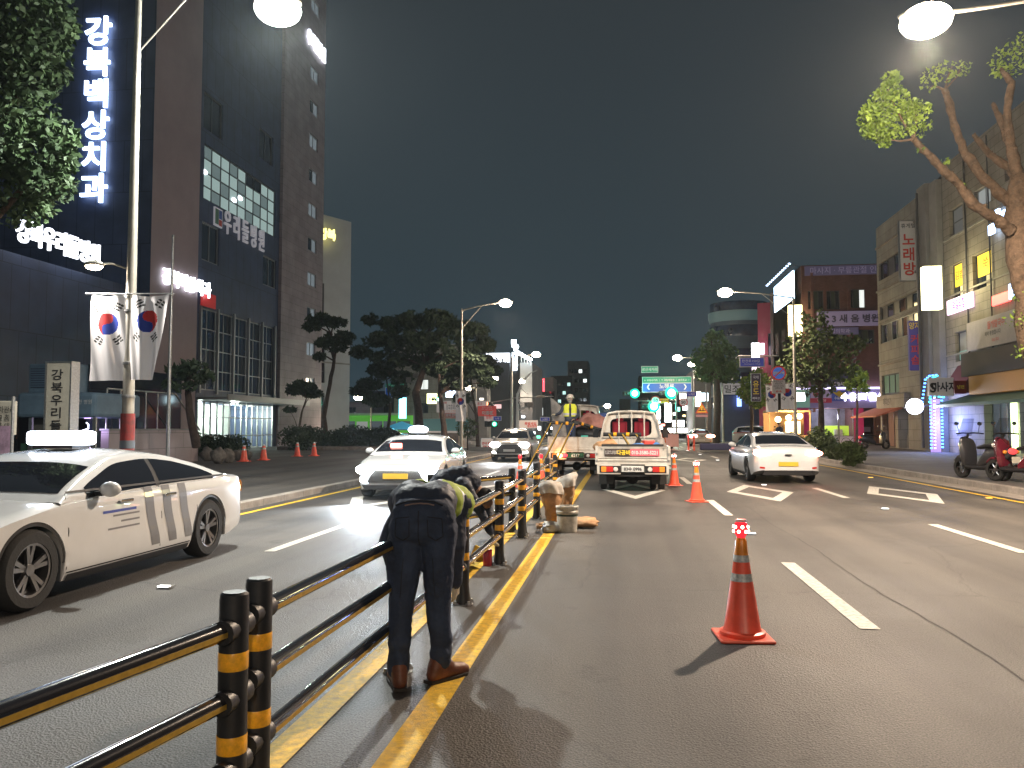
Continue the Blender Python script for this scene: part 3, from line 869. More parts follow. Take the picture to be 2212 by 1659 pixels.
# far traffic ahead on the right
make_car('taxi', 'orange taxi braking at the far junction, glowing lamps, left of the queue', 'taxi', (2.9, 62, 0), YR, M_REDCAR, lights='rear', tail=M_TAILHOT, taxi='oval', plate=M_PLATEW, group='taxis', detail=0)
make_car('car', 'silver sedan in the right lane of the far queue beside the orange taxi', 'car', (6.6, 70, 0), YR, M_SILVER, lights='rear', tail=M_TAILHOT, group='cars in the far queue', detail=0)
make_car('car', 'small car with red tail lamps in front of the orange taxi in the far queue', 'car', (3.2, 74, 0), YR, M_WHITE, kind='suv', H=1.6, lights='rear', tail=M_TAILHOT, group='cars in the far queue', detail=0)
make_car('car', 'small dark car with red tail lamps straight ahead, seen just right of the white truck', 'car', (.6, 60, 0), YR, M_DARKCAR, lights='rear', tail=M_TAILHOT, group='cars in the far queue', detail=0)
make_car('car', 'white parked car on the side street behind the street works, right of the distant pedestrian', 'car', (11.6, 70, .12), YF + .9, M_WHITE, kind='suv', H=1.6, L=4.4, group='parked cars')
make_car('car', 'black parked car by the shrubs in front of the green bus', 'car', (-17.2, 58, .12), .15, M_DARKCAR, head=M_HEADW, group='parked cars')
# green bus on the cross street
def bus():
    root = empty('bus', (-30.2, 96, 0), pi, 'green city bus on the cross street behind the pine trunks', 'bus')
    M_BUSG = mat('bus green', (.10, .42, .05), .35, coat=.5, emit=(.12, .55, .05), estr=.38)  # paint given a glow so the bus shows up in the dark
    L, W, H = 10.8, 2.5, 3.05
    MB().bx(-L/2, L/2, -W/2, W/2, .35, H, M_BUSG).build('body', root, bevel=.18)
    MB().bx(-L/2+1.5, L/2-2.5, -.8, .8, H, H + .32, M_WHITE).build('roof_unit', root, bevel=.1)
    M_BW = mat('bus window', (.03, .04, .05), .1, coat=1, emit=(.5, .6, .7), estr=.10)
    for s in (1, -1):
        for k in range(6):
            x0 = -L/2 + .35 + k*1.72
            if k == 3: MB().bx(x0 + .12, x0 + 1.5, s*W/2, s*(W/2 + .03), .95, 2.3, M_SIGNW).build('advert_panel', root); continue
            MB().bx(x0, x0 + 1.6, s*W/2, s*(W/2 + .02), 1.25 if k != 4 else .45, 2.35, M_BW).build('window', root)
        MB().bx(-L/2 + .1, L/2 - .1, s*W/2, s*(W/2 + .015), .5, .95, M_WHITE).build('side_stripe', root)
        for x in (-L/2 + 2.4, L/2 - 2.2): wheel(root, x, s*(W/2 - .12), .46, .28)
    q = MB().bx(L/2, L/2 + .03, -1.1, 1.1, 1.1, 2.4, M_BW); q.build('windscreen', root)
    MB().ball((0,0,0), .001, M_TXTR).build('x', root) if False else None
bus()
# ------------------------------------------------------------------ light trucks seen from behind (local x forward, y left)
def truck(label, loc, yaw, guard=True, gate_z=(.68, 1.06), cabz=1.95, plate=None, plate_txt='', bed=2.85, lights=True):
    root = empty('flatbed_truck', loc, yaw, label, 'truck', 'flatbed work trucks')
    W = 1.72; z0, z1 = gate_z; T = M_TRUCKW
    # bed floor and side gates
    MB().bx(.05, bed, -W/2+.04, W/2-.04, z0, z0+.06, M_TRUCKD).build('bed_floor', root)
    for s in (1, -1):
        g = MB().bx(.06, bed-.02, s*(W/2-.03), s*W/2, z0+.02, z1, T)
        for k in range(7): g.bx(.2+k*.4, .24+k*.4, s*(W/2-.04), s*(W/2+.008), z0+.05, z1-.04, T)
        g.bx(.05, bed, s*(W/2-.045), s*(W/2+.012), z1-.03, z1+.012, T)
        g.build('side_gate', root, bevel=.005)
    # tailgate with ribs, hinges and corner posts
    g = MB().bx(0, .03, -W/2+.05, W/2-.05, z0+.02, z1, T)
    h = z1 - z0
    for z in (z0+.05, z0+.11, z1-.02): g.bx(-.014, .03, -W/2+.05, W/2-.05, z, z+.022, T)
    for y in (-.72, -.24, .24, .72): g.bx(-.01, .03, y-.012, y+.012, z1-.08, z1-.005, M_STEEL)
    tg = g.build('tailgate', root, bevel=.004)
    for s in (1, -1):
        c = MB().bx(-.03, .05, s*(W/2-.05), s*(W/2+.018), z0-.04, z1+.02, T)
        c.bx(-.045, -.03, s*(W/2-.04), s*(W/2), z0+.18, z0+.24, M_STEEL).bx(-.04, -.03, s*(W/2-.045), s*(W/2+.005), z0+.02, z0+.08, M_STEEL)
        c.build('corner_post', root, bevel=.006)
    # rear cross member, lamp housings
    MB().bx(-.01, .10, -W/2+.02, W/2-.02, z0-.035, z0+.012, T).build('rear_sill', root, bevel=.005)
    for s in (1, -1):
        hz = z0 - .27
        q = MB().bx(-.02, .10, s*(W/2-.58), s*(W/2-.02), hz, z0-.035, T)
        hs = q.build('lamp_housing', root, bevel=.02)
        # rounded cluster: amber outside, red, clear inside
        def seg(y0, y1, m, r=False):
            return MB().bx(-.045, -.018, y0, y1, hz+.055, hz+.185, m)
        seg(s*(W/2-.12), s*(W/2-.24), M_AMBOFF).build('indicator', hs, bevel=.012)
        seg(s*(W/2-.242), s*(W/2-.40), M_TAILOFF).build('tail_light', hs, bevel=.012)
        MB().lathe([(.001, -.060), (.045, -.055), (.058, -.03), (.06, .0)], M_REVERSE, (0, s*(W/2-.46), hz+.12), 20, axis='X', caps=False).build('reversing_light', hs, smooth=50)
        MB().box((-.02, s*(W/2-.33), hz+.12), (.012, .50, .165), M_BLACK).build('lamp_bezel', hs, bevel=.004)
        MB().bx(.35, .37, s*(W/2-.06), s*(W/2-.40), .16, z0-.05, M_RUBBER).build('mud_flap', root)
    MB().bx(-.005, .02, -.26, .26, z0-.21, z0-.07, plate or M_PLATEW).build('number_plate', root, bevel=.004)
    if plate_txt:
        text(plate_txt, .105, M_TXTK if plate is None else M_TXTW, root, (-.012, 0, z0-.142), 'plate_number', rz=-pi/2, sx=.95, bold=.002)
    # chassis, axle, wheels
    ch = MB()
    for s in (1, -1): ch.bx(.05, 4.2, s*.32, s*.40, z0-.22, z0-.04, M_TRUCKD)
    ch.bx(.06, .12, -.5, .5, z0-.32, z0-.22, M_TRUCKD)
    ch.cyl((.85, -.62, .27), (.85, .62, .27), .05, .05, M_TRUCKD, 10).ball((.85, 0, .27), .15, M_TRUCKD, 12)
    ch.cyl((.35, -.2, .33), (1.6, -.25, .35), .05, .05, M_TRUCKD, 8)
    ch.build('chassis', root)
    for s in (1, -1):
        wheel(root, .85, s*(W/2-.16), .27, .15); wheel(root, .85, s*(W/2-.36), .27, .15); wheel(root, 3.6, s*(W/2-.18), .30, .18)
    # cab: loft of rounded sections so the roof shoulders lean in
    cx0, cx1 = bed + .08, bed + 1.75
    def sec(x, k):
        hw0, hw1 = .82*k, .66*k; zt = cabz*lerp(.95, 1, k) 
        zb = .50
        return [(x, y, z) for y, z in ((-hw0*.98, zb), (-hw0, .9), (-hw0*.995, 1.18), (-lerp(hw0, hw1, .55), 1.55), (-hw1, zt-.10), (-hw1+.07, zt-.025), (-hw1*.5, zt), (hw1*.5, zt), (hw1-.07, zt-.025), (hw1, zt-.10), (lerp(hw0, hw1, .55), 1.55), (hw0*.995, 1.18), (hw0, .9), (hw0*.98, zb))]
    rows = [sec(cx0+.02, .99), sec(cx0+.05, 1.0), sec(cx1-.7, 1.0), sec(cx1-.35, .985)]
    last = [(cx1 if z < 1.15 else lerp(cx1, cx1-.55, (z-1.15)/(cabz-1.15)), y*.97, z*(1 if z < 1.2 else .985)) for (x, y, z) in rows[0]]
    rows.append(last)
    n = len(rows[0]); V = [p for r in rows for p in r]; fs = []
    for i in range(len(rows)-1):
        for k in range(n):
            a = i*n+k; b2 = i*n+(k+1) % n; fs.append((a, a+n, b2+n, b2))
    fs.append(tuple((len(rows)-1)*n+k for k in range(n))[::-1])
    # rear wall with a window opening (built as a ring of quads)
    hole = []; N = 28; wy, wz0, wz1 = .56, 1.27, cabz-.17
    for k in range(N):
        a = 2*pi*k/N; ca, sa = cos(a), sin(a); e_ = .45
        hole.append((cx0+.02, wy*math.copysign(abs(ca)**e_, ca), (wz0+wz1)/2 + (wz1-wz0)/2*math.copysign(abs(sa)**e_, sa)))
    cab = MB().add(V, fs, T)
    outer = rows[0]; oc = Vector((cx0+.02, 0, (wz0+wz1)/2))
    def hit(p):                        # outline point of the cab in the direction of p
        d = Vector((0, p[1], p[2]-oc.z)); best = None
        for i in range(n):
            a = Vector(outer[i]); b2 = Vector(outer[(i+1) % n]); e2 = b2 - a
            den = d.y*e2.z - d.z*e2.y
            if abs(den) < 1e-9: continue
            t = ((a.y)*e2.z - (a.z-oc.z)*e2.y)/den; u = ((a.y)*d.z - (a.z-oc.z)*d.y)/den
            if t > 0 and -1e-6 <= u <= 1+1e-6: best = t if best is None else min(best, t)
        return (cx0+.02, d.y*best, oc.z + d.z*best)
    ring = [hit(p) for p in hole]
    for k in range(N):
        j = (k+1) % N
        cab.quad(ring[k], ring[j], hole[j], hole[k], T)
        h2 = lambda p: (p[0]+.05, p[1], p[2])
        cab.quad(hole[k], hole[j], h2(hole[j]), h2(hole[k]), M_BLACK)
    cb = cab.build('cab', root, smooth=35)
    MB().poly([(cx0+.055, p[1], p[2]) for p in hole], M_CABGLASS).build('rear_window', cb)
    for s in (1, -1):
        st = MB().bx(cx0+.20, cx0+.30, s*.10, s*.50, 1.0, cabz-.27, M_SEAT); st.bx(cx0+.2, cx0+.3, s*.2, s*.40, cabz-.26, cabz-.17, M_SEAT)
        st.build('seat', cb, bevel=.03)
    MB().bx(cx0+.10, cx0+.9, -.70, .70, .6, .62, M_BLACK).bx(cx0+.9, cx0+.92, -.62, .62, .6, cabz-.2, M_BLACK).build('cab_interior', cb)
    for s in (1, -1):
        ln = MB().cyl((cx1-.35, s*.80, 1.25), (cx1-.25, s*.98, 1.3), .012, .012, M_BLACK, 6)
        ln.box((cx1-.25, s*1.0, 1.36), (.05, .15, .26), M_BLACK); ln.build('mirror', root, bevel=.02)
    if guard:
        g = MB(); xg = bed + .02
        pts = [(xg, -W/2+.04, z1), (xg, -W/2+.06, z1+.25), (xg, -W/2+.14, z1+.62), (xg, -W/2+.24, cabz-.04), (xg, -.4, cabz+.0), (xg, 0, cabz+.015), (xg, .4, cabz+.0), (xg, W/2-.24, cabz-.04), (xg, W/2-.14, z1+.62), (xg, W/2-.06, z1+.25), (xg, W/2-.04, z1)]
        g.tube(pts, .024, T, 10)
        for y in (-.36, -.02, .32): g.cyl((xg-.01, y, z1), (xg-.01, y, cabz+.0), .018, .018, T, 10)
        g.bx(xg-.02, xg+.0, -W/2+.06, W/2-.06, z1+.16, z1+.185, M_STEEL)
        gd = g.build('guard_frame', root, smooth=50)
        MB().bx(xg, xg+.02, -W/2+.05, W/2-.05, z0+.06, z1+.16, T).build('headboard', root)
    MB().ball((bed+.3, .1, 1.33), .045, M_TAILHOT, 10, (.5, 2.6, .8)).build('cab_lamp', root)
    return root

M_CABGLASS = bpy.data.materials.new('cab glass'); M_CABGLASS.use_nodes = True
_n, _l = M_CABGLASS.node_tree.nodes, M_CABGLASS.node_tree.links
_n.remove(_n["Principled BSDF"])
_t = _n.new("ShaderNodeBsdfTransparent"); _t.inputs[0].default_value = (.55, .55, .58, 1)
_g = _n.new("ShaderNodeBsdfGlossy"); _g.inputs["Roughness"].default_value = .05
_m = _n.new("ShaderNodeMixShader"); _m.inputs[0].default_value = .14
_l.new(_t.outputs[0], _m.inputs[1]); _l.new(_g.outputs[0], _m.inputs[2]); _l.new(_m.outputs[0], _n["Material Output"].inputs[0])
MATS['cab glass'] = M_CABGLASS

tw = truck('white flatbed truck with a pink and black phone banner on its tailgate', (.28, 19.3, 0), pi/2, plate_txt='83수 0996')
tw['group'] = 'flatbed work trucks'
bn = MB().bx(-.022, -.012, -.80+.30, .54-.0, .86, 1.02, M_BANNERK)     # left (world) is +y here
# banner: black half (left in view) and pink half
ban = MB().bx(-.024, -.016, .06, .66, .845, 1.01, M_BANNERK).bx(-.024, -.016, -.62, .058, .845, 1.01, M_BANNERP).build('banner', tw)
text('다공바', .125, M_TXTY, ban, (-.028, .215, .925), rz=-pi/2, bold=.004, sx=.95)
text('경기판매 사업장운반\n건설복구 폐기물처리', .047, M_TXTW, ban, (-.028, .49, .928), rz=-pi/2, sx=.80, line=1.0)
text('010-3580-5221', .115, M_TXTW, ban, (-.028, -.285, .925), rz=-pi/2, bold=.003, sx=.88)

tl = truck('grey white truck with a green plate standing astride the yellow lines, worker on its bed', (-1.42, 25.6, 0), pi/2, guard=True, gate_z=(.78, 1.22), cabz=2.3, plate=M_PLATEG)
text('6217', .13, M_TXTW, tl, (-.014, 0, .78-.142), 'plate_number', rz=-pi/2, bold=.004)
MB().ball((-.07, .50, .64), .07, emat('truck indicator lit', (1, .55, .16), 14), 12, (.5, 1.2, 1)).build('indicator_lit', tl)
MB().ball((-.05, .34, .64), .065, emat('truck tail lit', (1, .05, .08), 2.2), 12, (.5, 1.5, .9)).build('tail_light_lit', tl)
lamp('POINT', 'indicator_light', tl, (-.25, .5, .64), 12, (1, .4, .1), .05)

# ------------------------------------------------------------------ loads: spare railing parts, tarps, boards
def spare_section(label, p_top, axis, rails_to, n_post=1, offs=(-.36, 0.0, .36), L=1.0, group='spare railing sections on the trucks'):
    """a section lying with one post across the top and three rails running down from it"""
    root = empty('spare_railing', p_top, 0, label, 'railing', group)
    ax = Vector(axis).normalized()
    def pst(o):
        mb = MB().cyl(o - ax*.50, o + ax*.46, .052, .052, M_POST, 20)
        p = mb.build('post', root, smooth=40)
        for d in (-.20, .12):
            MB().cyl(o + ax*(d-.04), o + ax*(d+.04), .0545, .0545, M_BAND, 20, caps=False).build('reflective_band', p, smooth=40)
    pst(Vector((0, 0, 0)))
    rt = Vector(rails_to)
    for k in offs:
        a = ax*k; b2 = a + rt
        r = MB().cyl(a, b2, .030, .030, M_RAIL, 16).build('rail', root, smooth=50)
        d = rt.normalized(); s = ax.cross(d).normalized()
        if s.y > 0: s = -s
        for ss in (1,):
            g = MB(); w = ax * .020
            g.prism([a + s*.028 - w, b2 + s*.028 - w, b2 + s*.028 + w, a + s*.028 + w], s*.004, M_GOLD)
            g.build('gold_strip', r)
    if n_post == 2: pst(rt)
    return root
spare_section('spare railing section in the white truck, black post across the top and three gold rails', (.06, 20.75, 1.34), (1, 0, -.005), (.22, -1.15, -.36), 1, (-.36, -.02, .32))
spare_section('spare railing section leaning from the left truck down to the road on its lower post', (-1.78, 25.35, 1.66), (1, 0, -.04), (-.62, -2.0, -1.55), 2, (-.38, -.02, .34), group='spare railing sections on the trucks')
spare_section('loose black railing post lying aslant across the load of the left truck', (-1.05, 26.4, 1.58), (.93, .3, -.30), (0.1, .6, -.3), 1, (0,))
random.seed(5)
def lump(name, label, cat, loc, size, m, seed=0, group=None, rz=0, amp=.35):
    """a crumpled sheet or sack with real thickness"""
    mb = MB().ball((0, 0, 0), .5, m, 22)
    V = []
    for v in mb.v:
        v = Vector(v); nn = noise.noise(v*2.6 + Vector((seed, 3, 1)))*amp + noise.noise(v*6.5 + Vector((seed, 9, 2)))*amp*.45
        v = v * (1 + nn); V.append((v.x*size[0], v.y*size[1], max(-.5, v.z)*size[2]))
    mb.v = V
    o = mb.build(name, loc=(loc[0], loc[1], loc[2] + size[2]*.5), rz=rz, smooth=60)
    tag(o, label, cat, group); return o
lump('tarpaulin', 'crumpled blue sheet in the middle of the white truck bed', 'tarpaulin', (.42, 19.65, .86), (.46, .25, .27), M_TARPB, 3, 'sheets on the white truck')
lump('tarpaulin', 'crumpled blue sheet at the right end of the white truck bed', 'tarpaulin', (.84, 19.65, .86), (.30, .25, .28), M_TARPB, 5, 'sheets on the white truck')
lump('tarpaulin', 'dark grey rumpled tarpaulin along the right gate of the white truck', 'tarpaulin', (.93, 20.2, .86), (.36, .8, .42), M_TARPG, 7, 'sheets on the white truck')
lump('paper_sack', 'flat brown sack on the left corner of the white truck bed', 'sack', (-.35, 19.6, .92), (.62, .35, .30), M_PAPER, 9, 'sacks on the white truck')
b = MB().box((0, 0, .14), (.36, .3, .20), M_REDBOX, rz=.3); o = b.build('red_crate', loc=(.70, 20.1, .96), bevel=.02); tag(o, 'red plastic crate tilted on the load of the white truck', 'crate')
b = MB().prism([(-.2, 0, 0), (.2, 0, 0), (-.02, 0, .36)], (0, .3, 0), M_BLACK); o = b.build('black_bag', loc=(.46, 20.1, .96)); tag(o, 'black pointed bag beside the red crate on the white truck', 'bag')
b = MB().bx(-.85, .6, -.012, .012, 0, .06, M_RUBBER); o = b.build('rubber_strip', loc=(.40, 19.34, 1.062)); tag(o, 'black rubber strip laid along the top of the white truck tailgate', 'rubber strip')
# grey board held upright on the left truck
mb = MB(); mb.grid(lambda u, v: (lerp(0, .46, u) - .10*v, .06*sin(u*5+v*2), lerp(0, 1.35, v) - .35*u*v), 8, 10, M_TARPG)
o = mb.build('grey_tarpaulin', loc=(-2.18, 26.3, 1.15), smooth=60); o.modifiers.new('thick', 'SOLIDIFY').thickness = .03
tag(o, 'tall grey tarpaulin held upright at the left edge of the left truck bed', 'tarpaulin')
lump('tarpaulin', 'dusty pink sheet heaped against the headboard of the left truck', 'tarpaulin', (-.95, 28.2, 1.0), (1.25, .5, .95), mat('pink dusty sheet', (.50, .24, .21), .8, var=.3, vscale=3), 13, 'sheets on the left truck')
lump('tarpaulin', 'dark bundle of posts under a black sheet on the left truck', 'tarpaulin', (-1.1, 26.9, .95), (1.5, .9, .62), M_BLACK, 17, 'sheets on the left truck')
b = MB().bx(0, .22, 0, .2, 0, .05, M_TEALT); o = b.build('teal_cloth', loc=(-1.25, 25.75, 1.22)); tag(o, 'small folded teal cloth on the tailgate of the left truck', 'cloth')

# ------------------------------------------------------------------ sacks, bucket and litter by the railing
def paper_sack(label, loc, rz, h=.62, r=.19, lean=(0, 0), seed=1):
    root = empty('paper_sack', loc, rz, label, 'sack', 'open kraft paper sacks')
    n = 36
    def surf(inner=0.0):
        def fn(u, v):
            a = 2*pi*u; z = h*v
            k = lerp(.55, 1.0, min(1, v*1.25)**.6)
            rr = (r - inner)*k*(1 + .26*noise.noise(Vector((cos(a)*1.5+seed, sin(a)*1.5, z*4))) + .16*noise.noise(Vector((cos(a)*3.5, sin(a)*3.5+seed, z*9))))
            ex = 1.15 if v > .5 else 1.0
            return (rr*cos(a)*ex + lean[0]*v, rr*sin(a)*.85 + lean[1]*v, z*(1 + .07*cos(a + seed) * v))
        return fn
    MB().grid(surf(0), n, 18, M_PAPER).build('paper_skin', root, smooth=60)
    f = surf(-.018)
    def cuff(u, v):                    # white liner folded out over the rim
        if v < .5: p = Vector(f(u, 1.0 - (.5 - v)*2*.26 - .04*noise.noise(Vector((u*8, seed, 0)))))
        else:
            q = Vector(surf(.01)(u, 1.02 - (v-.5)*1.2)); p = q
        return p
    MB().grid(cuff, n, 10, M_LINER).build('liner', root, smooth=60)
    MB().grid(lambda u, v: Vector(surf(.02)(u, .35)) * 1.0 if v > .5 else Vector((lean[0]*.35, lean[1]*.35, h*.36)), n, 1, M_ROCK).build('filling', root)
    return root
g1 = G(1192, 1134); paper_sack('kraft paper sack with a white liner, standing left beside a railing post', (g1.x + .02, g1.y, 0), .4, .64, .148, (-.05, 0), 2)
g2 = G(1219, 1126); paper_sack('taller kraft paper sack with a white liner, standing right behind the bucket', (g2.x, g2.y + .25, 0), -.5, .72, .135, (.03, 0), 6)
g = G(1224, 1152)
root = empty('bucket', (g.x, g.y + .15, 0), 0, 'dusty white plastic bucket with a dark band standing on the road', 'bucket')
MB().lathe([(.001, .003), (.135, .0), (.142, .02), (.152, .27), (.160, .275), (.162, .30), (.154, .31), (.158, .355), (.168, .36), (.168, .375), (.155, .38), (.150, .30), (.136, .02), (.001, .012)], M_BUCKET, n=36, caps=False).build('body', root, smooth=40)
MB().lathe([(.1535, .235), (.1545, .262)], mat('dark green band', (.03, .05, .035), .5), n=36, caps=False).build('band', root, smooth=60)
MB().tube([(.163*cos(a), .163*sin(a)*.96, .30 - .10*sin(a*1.0)*1) for a in [pi + pi*i/12 for i in range(13)]], .004, M_STEEL, 6).build('handle', root)
text('DAEHAN', .028, M_TXTK, root, (0, -.157, .25), 'small_print', sx=1) if False else None
lump('white_bag', 'small white plastic bag lying at the left foot of the bucket', 'bag', (g.x - .235, g.y + .05, 0), (.24, .20, .15), M_LINER, 23, amp=.6)
gg = G(1262, 1142); lump('paper_sack', 'flattened brown sack lying on the road right of the bucket', 'sack', (gg.x - .02, gg.y + .1, 0), (.52, .3, .17), M_PAPER, 29, 'flattened sacks', amp=.4)
gg = G(1180, 1141); o = MB().box((0, 0, .035), (.34, .24, .05), M_CARD, rz=.15).box((.02, -.05, .075), (.26, .16, .025), M_CARD, rz=-.2).build('cardboard', loc=(gg.x + .02, gg.y - .02, 0), bevel=.006); tag(o, 'flattened cardboard pieces at the foot of the left paper sack', 'cardboard')
# items at the second worker's hands
gg = G(1053, 1222)
o = MB().lathe([(.001, 0), (.048, 0), (.05, .008), (.05, .17), (.045, .178), (.001, .178)], mat('red tin', (.42, .015, .03), .3, coat=.6), n=24, caps=False).build('red_can', loc=(gg.x, gg.y, 0), smooth=40); tag(o, 'red tin standing by the post that the second worker is fixing', 'can')
gg = G(1038, 1216); o = MB().box((0, 0, .07), (.20, .03, .15), M_YPAINT, rot=Matrix.Rotation(.5, 3, 'Y')).build('yellow_board', loc=(gg.x - .02, gg.y + .1, 0)); tag(o, 'small yellow piece lying beside the red tin', 'offcut')
# ------------------------------------------------------------------ people: one continuous remeshed body each
def hull(vs):
    bm = bmesh.new()
    for v in vs: bm.verts.new(v)
    r = bmesh.ops.convex_hull(bm, input=bm.verts)
    bmesh.ops.delete(bm, geom=[g for g in r['geom_interior'] if isinstance(g, bmesh.types.BMVert)], context='VERTS')
    bm.verts.index_update()
    V = [v.co.copy() for v in bm.verts]; Fc = [tuple(v.index for v in f.verts) for f in bm.faces]; bm.free()
    return V, Fc
_sph = None
def capsule(a, ra, b, rb, sq=(1, 1, 1)):
    global _sph
    if _sph is None:
        bm = bmesh.new(); bmesh.ops.create_icosphere(bm, subdivisions=2, radius=1); _sph = [v.co.copy() for v in bm.verts]; bm.free()
    a, b = Vector(a), Vector(b)
    vs = [a + Vector((v.x*ra*sq[0], v.y*ra*sq[1], v.z*ra*sq[2])) for v in _sph] + [b + Vector((v.x*rb*sq[0], v.y*rb*sq[1], v.z*rb*sq[2])) for v in _sph]
    return hull(vs)
def flesh(name, caps, voxel, root, smooth=6, wrinkle=0.0, wscale=9, keep=None):
    """caps: (a, ra, b, rb, material[, squash]); returns one mesh whose faces take the material of the nearest capsule"""
    V, Fc = [], []
    for c in caps:
        v, f = capsule(*c[:4], *(c[5:6]))
        o = len(V); V += v; Fc += [tuple(o+i for i in q) for q in f]
    me = bpy.data.meshes.new(name); me.from_pydata(V, [], Fc)
    ob = bpy.data.objects.new(name, me)
    rm = ob.modifiers.new('r', 'REMESH'); rm.mode = 'VOXEL'; rm.voxel_size = voxel
    sm = ob.modifiers.new('s', 'SMOOTH'); sm.iterations = smooth; sm.factor = .6
    m2 = eval_mesh(ob); m2.name = name
    bpy.data.objects.remove(ob); bpy.data.meshes.remove(me)
    mats = []
    for c in caps:
        if c[4] not in mats: mats.append(c[4])
    m2.materials.clear()
    for m in mats: m2.materials.append(m)
    segs = [(Vector(c[0]), Vector(c[2]), c[1], c[3], mats.index(c[4])) for c in caps]
    if wrinkle:
        m2.update()
        nv = len(m2.vertices); P = np.empty(nv*3); N = np.empty(nv*3)
        m2.vertices.foreach_get('co', P); m2.vertices.foreach_get('normal', N); P = P.reshape(-1, 3); N = N.reshape(-1, 3)
        D_ = np.array([noise.noise(Vector(q)*wscale)*wrinkle + (.5 - abs(noise.noise(Vector(q)*wscale*2.7 + Vector((5, 1, 2)))))*wrinkle*.8 for q in P])
        m2.vertices.foreach_set('co', (P + N*D_[:, None]).ravel()); m2.update()
    n = len(m2.polygons); C = np.empty(n*3); m2.polygons.foreach_get('center', C); C = C.reshape(-1, 3)
    best = np.full(n, 1e9); bi = np.zeros(n, dtype=np.int32)
    for a, b, ra, rb, mi in segs:
        a, b = np.array(a), np.array(b); ab = b - a
        t = np.clip((C - a) @ ab / max(ab @ ab, 1e-9), 0, 1)
        d = np.linalg.norm(C - a - t[:, None]*ab, axis=1) - (ra + (rb - ra)*t)
        k = d < best; best[k] = d[k]; bi[k] = mi
    m2.polygons.foreach_set('material_index', bi); m2.polygons.foreach_set('use_smooth', np.ones(n, dtype=bool))
    if keep:
        bm = bmesh.new(); bm.from_mesh(m2)
        bmesh.ops.delete(bm, geom=[f for f in bm.faces if not keep(f.calc_center_median())], context='FACES')
        bm.to_mesh(m2); bm.free()
    o = bpy.data.objects.new(name, m2); COL.objects.link(o); o.parent = root
    return o
def hand(caps, wrist, fdir, palm_n, m, curl=.9, side=1):
    """palm and five bent fingers; fdir points along the fingers, palm_n out of the palm"""
    w = Vector(wrist); f = Vector(fdir).normalized(); pn = Vector(palm_n); pn = (pn - f*pn.dot(f)).normalized(); s = f.cross(pn)*side
    k = w + f*.085
    for o in (-.030, -.010, .010, .030): caps.append((w + s*o*.6, .017, k + s*o, .0145, m))
    for o, L in ((-.031, .066), (-.0105, .08), (.0105, .075), (.031, .058)):
        p = k + s*o; d = f
        for i, seg in enumerate((.45, .32, .23)):
            d = (d + pn*curl*(.5 + .25*i)).normalized()
            q = p + d*L*seg; caps.append((p, .0105 - .001*i, q, .0095 - .001*i, m)); p = q
    p = w + f*.025 - s*.030; d = (f*.6 - s*.75 + pn*.35).normalized()
    q = p + d*.038; caps.append((p, .014, q, .012, m)); q2 = q + (f*.8 + pn*.5 - s*.1).normalized()*.030; caps.append((q, .0115, q2, .0095, m))
def boot(root, ankle, heading, m=M_BOOT, pitch=0.0):
    a = Vector(ankle); hx = Vector((sin(heading), cos(heading), 0))
    r = Matrix.Rotation(-heading, 3, 'Z')
    def P(x, y, z): return Vector((a.x, a.y, 0)) + r @ Vector((x, y, z))
    caps = [(P(0, -.045, .075), .047, P(0, -.02, .13), .053, m), (P(0, -.055, .05), .045, P(0, .06, .055), .048, m), (P(0, .06, .055), .050, P(.006, .165, .042), .041, m), (P(-.014, .14, .038), .036, P(.012, .185, .036), .034, m),
            (P(0, -.03, .10), .052, P(0, .05, .085), .046, m)]
    o = flesh('boot', caps, .009, root, 3)
    nv = len(o.data.vertices); q = np.empty(nv*3); o.data.vertices.foreach_get('co', q); q[2::3] = np.maximum(q[2::3], .018); o.data.vertices.foreach_set('co', q)
    out = [(-.040, -.10), (.040, -.10), (.046, .0), (.052, .10), (.046, .18), (.02, .215), (-.02, .215), (-.046, .18), (-.050, .10), (-.042, .0)]
    MB().prism([P(x, y, .002) for x, y in out], (0, 0, .022), M_SOLE).build('sole', o, bevel=.005)
    lc = MB()
    for k in range(4): lc.cyl(P(-.022, .045+.022*k, .108-.013*k), P(.024, .05+.022*k, .108-.013*k), .0035, .0035, M_SOLE, 6)
    lc.build('laces', o)
    return o

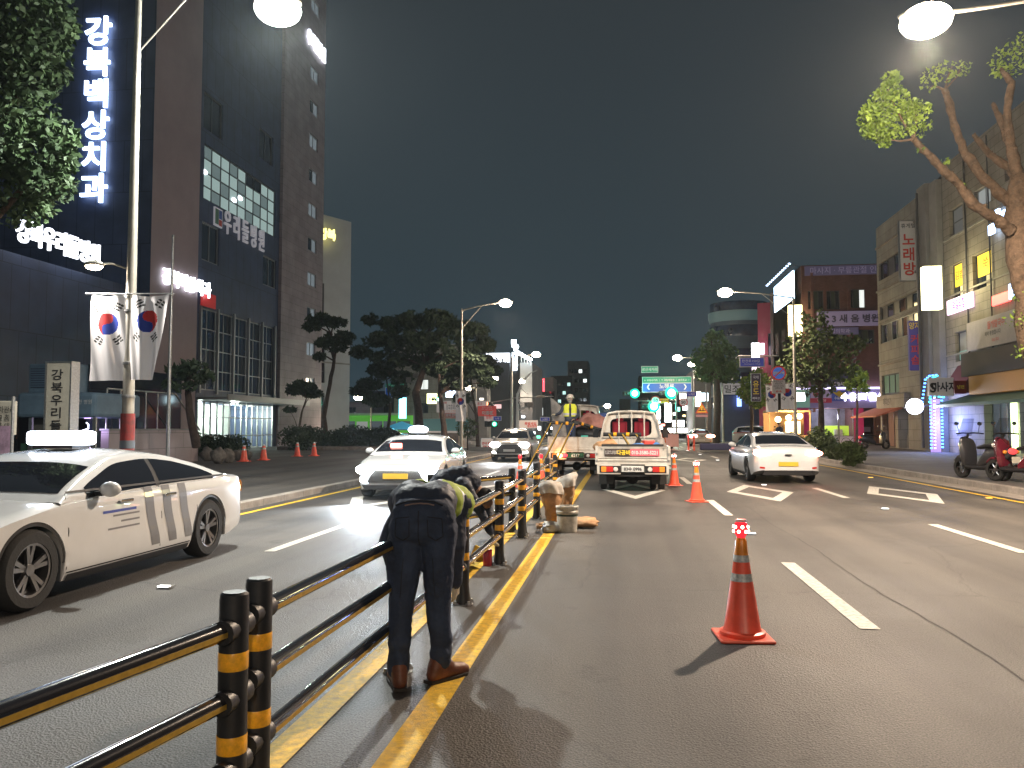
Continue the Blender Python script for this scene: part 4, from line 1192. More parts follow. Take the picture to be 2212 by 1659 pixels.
# --- the bent worker in front: legs straight, back folded away from us over the railing
o0 = Vector((-1.17, 4.72, 0))
w1 = empty('person', o0, 0, 'person bent double over the railing, seen from behind in navy trousers and brown boots', 'person')
J, T_ = M_JACKET, M_DARKCLOTH
LA, RA = Vector((-.115, -.10, .10)), Vector((.10, .05, .10))
LK, RK = Vector((-.115, -.045, .49)), Vector((.085, .045, .49))
LH, RH = Vector((-.095, .02, .88)), Vector((.085, .035, .88))
caps = [
 (LA + Vector((0, 0, .02)), .066, LA + Vector((0, .0, .10)), .058, T_), (LA + Vector((0, 0, .08)), .060, LK, .078, T_), (LK, .078, LH + Vector((0, 0, -.12)), .100, T_), (LH + Vector((0, 0, -.14)), .102, LH + Vector((0, 0, .03)), .118, T_),
 (RA + Vector((0, 0, .02)), .066, RA + Vector((0, .0, .10)), .058, T_), (RA + Vector((0, 0, .08)), .060, RK, .078, T_), (RK, .078, RH + Vector((0, 0, -.12)), .100, T_), (RH + Vector((0, 0, -.14)), .102, RH + Vector((0, 0, .03)), .118, T_),
 (LH + Vector((.0, -.03, .03)), .112, RH + Vector((-.0, -.02, .03)), .112, T_),
 (Vector((-.075, .0, .97)), .125, Vector((.075, .02, .97)), .125, T_),
 (Vector((-0.093, .08, 1.045)), .118, Vector((0.063, .09, 1.045)), .118, J),
 (Vector((-0.105, .15, 1.06)), .125, Vector((-0.135, .40, 1.03)), .13, J), (Vector((0.050, .15, 1.06)), .125, Vector((0.015, .40, 1.03)), .13, J),
 (Vector((-0.215, .40, 1.02)), .12, Vector((0.105, .42, 1.01)), .12, J), (Vector((-0.175, .45, 1.0)), .115, Vector((0.085, .50, .97)), .11, J),
 # neck, head hanging beyond
 (Vector((-0.045, .52, .95)), .06, Vector((-0.035, .60, .88)), .058, M_SKIN),
 (Vector((-0.035, .62, .86)), .082, Vector((-0.030, .68, .77)), .076, M_SKIN, (.9, 1, 1)), (Vector((-0.030, .70, .74)), .045, Vector((-0.030, .72, .71)), .035, M_SKIN), (Vector((-0.030, .745, .80)), .014, Vector((-0.030, .762, .775)), .013, M_SKIN),
 # arms hanging to the railing
 (Vector((-0.210, .42, 1.0)), .085, Vector((-0.315, .34, .76)), .062, J), (Vector((-0.315, .34, .76)), .060, Vector((-0.280, .46, .52)), .046, J),
 (Vector((0.095, .42, 1.0)), .088, Vector((0.130, .34, .76)), .066, J), (Vector((0.130, .34, .76)), .062, Vector((0.115, .42, .52)), .047, J),
 # low jacket hem and left side bulge
 (Vector((-.22, .14, .82)), .035, Vector((-.23, .12, .62)), .03, J),
]
# pocket flaps and trouser folds stacked on the boots
for H_, K_, A_ in ((LH, LK, LA), (RH, RK, RA)):
    caps.append((A_ + Vector((0, -.005, .06)), .068, A_ + Vector((0, .0, .085)), .066, T_)); caps.append((A_ + Vector((.004, 0, .15)), .067, A_ + Vector((0, .01, .165)), .064, T_))
    sx = -1 if H_.x < 0 else 1
    caps.append((K_ + Vector((sx*.062, 0, .10)), .028, K_ + Vector((sx*.070, 0, .24)), .030, T_))
hand(caps, (-.275, .475, .50), (.1, .25, -1), (.8, .2, 0), M_GLOVE, .5)
hand(caps, (.115, .435, .50), (-.15, .3, -1), (-.8, .2, 0), M_GLOVE, .5, -1)
bd = flesh('body', caps, .0095, w1, 5, .008, 8)
boot(w1, LA, -.42); boot(w1, RA, .62)
MB().ball((-.035, .655, .83), .098, M_HELMET, 18, (.95, 1.0, .95)).build('helmet', w1, smooth=60)
vc = [(Vector((-.10, .30, 1.04)), .140, Vector((-.12, .42, 1.02)), .138, M_VEST), (Vector((.05, .28, 1.04)), .143, Vector((.03, .42, 1.02)), .142, M_VEST), (Vector((-.20, .42, 1.02)), .130, Vector((.105, .44, 1.01)), .130, M_VEST), ]
v = flesh('vest', vc, .011, w1, 3, .006, 9, keep=lambda c: c.z > .90 and c.y > .20 + (.08 if c.x < -.03 else 0))
v.data.materials.append(M_SILVERTAPE)
for p in v.data.polygons:
    if abs(p.center.y - .345) < .026 or abs(p.center.x - .035 + (p.center.y-.3)*.15) < .022: p.material_index = 1
from mathutils.bvhtree import BVHTree
def ribbons(body, lines, m, name, root, r=.003, d=(0, 1, 0), start=-1.2):
    """raised seams laid on the body surface along lines of (x, z) points"""
    tr = BVHTree.FromPolygons([v.co.copy() for v in body.data.vertices], [tuple(p.vertices) for p in body.data.polygons])
    mb = MB()
    for ln in lines:
        P = []
        for (x0, z0), (x1, z1) in zip(ln, ln[1:]):
            for k in range(8):
                t = k/8; h = tr.ray_cast(Vector((lerp(x0, x1, t), start, lerp(z0, z1, t))), Vector(d))
                if h[0]: P.append(h[0] - Vector(d)*r*.4)
        if len(P) > 3: mb.tube(P, r, m, 6)
    return mb.build(name, root, smooth=60)
M_SEAM = mat('trouser seam', (.012, .016, .026), .8)
ribbons(bd, [[(.0, 1.02), (-.002, .90), (-.003, .80)]], M_SEAM, 'centre_seam', w1)
for sx in (-1, 1):
    ribbons(bd, [[(sx*.052, .985), (sx*.135, .975), (sx*.140, .87), (sx*.095, .845), (sx*.055, .87), (sx*.052, .985)]], M_SEAM, 'back_pocket', w1)
    ribbons(bd, [[(sx*.085 - .01, .74), (sx*.09 - .012, .62), (sx*.095 - .01, .50)]], M_SEAM, 'leg_seam', w1, .0025)
ribbons(bd, [[(-.15, 1.045), (-.08, 1.068), (.0, 1.075), (.08, 1.068), (.14, 1.045)]], M_SEAM, 'jacket_hem', w1, .006)
ribbons(bd, [[(-.085, 1.048), (-.04, 1.057), (.0, 1.060), (.05, 1.057), (.09, 1.048)]], mat('bare belt line', (.24, .17, .15), .8), 'waistband', w1, .0045)
# belt line

# --- the second worker, crouched over beyond the railing
w2 = empty('person', (-1.93, 8.75, 0), .1, 'second bent person, in black beyond the railing, gloved hand at a post foot', 'person')
c2 = [
 (Vector((.14, .0, .08)), .06, Vector((.12, .06, .45)), .075, T_), (Vector((.12, .06, .45)), .08, Vector((.02, -.05, .72)), .11, T_),
 (Vector((-.16, .1, .08)), .06, Vector((-.14, .1, .45)), .075, T_), (Vector((-.14, .1, .45)), .08, Vector((-.10, 0, .72)), .11, T_),
 (Vector((-.10, -.02, .76)), .13, Vector((.06, -.04, .76)), .13, T_),
 (Vector((-.06, -.02, .84)), .14, Vector((.10, .02, .90)), .15, J), (Vector((.0, .0, .90)), .15, Vector((.26, .04, .90)), .145, J), (Vector((.20, -.10, .88)), .10, Vector((.26, .16, .88)), .10, J),
 (Vector((.34, .03, .84)), .06, Vector((.40, .03, .79)), .06, M_SKIN), (Vector((.43, .03, .75)), .085, Vector((.46, .03, .69)), .07, M_SKIN),
 (Vector((.25, -.14, .86)), .075, Vector((.40, -.16, .62)), .055, J), (Vector((.40, -.16, .62)), .05, Vector((.52, -.12, .38)), .042, J), 
 (Vector((.26, .17, .86)), .075, Vector((.46, .18, .62)), .055, J), (Vector((.46, .18, .62)), .05, Vector((.56, .10, .36)), .042, J),
]
hand(c2, (.53, -.11, .36), (.25, .05, -1), (.8, .3, 0), M_GLOVE, .6)
hand(c2, (.57, .09, .34), (.2, -.1, -1), (-.5, -.8, 0), M_GLOVE, .6, -1)
flesh('body', c2, .012, w2, 4, .014, 9)
boot(w2, (.14, 0, .1), .9); boot(w2, (-.16, .1, .1), .7)
MB().ball((.44, .03, .75), .10, M_HAIR, 14).build('cap', w2, smooth=60)
# hood and bag straps bunched on the back
hb = flesh('hood', [(Vector((.10, -.03, 1.0)), .07, Vector((.24, .0, 1.02)), .075, M_JACKET), (Vector((-.05, 0, .98)), .05, Vector((.08, .02, 1.03)), .05, M_JACKET)], .012, w2, 2, .02, 14)

# --- worker standing on the left truck
w3 = empty('person', (-1.63, 26.35, .82), .1, 'person in a white helmet and yellow vest standing on the bed of the left truck', 'person')
D = Vector
c3 = [
 (D((-.10, 0, .08)), .06, D((-.10, .02, .45)), .075, T_), (D((-.10, .02, .45)), .078, D((-.09, 0, .86)), .105, T_),
 (D((.10, 0, .08)), .06, D((.10, .02, .45)), .075, T_), (D((.10, .02, .45)), .078, D((.09, 0, .86)), .105, T_),
 (D((-.08, 0, .92)), .125, D((.08, 0, .92)), .125, T_), (D((-.07, 0, 1.0)), .12, D((.07, 0, 1.0)), .12, J),
 (D((-.09, 0, 1.10)), .12, D((-.11, 0, 1.34)), .115, J), (D((.09, 0, 1.10)), .12, D((.11, 0, 1.34)), .115, J), (D((-.15, 0, 1.40)), .085, D((.15, 0, 1.40)), .085, J),
 (D((0, 0, 1.46)), .055, D((0, -.01, 1.53)), .052, M_SKIN), (D((0, 0, 1.60)), .092, D((0, -.01, 1.68)), .09, M_SKIN, (.88, 1, 1)), (D((0, -.035, 1.555)), .062, D((0, -.05, 1.59)), .060, M_MASK), (D((0, -.098, 1.635)), .013, D((0, -.108, 1.612)), .014, M_SKIN),
 (D((-.082, 0, 1.63)), .018, D((-.086, 0, 1.60)), .014, M_SKIN), (D((.082, 0, 1.63)), .018, D((.086, 0, 1.60)), .014, M_SKIN),
 (D((-.21, 0, 1.38)), .068, D((-.33, -.06, 1.17)), .055, J), (D((-.33, -.06, 1.17)), .052, D((-.47, -.16, 1.12)), .042, J),
 (D((.21, 0, 1.38)), .068, D((.27, .0, 1.10)), .055, J), (D((.27, 0, 1.10)), .052, D((.14, -.17, .98)), .042, J),
]
hand(c3, (-.485, -.165, 1.12), (-1, -.3, 0), (0, -.5, -1), M_GLOVE, .7)
hand(c3, (.125, -.185, .97), (-.7, -.6, -.3), (0, -.5, -1), M_SKIN, .6, -1)
flesh('body', c3, .012, w3, 4, .008, 9)
boot(w3, (-.10, 0, .1), pi); boot(w3, (.10, 0, .1), pi)
hm = MB().ball((0, .0, 1.69), .125, M_HELMET, 20, (.95, 1.1, .88)).lathe([(.115, 1.67), (.15, 1.66), (.15, 1.668), (.115, 1.685)], M_HELMET, n=24, caps=False).box((0, -.13, 1.672), (.16, .07, .012), M_HELMET); hm.build('helmet', w3, smooth=50)
MB().box((0, -.088, 1.648), (.13, .03, .03), M_BLACK).build('safety_glasses', w3, bevel=.008)
vc = [(D((-.09, -.0, 1.10)), .132, D((-.11, 0, 1.36)), .127, M_VESTY), (D((.09, 0, 1.10)), .132, D((.11, 0, 1.36)), .127, M_VESTY), (D((-.10, 0, 1.38)), .11, D((.10, 0, 1.38)), .11, M_VESTY)]
v = flesh('vest', vc, .012, w3, 3, .003, 9, keep=lambda c: 1.06 < c.z < 1.47 and (abs(c.x) > .035 or c.y > 0))
v.data.materials.append(M_SILVERTAPE)
for p in v.data.polygons:
    if abs(p.center.z - 1.13) < .035: p.material_index = 1
# distant pedestrian near the street works
w4 = empty('person', (10.75, 57, .13), .3, 'distant pedestrian in dark clothes left of the white parked car', 'person')
c4 = [(D((-.08, 0, .05)), .05, D((-.09, 0, .85)), .09, T_), (D((.10, .05, .05)), .05, D((.09, 0, .85)), .09, T_), (D((-.08, 0, .9)), .12, D((.08, 0, .9)), .12, T_), (D((0, 0, 1.05)), .13, D((0, 0, 1.35)), .15, J), (D((-.14, 0, 1.38)), .07, D((.14, 0, 1.38)), .07, J),
      (D((0, 0, 1.45)), .05, D((0, 0, 1.52)), .05, M_SKIN), (D((0, 0, 1.60)), .09, D((0, 0, 1.66)), .09, M_SKIN), (D((-.20, 0, 1.36)), .06, D((-.24, .02, .9)), .045, J), (D((.20, 0, 1.36)), .06, D((.24, -.02, .9)), .045, J)]
hand(c4, (-.24, .02, .88), (0, 0, -1), (.8, 0, 0), M_SKIN, .3); hand(c4, (.24, -.02, .88), (0, 0, -1), (-.8, 0, 0), M_SKIN, .3, -1)
flesh('body', c4, .02, w4, 2); MB().ball((0, .02, 1.66), .105, M_HAIR, 10).build('hair', w4, smooth=60)
boot(w4, (-.08, 0, .1), pi); boot(w4, (.10, .05, .1), pi)
# ------------------------------------------------------------------ street lamps
GL_ = 'street lamps along the avenue'
def streetlight(label, base, head, warm, power, hr=.30, z0=.12, rod=.075, visible_pole=True, group=GL_, rise=.38):
    root = empty('street_lamp', (base[0], base[1], z0), 0, label, 'street lamp', group)
    b = Vector((0, 0, 0)); hd = Vector((head[0]-base[0], head[1]-base[1], head[2]-z0)); top = hd.z - .25 + (rise - .38)
    p = MB().tube([(0, 0, 0), (0, 0, .5), (0, 0, top*.5), (0, 0, top)], [rod*1.5, rod*1.35, rod*1.0, rod*.62], M_POLE, 14)
    p.lathe([(rod*2.6, 0), (rod*2.6, .03), (rod*1.7, .05), (rod*1.6, .28), (rod*1.35, .30)], M_POLE, n=16)
    p.build('pole', root, smooth=50)
    hv = Vector((hd.x, hd.y, 0)); q = []
    for i in range(9):
        t = i/8; q.append(Vector((hv.x*t, hv.y*t, (top - .1 + .38*sin(t*pi*.5)) if rise < .5 else lerp(top + .25*sin(t*pi), hd.z + .12, t**2))))
    a = MB().tube(q, [.035]*9, M_POLE, 8); a.cyl((0, 0, top*.86), (hv.x*.45, hv.y*.45, top+.12), .014, .014, M_POLE, 6); a.build('arm', root, smooth=50)
    d = hv.normalized()
    h = MB().ball((hd.x, hd.y, hd.z + .10), .5, M_POLE, 14, (.62*abs(d.x)+.3, .62*abs(d.y)+.3, .16)).build('lamp_head', root, smooth=60)
    e = (M_LAMPW if warm else M_LAMPC)
    MB().ball((hd.x, hd.y, hd.z - .0), hr, e, 16, (1, 1, .62)).build('lamp_glass', h, smooth=60)  # lit glass made oversized to stand for the lamp's glare
    if power:
        col = (1, .77, .57) if warm else (.98, 1.0, .93)
        lamp('SPOT', 'lamp_light', h, (hd.x, hd.y, hd.z - hr*.62 - .05), power, col, .14, (0, 0, 0), radians(164), .45)
        if power > 2000: lamp('POINT', 'stray_light', h, (hd.x, hd.y, hd.z - hr*.7 - .1), power*(.3 if base[0] > 0 and base[1] == 14 else .16), col, .2)
    return root
s_near = streetlight('street lamp on the left pavement with two national flags hung on its pole', (PY(279, 800, 12.3).x, 12.3), tuple(PY(600, 20, 13)), False, 4200, .40, rise=.9)
streetlight('street lamp glaring at the top right above the pruned ginkgo', (9.3, 14), tuple(PY(2000, 45, 14)), True, 6800, .41, z0=.13, rise=.7)
streetlight('street lamp behind the camera on the right pavement', (9.3, -14), (5.35, -14, 8.5), True, 5200, .3, z0=.13)
streetlight('street lamp behind the camera on the left pavement', (-7.5, -17), (-5.0, -17, 8.5), False, 1600, .3)
def on(px, py, X):
    p = PX(px, py, X); return p
p = PY(1566, 632, 41.5); streetlight('street lamp over the right lanes beside the street name sign', (8.6 + .0, 41.5), (p.x, 41.5, p.z), True, 3400, .36, z0=.13)
p = PY(1092, 655, 43); streetlight('street lamp on the left kerb in front of the wide pine, bright round head', (-8.55, 43), (p.x, 43, p.z), True, 3000, .34)
p = PY(1463, 773, 78); streetlight('street lamp far right, its arm crossing the green street tree', (9.6, 78), (p.x, 78, p.z), True, 2800, .42, z0=.13)
p = PY(1158, 766, 76); streetlight('street lamp far left beside the white letter tower', (-10.2, 76), (p.x, 76, p.z), True, 2600, .42)
for px, py, Y, dx, lab in ((1494, 787, 100, 2.6, 'distant street lamp right of the big direction sign'), (1069, 818, 92, -2.2, 'distant street lamp over the banners at the left corner'),
                      (1013, 838, 88, 2.4, 'distant street lamp left of the hanging flag, warm head'), (1127, 824, 105, -2.4, 'distant street lamp before the tall grey building'),
                      (1312, 877, 120, -2.4, 'farthest street lamp, low above the left truck cab'), (1419, 867, 110, 2, 'distant street lamp between the green signals'),
                      (1369, 901, 125, 2.5, 'distant street lamp low over the junction'), (774, 859, 70, 1.2, 'low street lamp before the green bus, warm head')):
    p = PY(px, py, Y); streetlight(lab, (p.x + dx, Y), p, True, 900 if Y > 80 else 1400, .26 + Y*.0018, rod=.06)
# small pavement lamp on the same near pole
h = MB().tube([(0, 0, 4.0), (-.35, 0, 4.12), (-.62, 0, 4.12)], .018, M_POLE, 6); h.build('side_arm', s_near)
h = MB().ball((-.68, 0, 4.12), .12, M_POLE, 12, (1.5, 1, .5)).build('side_lamp_head', s_near, smooth=60)
MB().ball((-.68, 0, 4.08), .11, M_LAMPW, 12, (1.3, 1, .5)).build('side_lamp_glass', h, smooth=60)
lamp('SPOT', 'side_light', h, (-.68, -.25, 4.0), 480, (1, .93, .85), .08, (0, 0, 0), radians(150), .5)
# the painted wrap on the lower pole
w = MB().lathe([(.115, .35), (.110, 1.62)], mat('red wrap', (.34, .035, .035), .5, var=.5, vscale=5, var_col=(.16, .05, .05)), n=24, caps=False).build('wrap', s_near, smooth=60)
MB().lathe([(.1165, 1.05), (.1155, 1.18)], mat('grey wrap', (.13, .16, .20), .5), n=24, caps=False).build('wrap_band', s_near, smooth=60)
text('4.19', .17, M_TXTW, w, (0, -.124, .72), rz=0, tilt=.5, sx=.62); text('HO', .13, M_TXTW, w, (.01, -.124, .95), rz=0, tilt=.5, sx=.7)
for z in (1.9, 2.45, 3.32): MB().lathe([(.09, z-.025), (.105, z-.02), (.105, z+.02), (.09, z+.025)], M_STEEL, n=18, caps=False).build('clamp', s_near, smooth=50)

# ------------------------------------------------------------------ flags
def flagcol(mirror):
    cu, cv, R = 0.0, 0.0, .185
    def f(x, y):                       # metres from emblem centre
        if mirror: x = -x
        r = sqrt(x*x + y*y)
        if r < R:
            # swirl: blue on the left, red on the right, with the two lobes
            if sqrt(x*x + (y - R/2)**2) < R/2: return M_FLAGR
            if sqrt(x*x + (y + R/2)**2) < R/2: return M_FLAGB
            return M_FLAGR if x > 0 else M_FLAGB
        for k, (tx, ty) in enumerate(((-.175, .285), (.185, .285), (-.185, -.27), (.16, -.27))):
            a = atan2(ty, tx) ; dx, dy = x - tx, y - ty
            u = dx*cos(a) + dy*sin(a); w_ = -dx*sin(a) + dy*cos(a)
            if abs(w_) < .072 and abs(u) < .066:
                for j, uu in enumerate((-.046, 0, .046)):
                    if abs(u - uu) < .0145:
                        broken = (k, j) in ((1, 0), (1, 1), (1, 2), (0, 1), (2, 0), (2, 2))
                        if k == 3: broken = True
                        if k == 0: broken = False
                        if not (broken and abs(w_) < .008): return M_FLAGK
        return M_FLAGW
    return f
def flag(label, top_left, w, h, mirror, emb_v=.665, seed=0, taper=0.0, rod=True, group='national flags', nu=44, nv=100, sc=1.0, rz=0):
    root = empty('flag', top_left, rz, label, 'flag', group)
    fc = flagcol(mirror)
    def P(u, v):
        wave = .045*sin(u*7 + seed + v*1.5)*(1.1 - v*.7) + .02*sin(u*15 + v*6 + seed)
        x = w*u; 
        if taper: x = x if taper < 0 else x
        x += (-taper*(1 - v)*w*(u) if taper else 0)
        sag = .03*sin(pi*u)*v
        return (x, wave, -h*(1 - v) - sag)
    def mf(u, v): return fc((u - .5)*w/sc, (v - emb_v)*h/sc)
    MB().grid(P, nu, nv, M_FLAGW, mf).build('cloth', root, smooth=80)
    if rod: MB().cyl((-.06, 0, .02), (w + .06, 0, .0), .012, .012, M_STEEL, 8).ball((-.07, 0, .02), .025, M_STEEL, 8).build('rod', root, smooth=50)
    return root
Yf = 12.2
p = PY(196, 637, Yf); q = PY(268, 822, Yf); flag('white flag hanging left of the near lamp pole, red and blue disc', p, q.x - p.x, p.z - q.z, True, .665, 0.3)
p = PY(283, 637, Yf); q = PY(364, 820, Yf); flag('white flag hanging right of the near lamp pole, narrowing to its foot', p, q.x - p.x, p.z - q.z, False, .70, 2.1, taper=.40)
def smallflag(label, px0, py0, px1, py1, Y, mirror, seed, grp='national flags'):
    p = PY(px0, py0, Y); q = PY(px1, py1, Y); w = q.x - p.x; h = p.z - q.z
    return flag(label, p, w, h, mirror, .66, seed, nu=22, nv=44, sc=w/.56, group=grp)
smallflag('white flag draped from the pole before the banners at the left corner', 984, 844, 1006, 910, 42.6, True, 1)
smallflag('small white flag left of the round no parking sign pole', 1654, 832, 1681, 890, 41.2, False, 2)
smallflag('small white flag right of the round no parking sign pole', 1686, 828, 1716, 884, 41.2, True, 3)

# ------------------------------------------------------------------ trees
def leafcloud(mb, c, r, n, size, m, sq=(1, 1, 1), hollow=.35, el=1.0, gap=-.22):
    c = Vector(c)
    for _ in range(n):
        while True:
            d = Vector((random.uniform(-1, 1), random.uniform(-1, 1), random.uniform(-1, 1)))
            if hollow*hollow < d.length_squared < 1: break
        p = c + Vector((d.x*r*sq[0], d.y*r*sq[1], d.z*r*sq[2]))
        if noise.noise(p*(1.9/max(r, .3)) + Vector((3, 7, 1))) < gap: continue
        a = Vector((random.uniform(-1, 1), random.uniform(-1, 1), random.uniform(-1, 1))).normalized()
        b_ = a.cross(Vector((random.uniform(-1, 1), random.uniform(-1, 1), random.uniform(-1, 1)))).normalized()
        s = size*random.uniform(.6, 1.3)
        mb.add([p - a*s*el, p - b_*s*.55, p + a*s*el, p + b_*s*.55], [(0, 1, 2, 3)], m)
def tree(name, label, base, trunk, limbs, clouds, leaf, bark, size, dens=1.0, group=None, cat='tree', twigs=0, el=1.0):
    """trunk / limbs: [(points, radii)] in world space; clouds: (centre, radius, count, squash)"""
    root = empty(name, base, 0, label, cat, group); o = Vector(base)
    if twigs: limbs = [(p_, [r_*.80 for r_ in q_]) for p_, q_ in limbs]
    gap = .02 if leaf is M_PINE else -.22
    mb = MB()
    for pts, rs in trunk:
        V = [Vector(p) - o for p in pts]; n = 10
        P = []; R = []
        for (a, ra), (b_, rb) in zip(zip(V, rs), zip(V[1:], rs[1:])):
            for k in range(3):
                t = k/3; P.append(a.lerp(b_, t) + Vector((random.uniform(-1, 1), random.uniform(-1, 1), 0))*ra*.18); R.append(lerp(ra, rb, t)*random.uniform(.92, 1.12))
        P.append(V[-1]); R.append(rs[-1]); mb.tube(P, R, bark, n)
    mb.build('trunk', root, smooth=60)
    for pts, rs in limbs:
        V = [Vector(p) - o for p in pts]; P = []; R = []
        for (a, ra), (b_, rb) in zip(zip(V, rs), zip(V[1:], rs[1:])):
            for k in range(5):
                t = k/5; P.append(a.lerp(b_, t) + Vector((random.uniform(-1, 1), random.uniform(-1, 1), random.uniform(-1, 1)))*ra*.16); R.append(lerp(ra, rb, t)*random.uniform(.84, 1.16))
        P.append(V[-1]); R.append(rs[-1])
        lm = MB().tube(P, R, bark, 10)
        for i in range(twigs):         # knobbly stubs where it was pruned
            k = random.randrange(1, len(P)); d = Vector((random.uniform(-1, 1), random.uniform(-1, 1), random.uniform(-.3, 1))).normalized()
            lm.ball(P[k] + d*R[k]*.9, R[k]*random.uniform(.25, .5), bark, 6)
        lm.build('limb', root, smooth=60)
    cr = MB()
    for c, r, n, sq in clouds: leafcloud(cr, Vector(c) - o, r, int(n*dens), size, leaf, sq, el=el, gap=gap)
    if cr.v: cr.build('crown', root)
    return root
random.seed(11)
def pts(Y, *xy, dy=0.0): return [PY(x, y, Y + dy*i) for i, (x, y) in enumerate(xy)]
Yt = 19.3
base = G(2252, 1060, .13); base = Vector((10.1, Yt, .13))
fork = PY(2196, 500, Yt)
limbs = [
 (pts(Yt, (2196, 505), (2182, 496), (2146, 470), (2100, 440), (2063, 390), (2037, 367), (1994, 324), (1974, 301), dy=-.12), [.20, .17, .15, .135, .12, .115, .10, .085]),
 (pts(Yt, (2196, 470), (2186, 440), (2153, 413), (2113, 370), (2086, 334), (2063, 275), (2047, 212), (2040, 195), dy=.05), [.19, .17, .15, .135, .13, .115, .10, .09]),
 (pts(Yt+.5, (2200, 400), (2182, 364), (2136, 334), (2103, 291), dy=.2), [.14, .12, .10, .06]),
 (pts(Yt, (2200, 380), (2185, 321), (2163, 265), (2146, 225), dy=.15), [.15, .13, .10, .06]),
 (pts(Yt, (2200, 380), (2182, 317), (2176, 232), (2184, 179), (2163, 150), dy=-.1), [.15, .13, .11, .09, .05]),
 (pts(Yt-.8, (1974, 301), (1950, 262), (1925, 215), (1915, 175)), [.045, .035, .022, .012]),
 (pts(Yt-.8, (1974, 301), (1940, 305), (1915, 300)), [.04, .022, .012]),
 (pts(Yt-.8, (1974, 301), (1980, 265), (1978, 240)), [.035, .02, .01]),
 (pts(Yt+.3, (2040, 195), (2020, 185), (2008, 190)), [.05, .03, .015]),
 (pts(Yt+.3, (2040, 195), (2050, 160), (2058, 140)), [.03, .02, .01]), (pts(Yt+.3, (2040, 195), (2068, 165), (2075, 145)), [.03, .02, .01]),
]
clouds = []
for x, y, r, n in ((1926, 170, .22, 200), (1922, 195, .28, 240), (1900, 215, .26, 200), (1935, 225, .40, 420), (1885, 255, .34, 340), (1905, 280, .36, 360), (1965, 240, .34, 260), (1985, 240, .28, 150), (1875, 240, .22, 150), (1880, 285, .24, 160), (1945, 275, .34, 260), (1912, 310, .14, 60), (1985, 275, .3, 110),
                   (2010, 180, .25, 50), (2040, 155, .3, 70), (2075, 150, .25, 60), (2012, 160, .25, 50), (2185, 130, .5, 170), (2205, 110, .5, 130), (2160, 150, .25, 50), (2209, 640, .22, 50), (2200, 690, .3, 60), (2205, 760, .2, 40), (2075, 400, .12, 25), (2040, 350, .12, 20), (1990, 320, .12, 16)):
    clouds.append((PY(x, y, Yt - (.8 if x < 2000 else 0)), r, n, (1, 1, .8)))
tree('ginkgo_tree', 'pruned ginkgo at the right edge with knobbly bare limbs and one leafy tip', base,
     [([base, PY(2245, 800, Yt), PY(2222, 640, Yt), PY(2206, 560, Yt), PY(2196, 470, Yt), PY(2200, 380, Yt)], [.34, .27, .27, .28, .27, .16])], limbs, clouds, M_LEAF, M_BARK, .047, 1.35, group='ginkgo street trees', twigs=30)
# left ginkgo crown hanging in from the corner
Yl = 12.8
cl = []
for x, y, r, n in ((0, 40, 1.2, 2300), (80, 30, .7, 900), (-20, 150, 1.1, 1700), (60, 120, .75, 1100), (110, 60, .45, 420), (20, 260, .9, 1300), (100, 170, .35, 350), (75, 330, .7, 1000), (125, 300, .42, 560), (30, 410, .8, 1100), (105, 390, .45, 520), (130, 350, .28, 240), (60, 450, .38, 300), (-60, 300, 1.3, 1400)):
    cl.append((PY(x, y, Yl + random.uniform(-.4, .4)), r, n, (1, 1, .9)))
bl_ = Vector((-12.2, Yl, .12))
tree('ginkgo_tree', 'leafy ginkgo whose crown hangs into the top left corner', bl_, [([bl_, (-12.1, Yl, 3), (-11.9, Yl, 6)], [.24, .2, .16])],
     [([(-12.1, Yl, 4.2), PY(40, 420, Yl), PY(90, 360, Yl)], [.1, .05, .02]), ([(-11.9, Yl, 6), PY(20, 250, Yl), PY(70, 120, Yl)], [.12, .07, .03])], cl, M_LEAFD if False else mat('left ginkgo leaf', (.055, .095, .035), .65, var=.6, vscale=1.6, var_col=(.015, .035, .015)), M_BARK, .075, 1.0, group='ginkgo street trees')
# pines before the hospital
def pine(label, Y, trunkpx, tr, pads, dens=1.0, branches=()):
    t = [PY(x, y, Y) for x, y in trunkpx]; b0 = Vector((t[0].x, t[0].y, .12)); t[0] = b0
    rs = [lerp(tr, tr*.35, i/(len(t)-1)) for i in range(len(t))]
    lim = []
    for (x, y, rx, ry) in pads:
        c = PY(x, y, Y); k = min(t, key=lambda q: abs(q.z - c.z + .8)); 
        lim.append(([k, k.lerp(c, .5) + Vector((0, 0, .15)), c], [tr*.32, tr*.2, tr*.08]))
    s = Y/F
    cl = [(PY(x, y, Y + random.uniform(-1, 1)), rx*s, rx*ry*2.1, (1, 1, ry/rx)) for x, y, rx, ry in pads]
    return tree('pine_tree', label, b0, [(t, rs)], lim[:8], cl, M_PINE, M_BARKD, .145, dens*1.25, group='pine trees before the hospital', el=1.4)
pine('wide spreading pine with a thick dark trunk behind the white taxi', 50, [(903, 975), (905, 900), (898, 850), (918, 790), (930, 740), (925, 700)], .30,
     [(930, 690, 75, 20), (870, 700, 60, 18), (1000, 715, 60, 22), (830, 735, 50, 20), (905, 740, 70, 24), (980, 755, 65, 24), (1040, 745, 32, 20), (850, 775, 55, 20), (930, 785, 50, 22), (1000, 790, 60, 22), (800, 690, 20, 14), (780, 760, 28, 15)], .62)
pine('tall narrow pine standing before the plain white tower', 52, [(706, 972), (700, 900), (712, 830), (722, 780), (715, 720)], .20,
     [(690, 690, 32, 14), (725, 697, 26, 11), (672, 705, 22, 10), (735, 730, 36, 16), (705, 740, 26, 12), (728, 752, 26, 9), (690, 770, 14, 8)], 1.5)
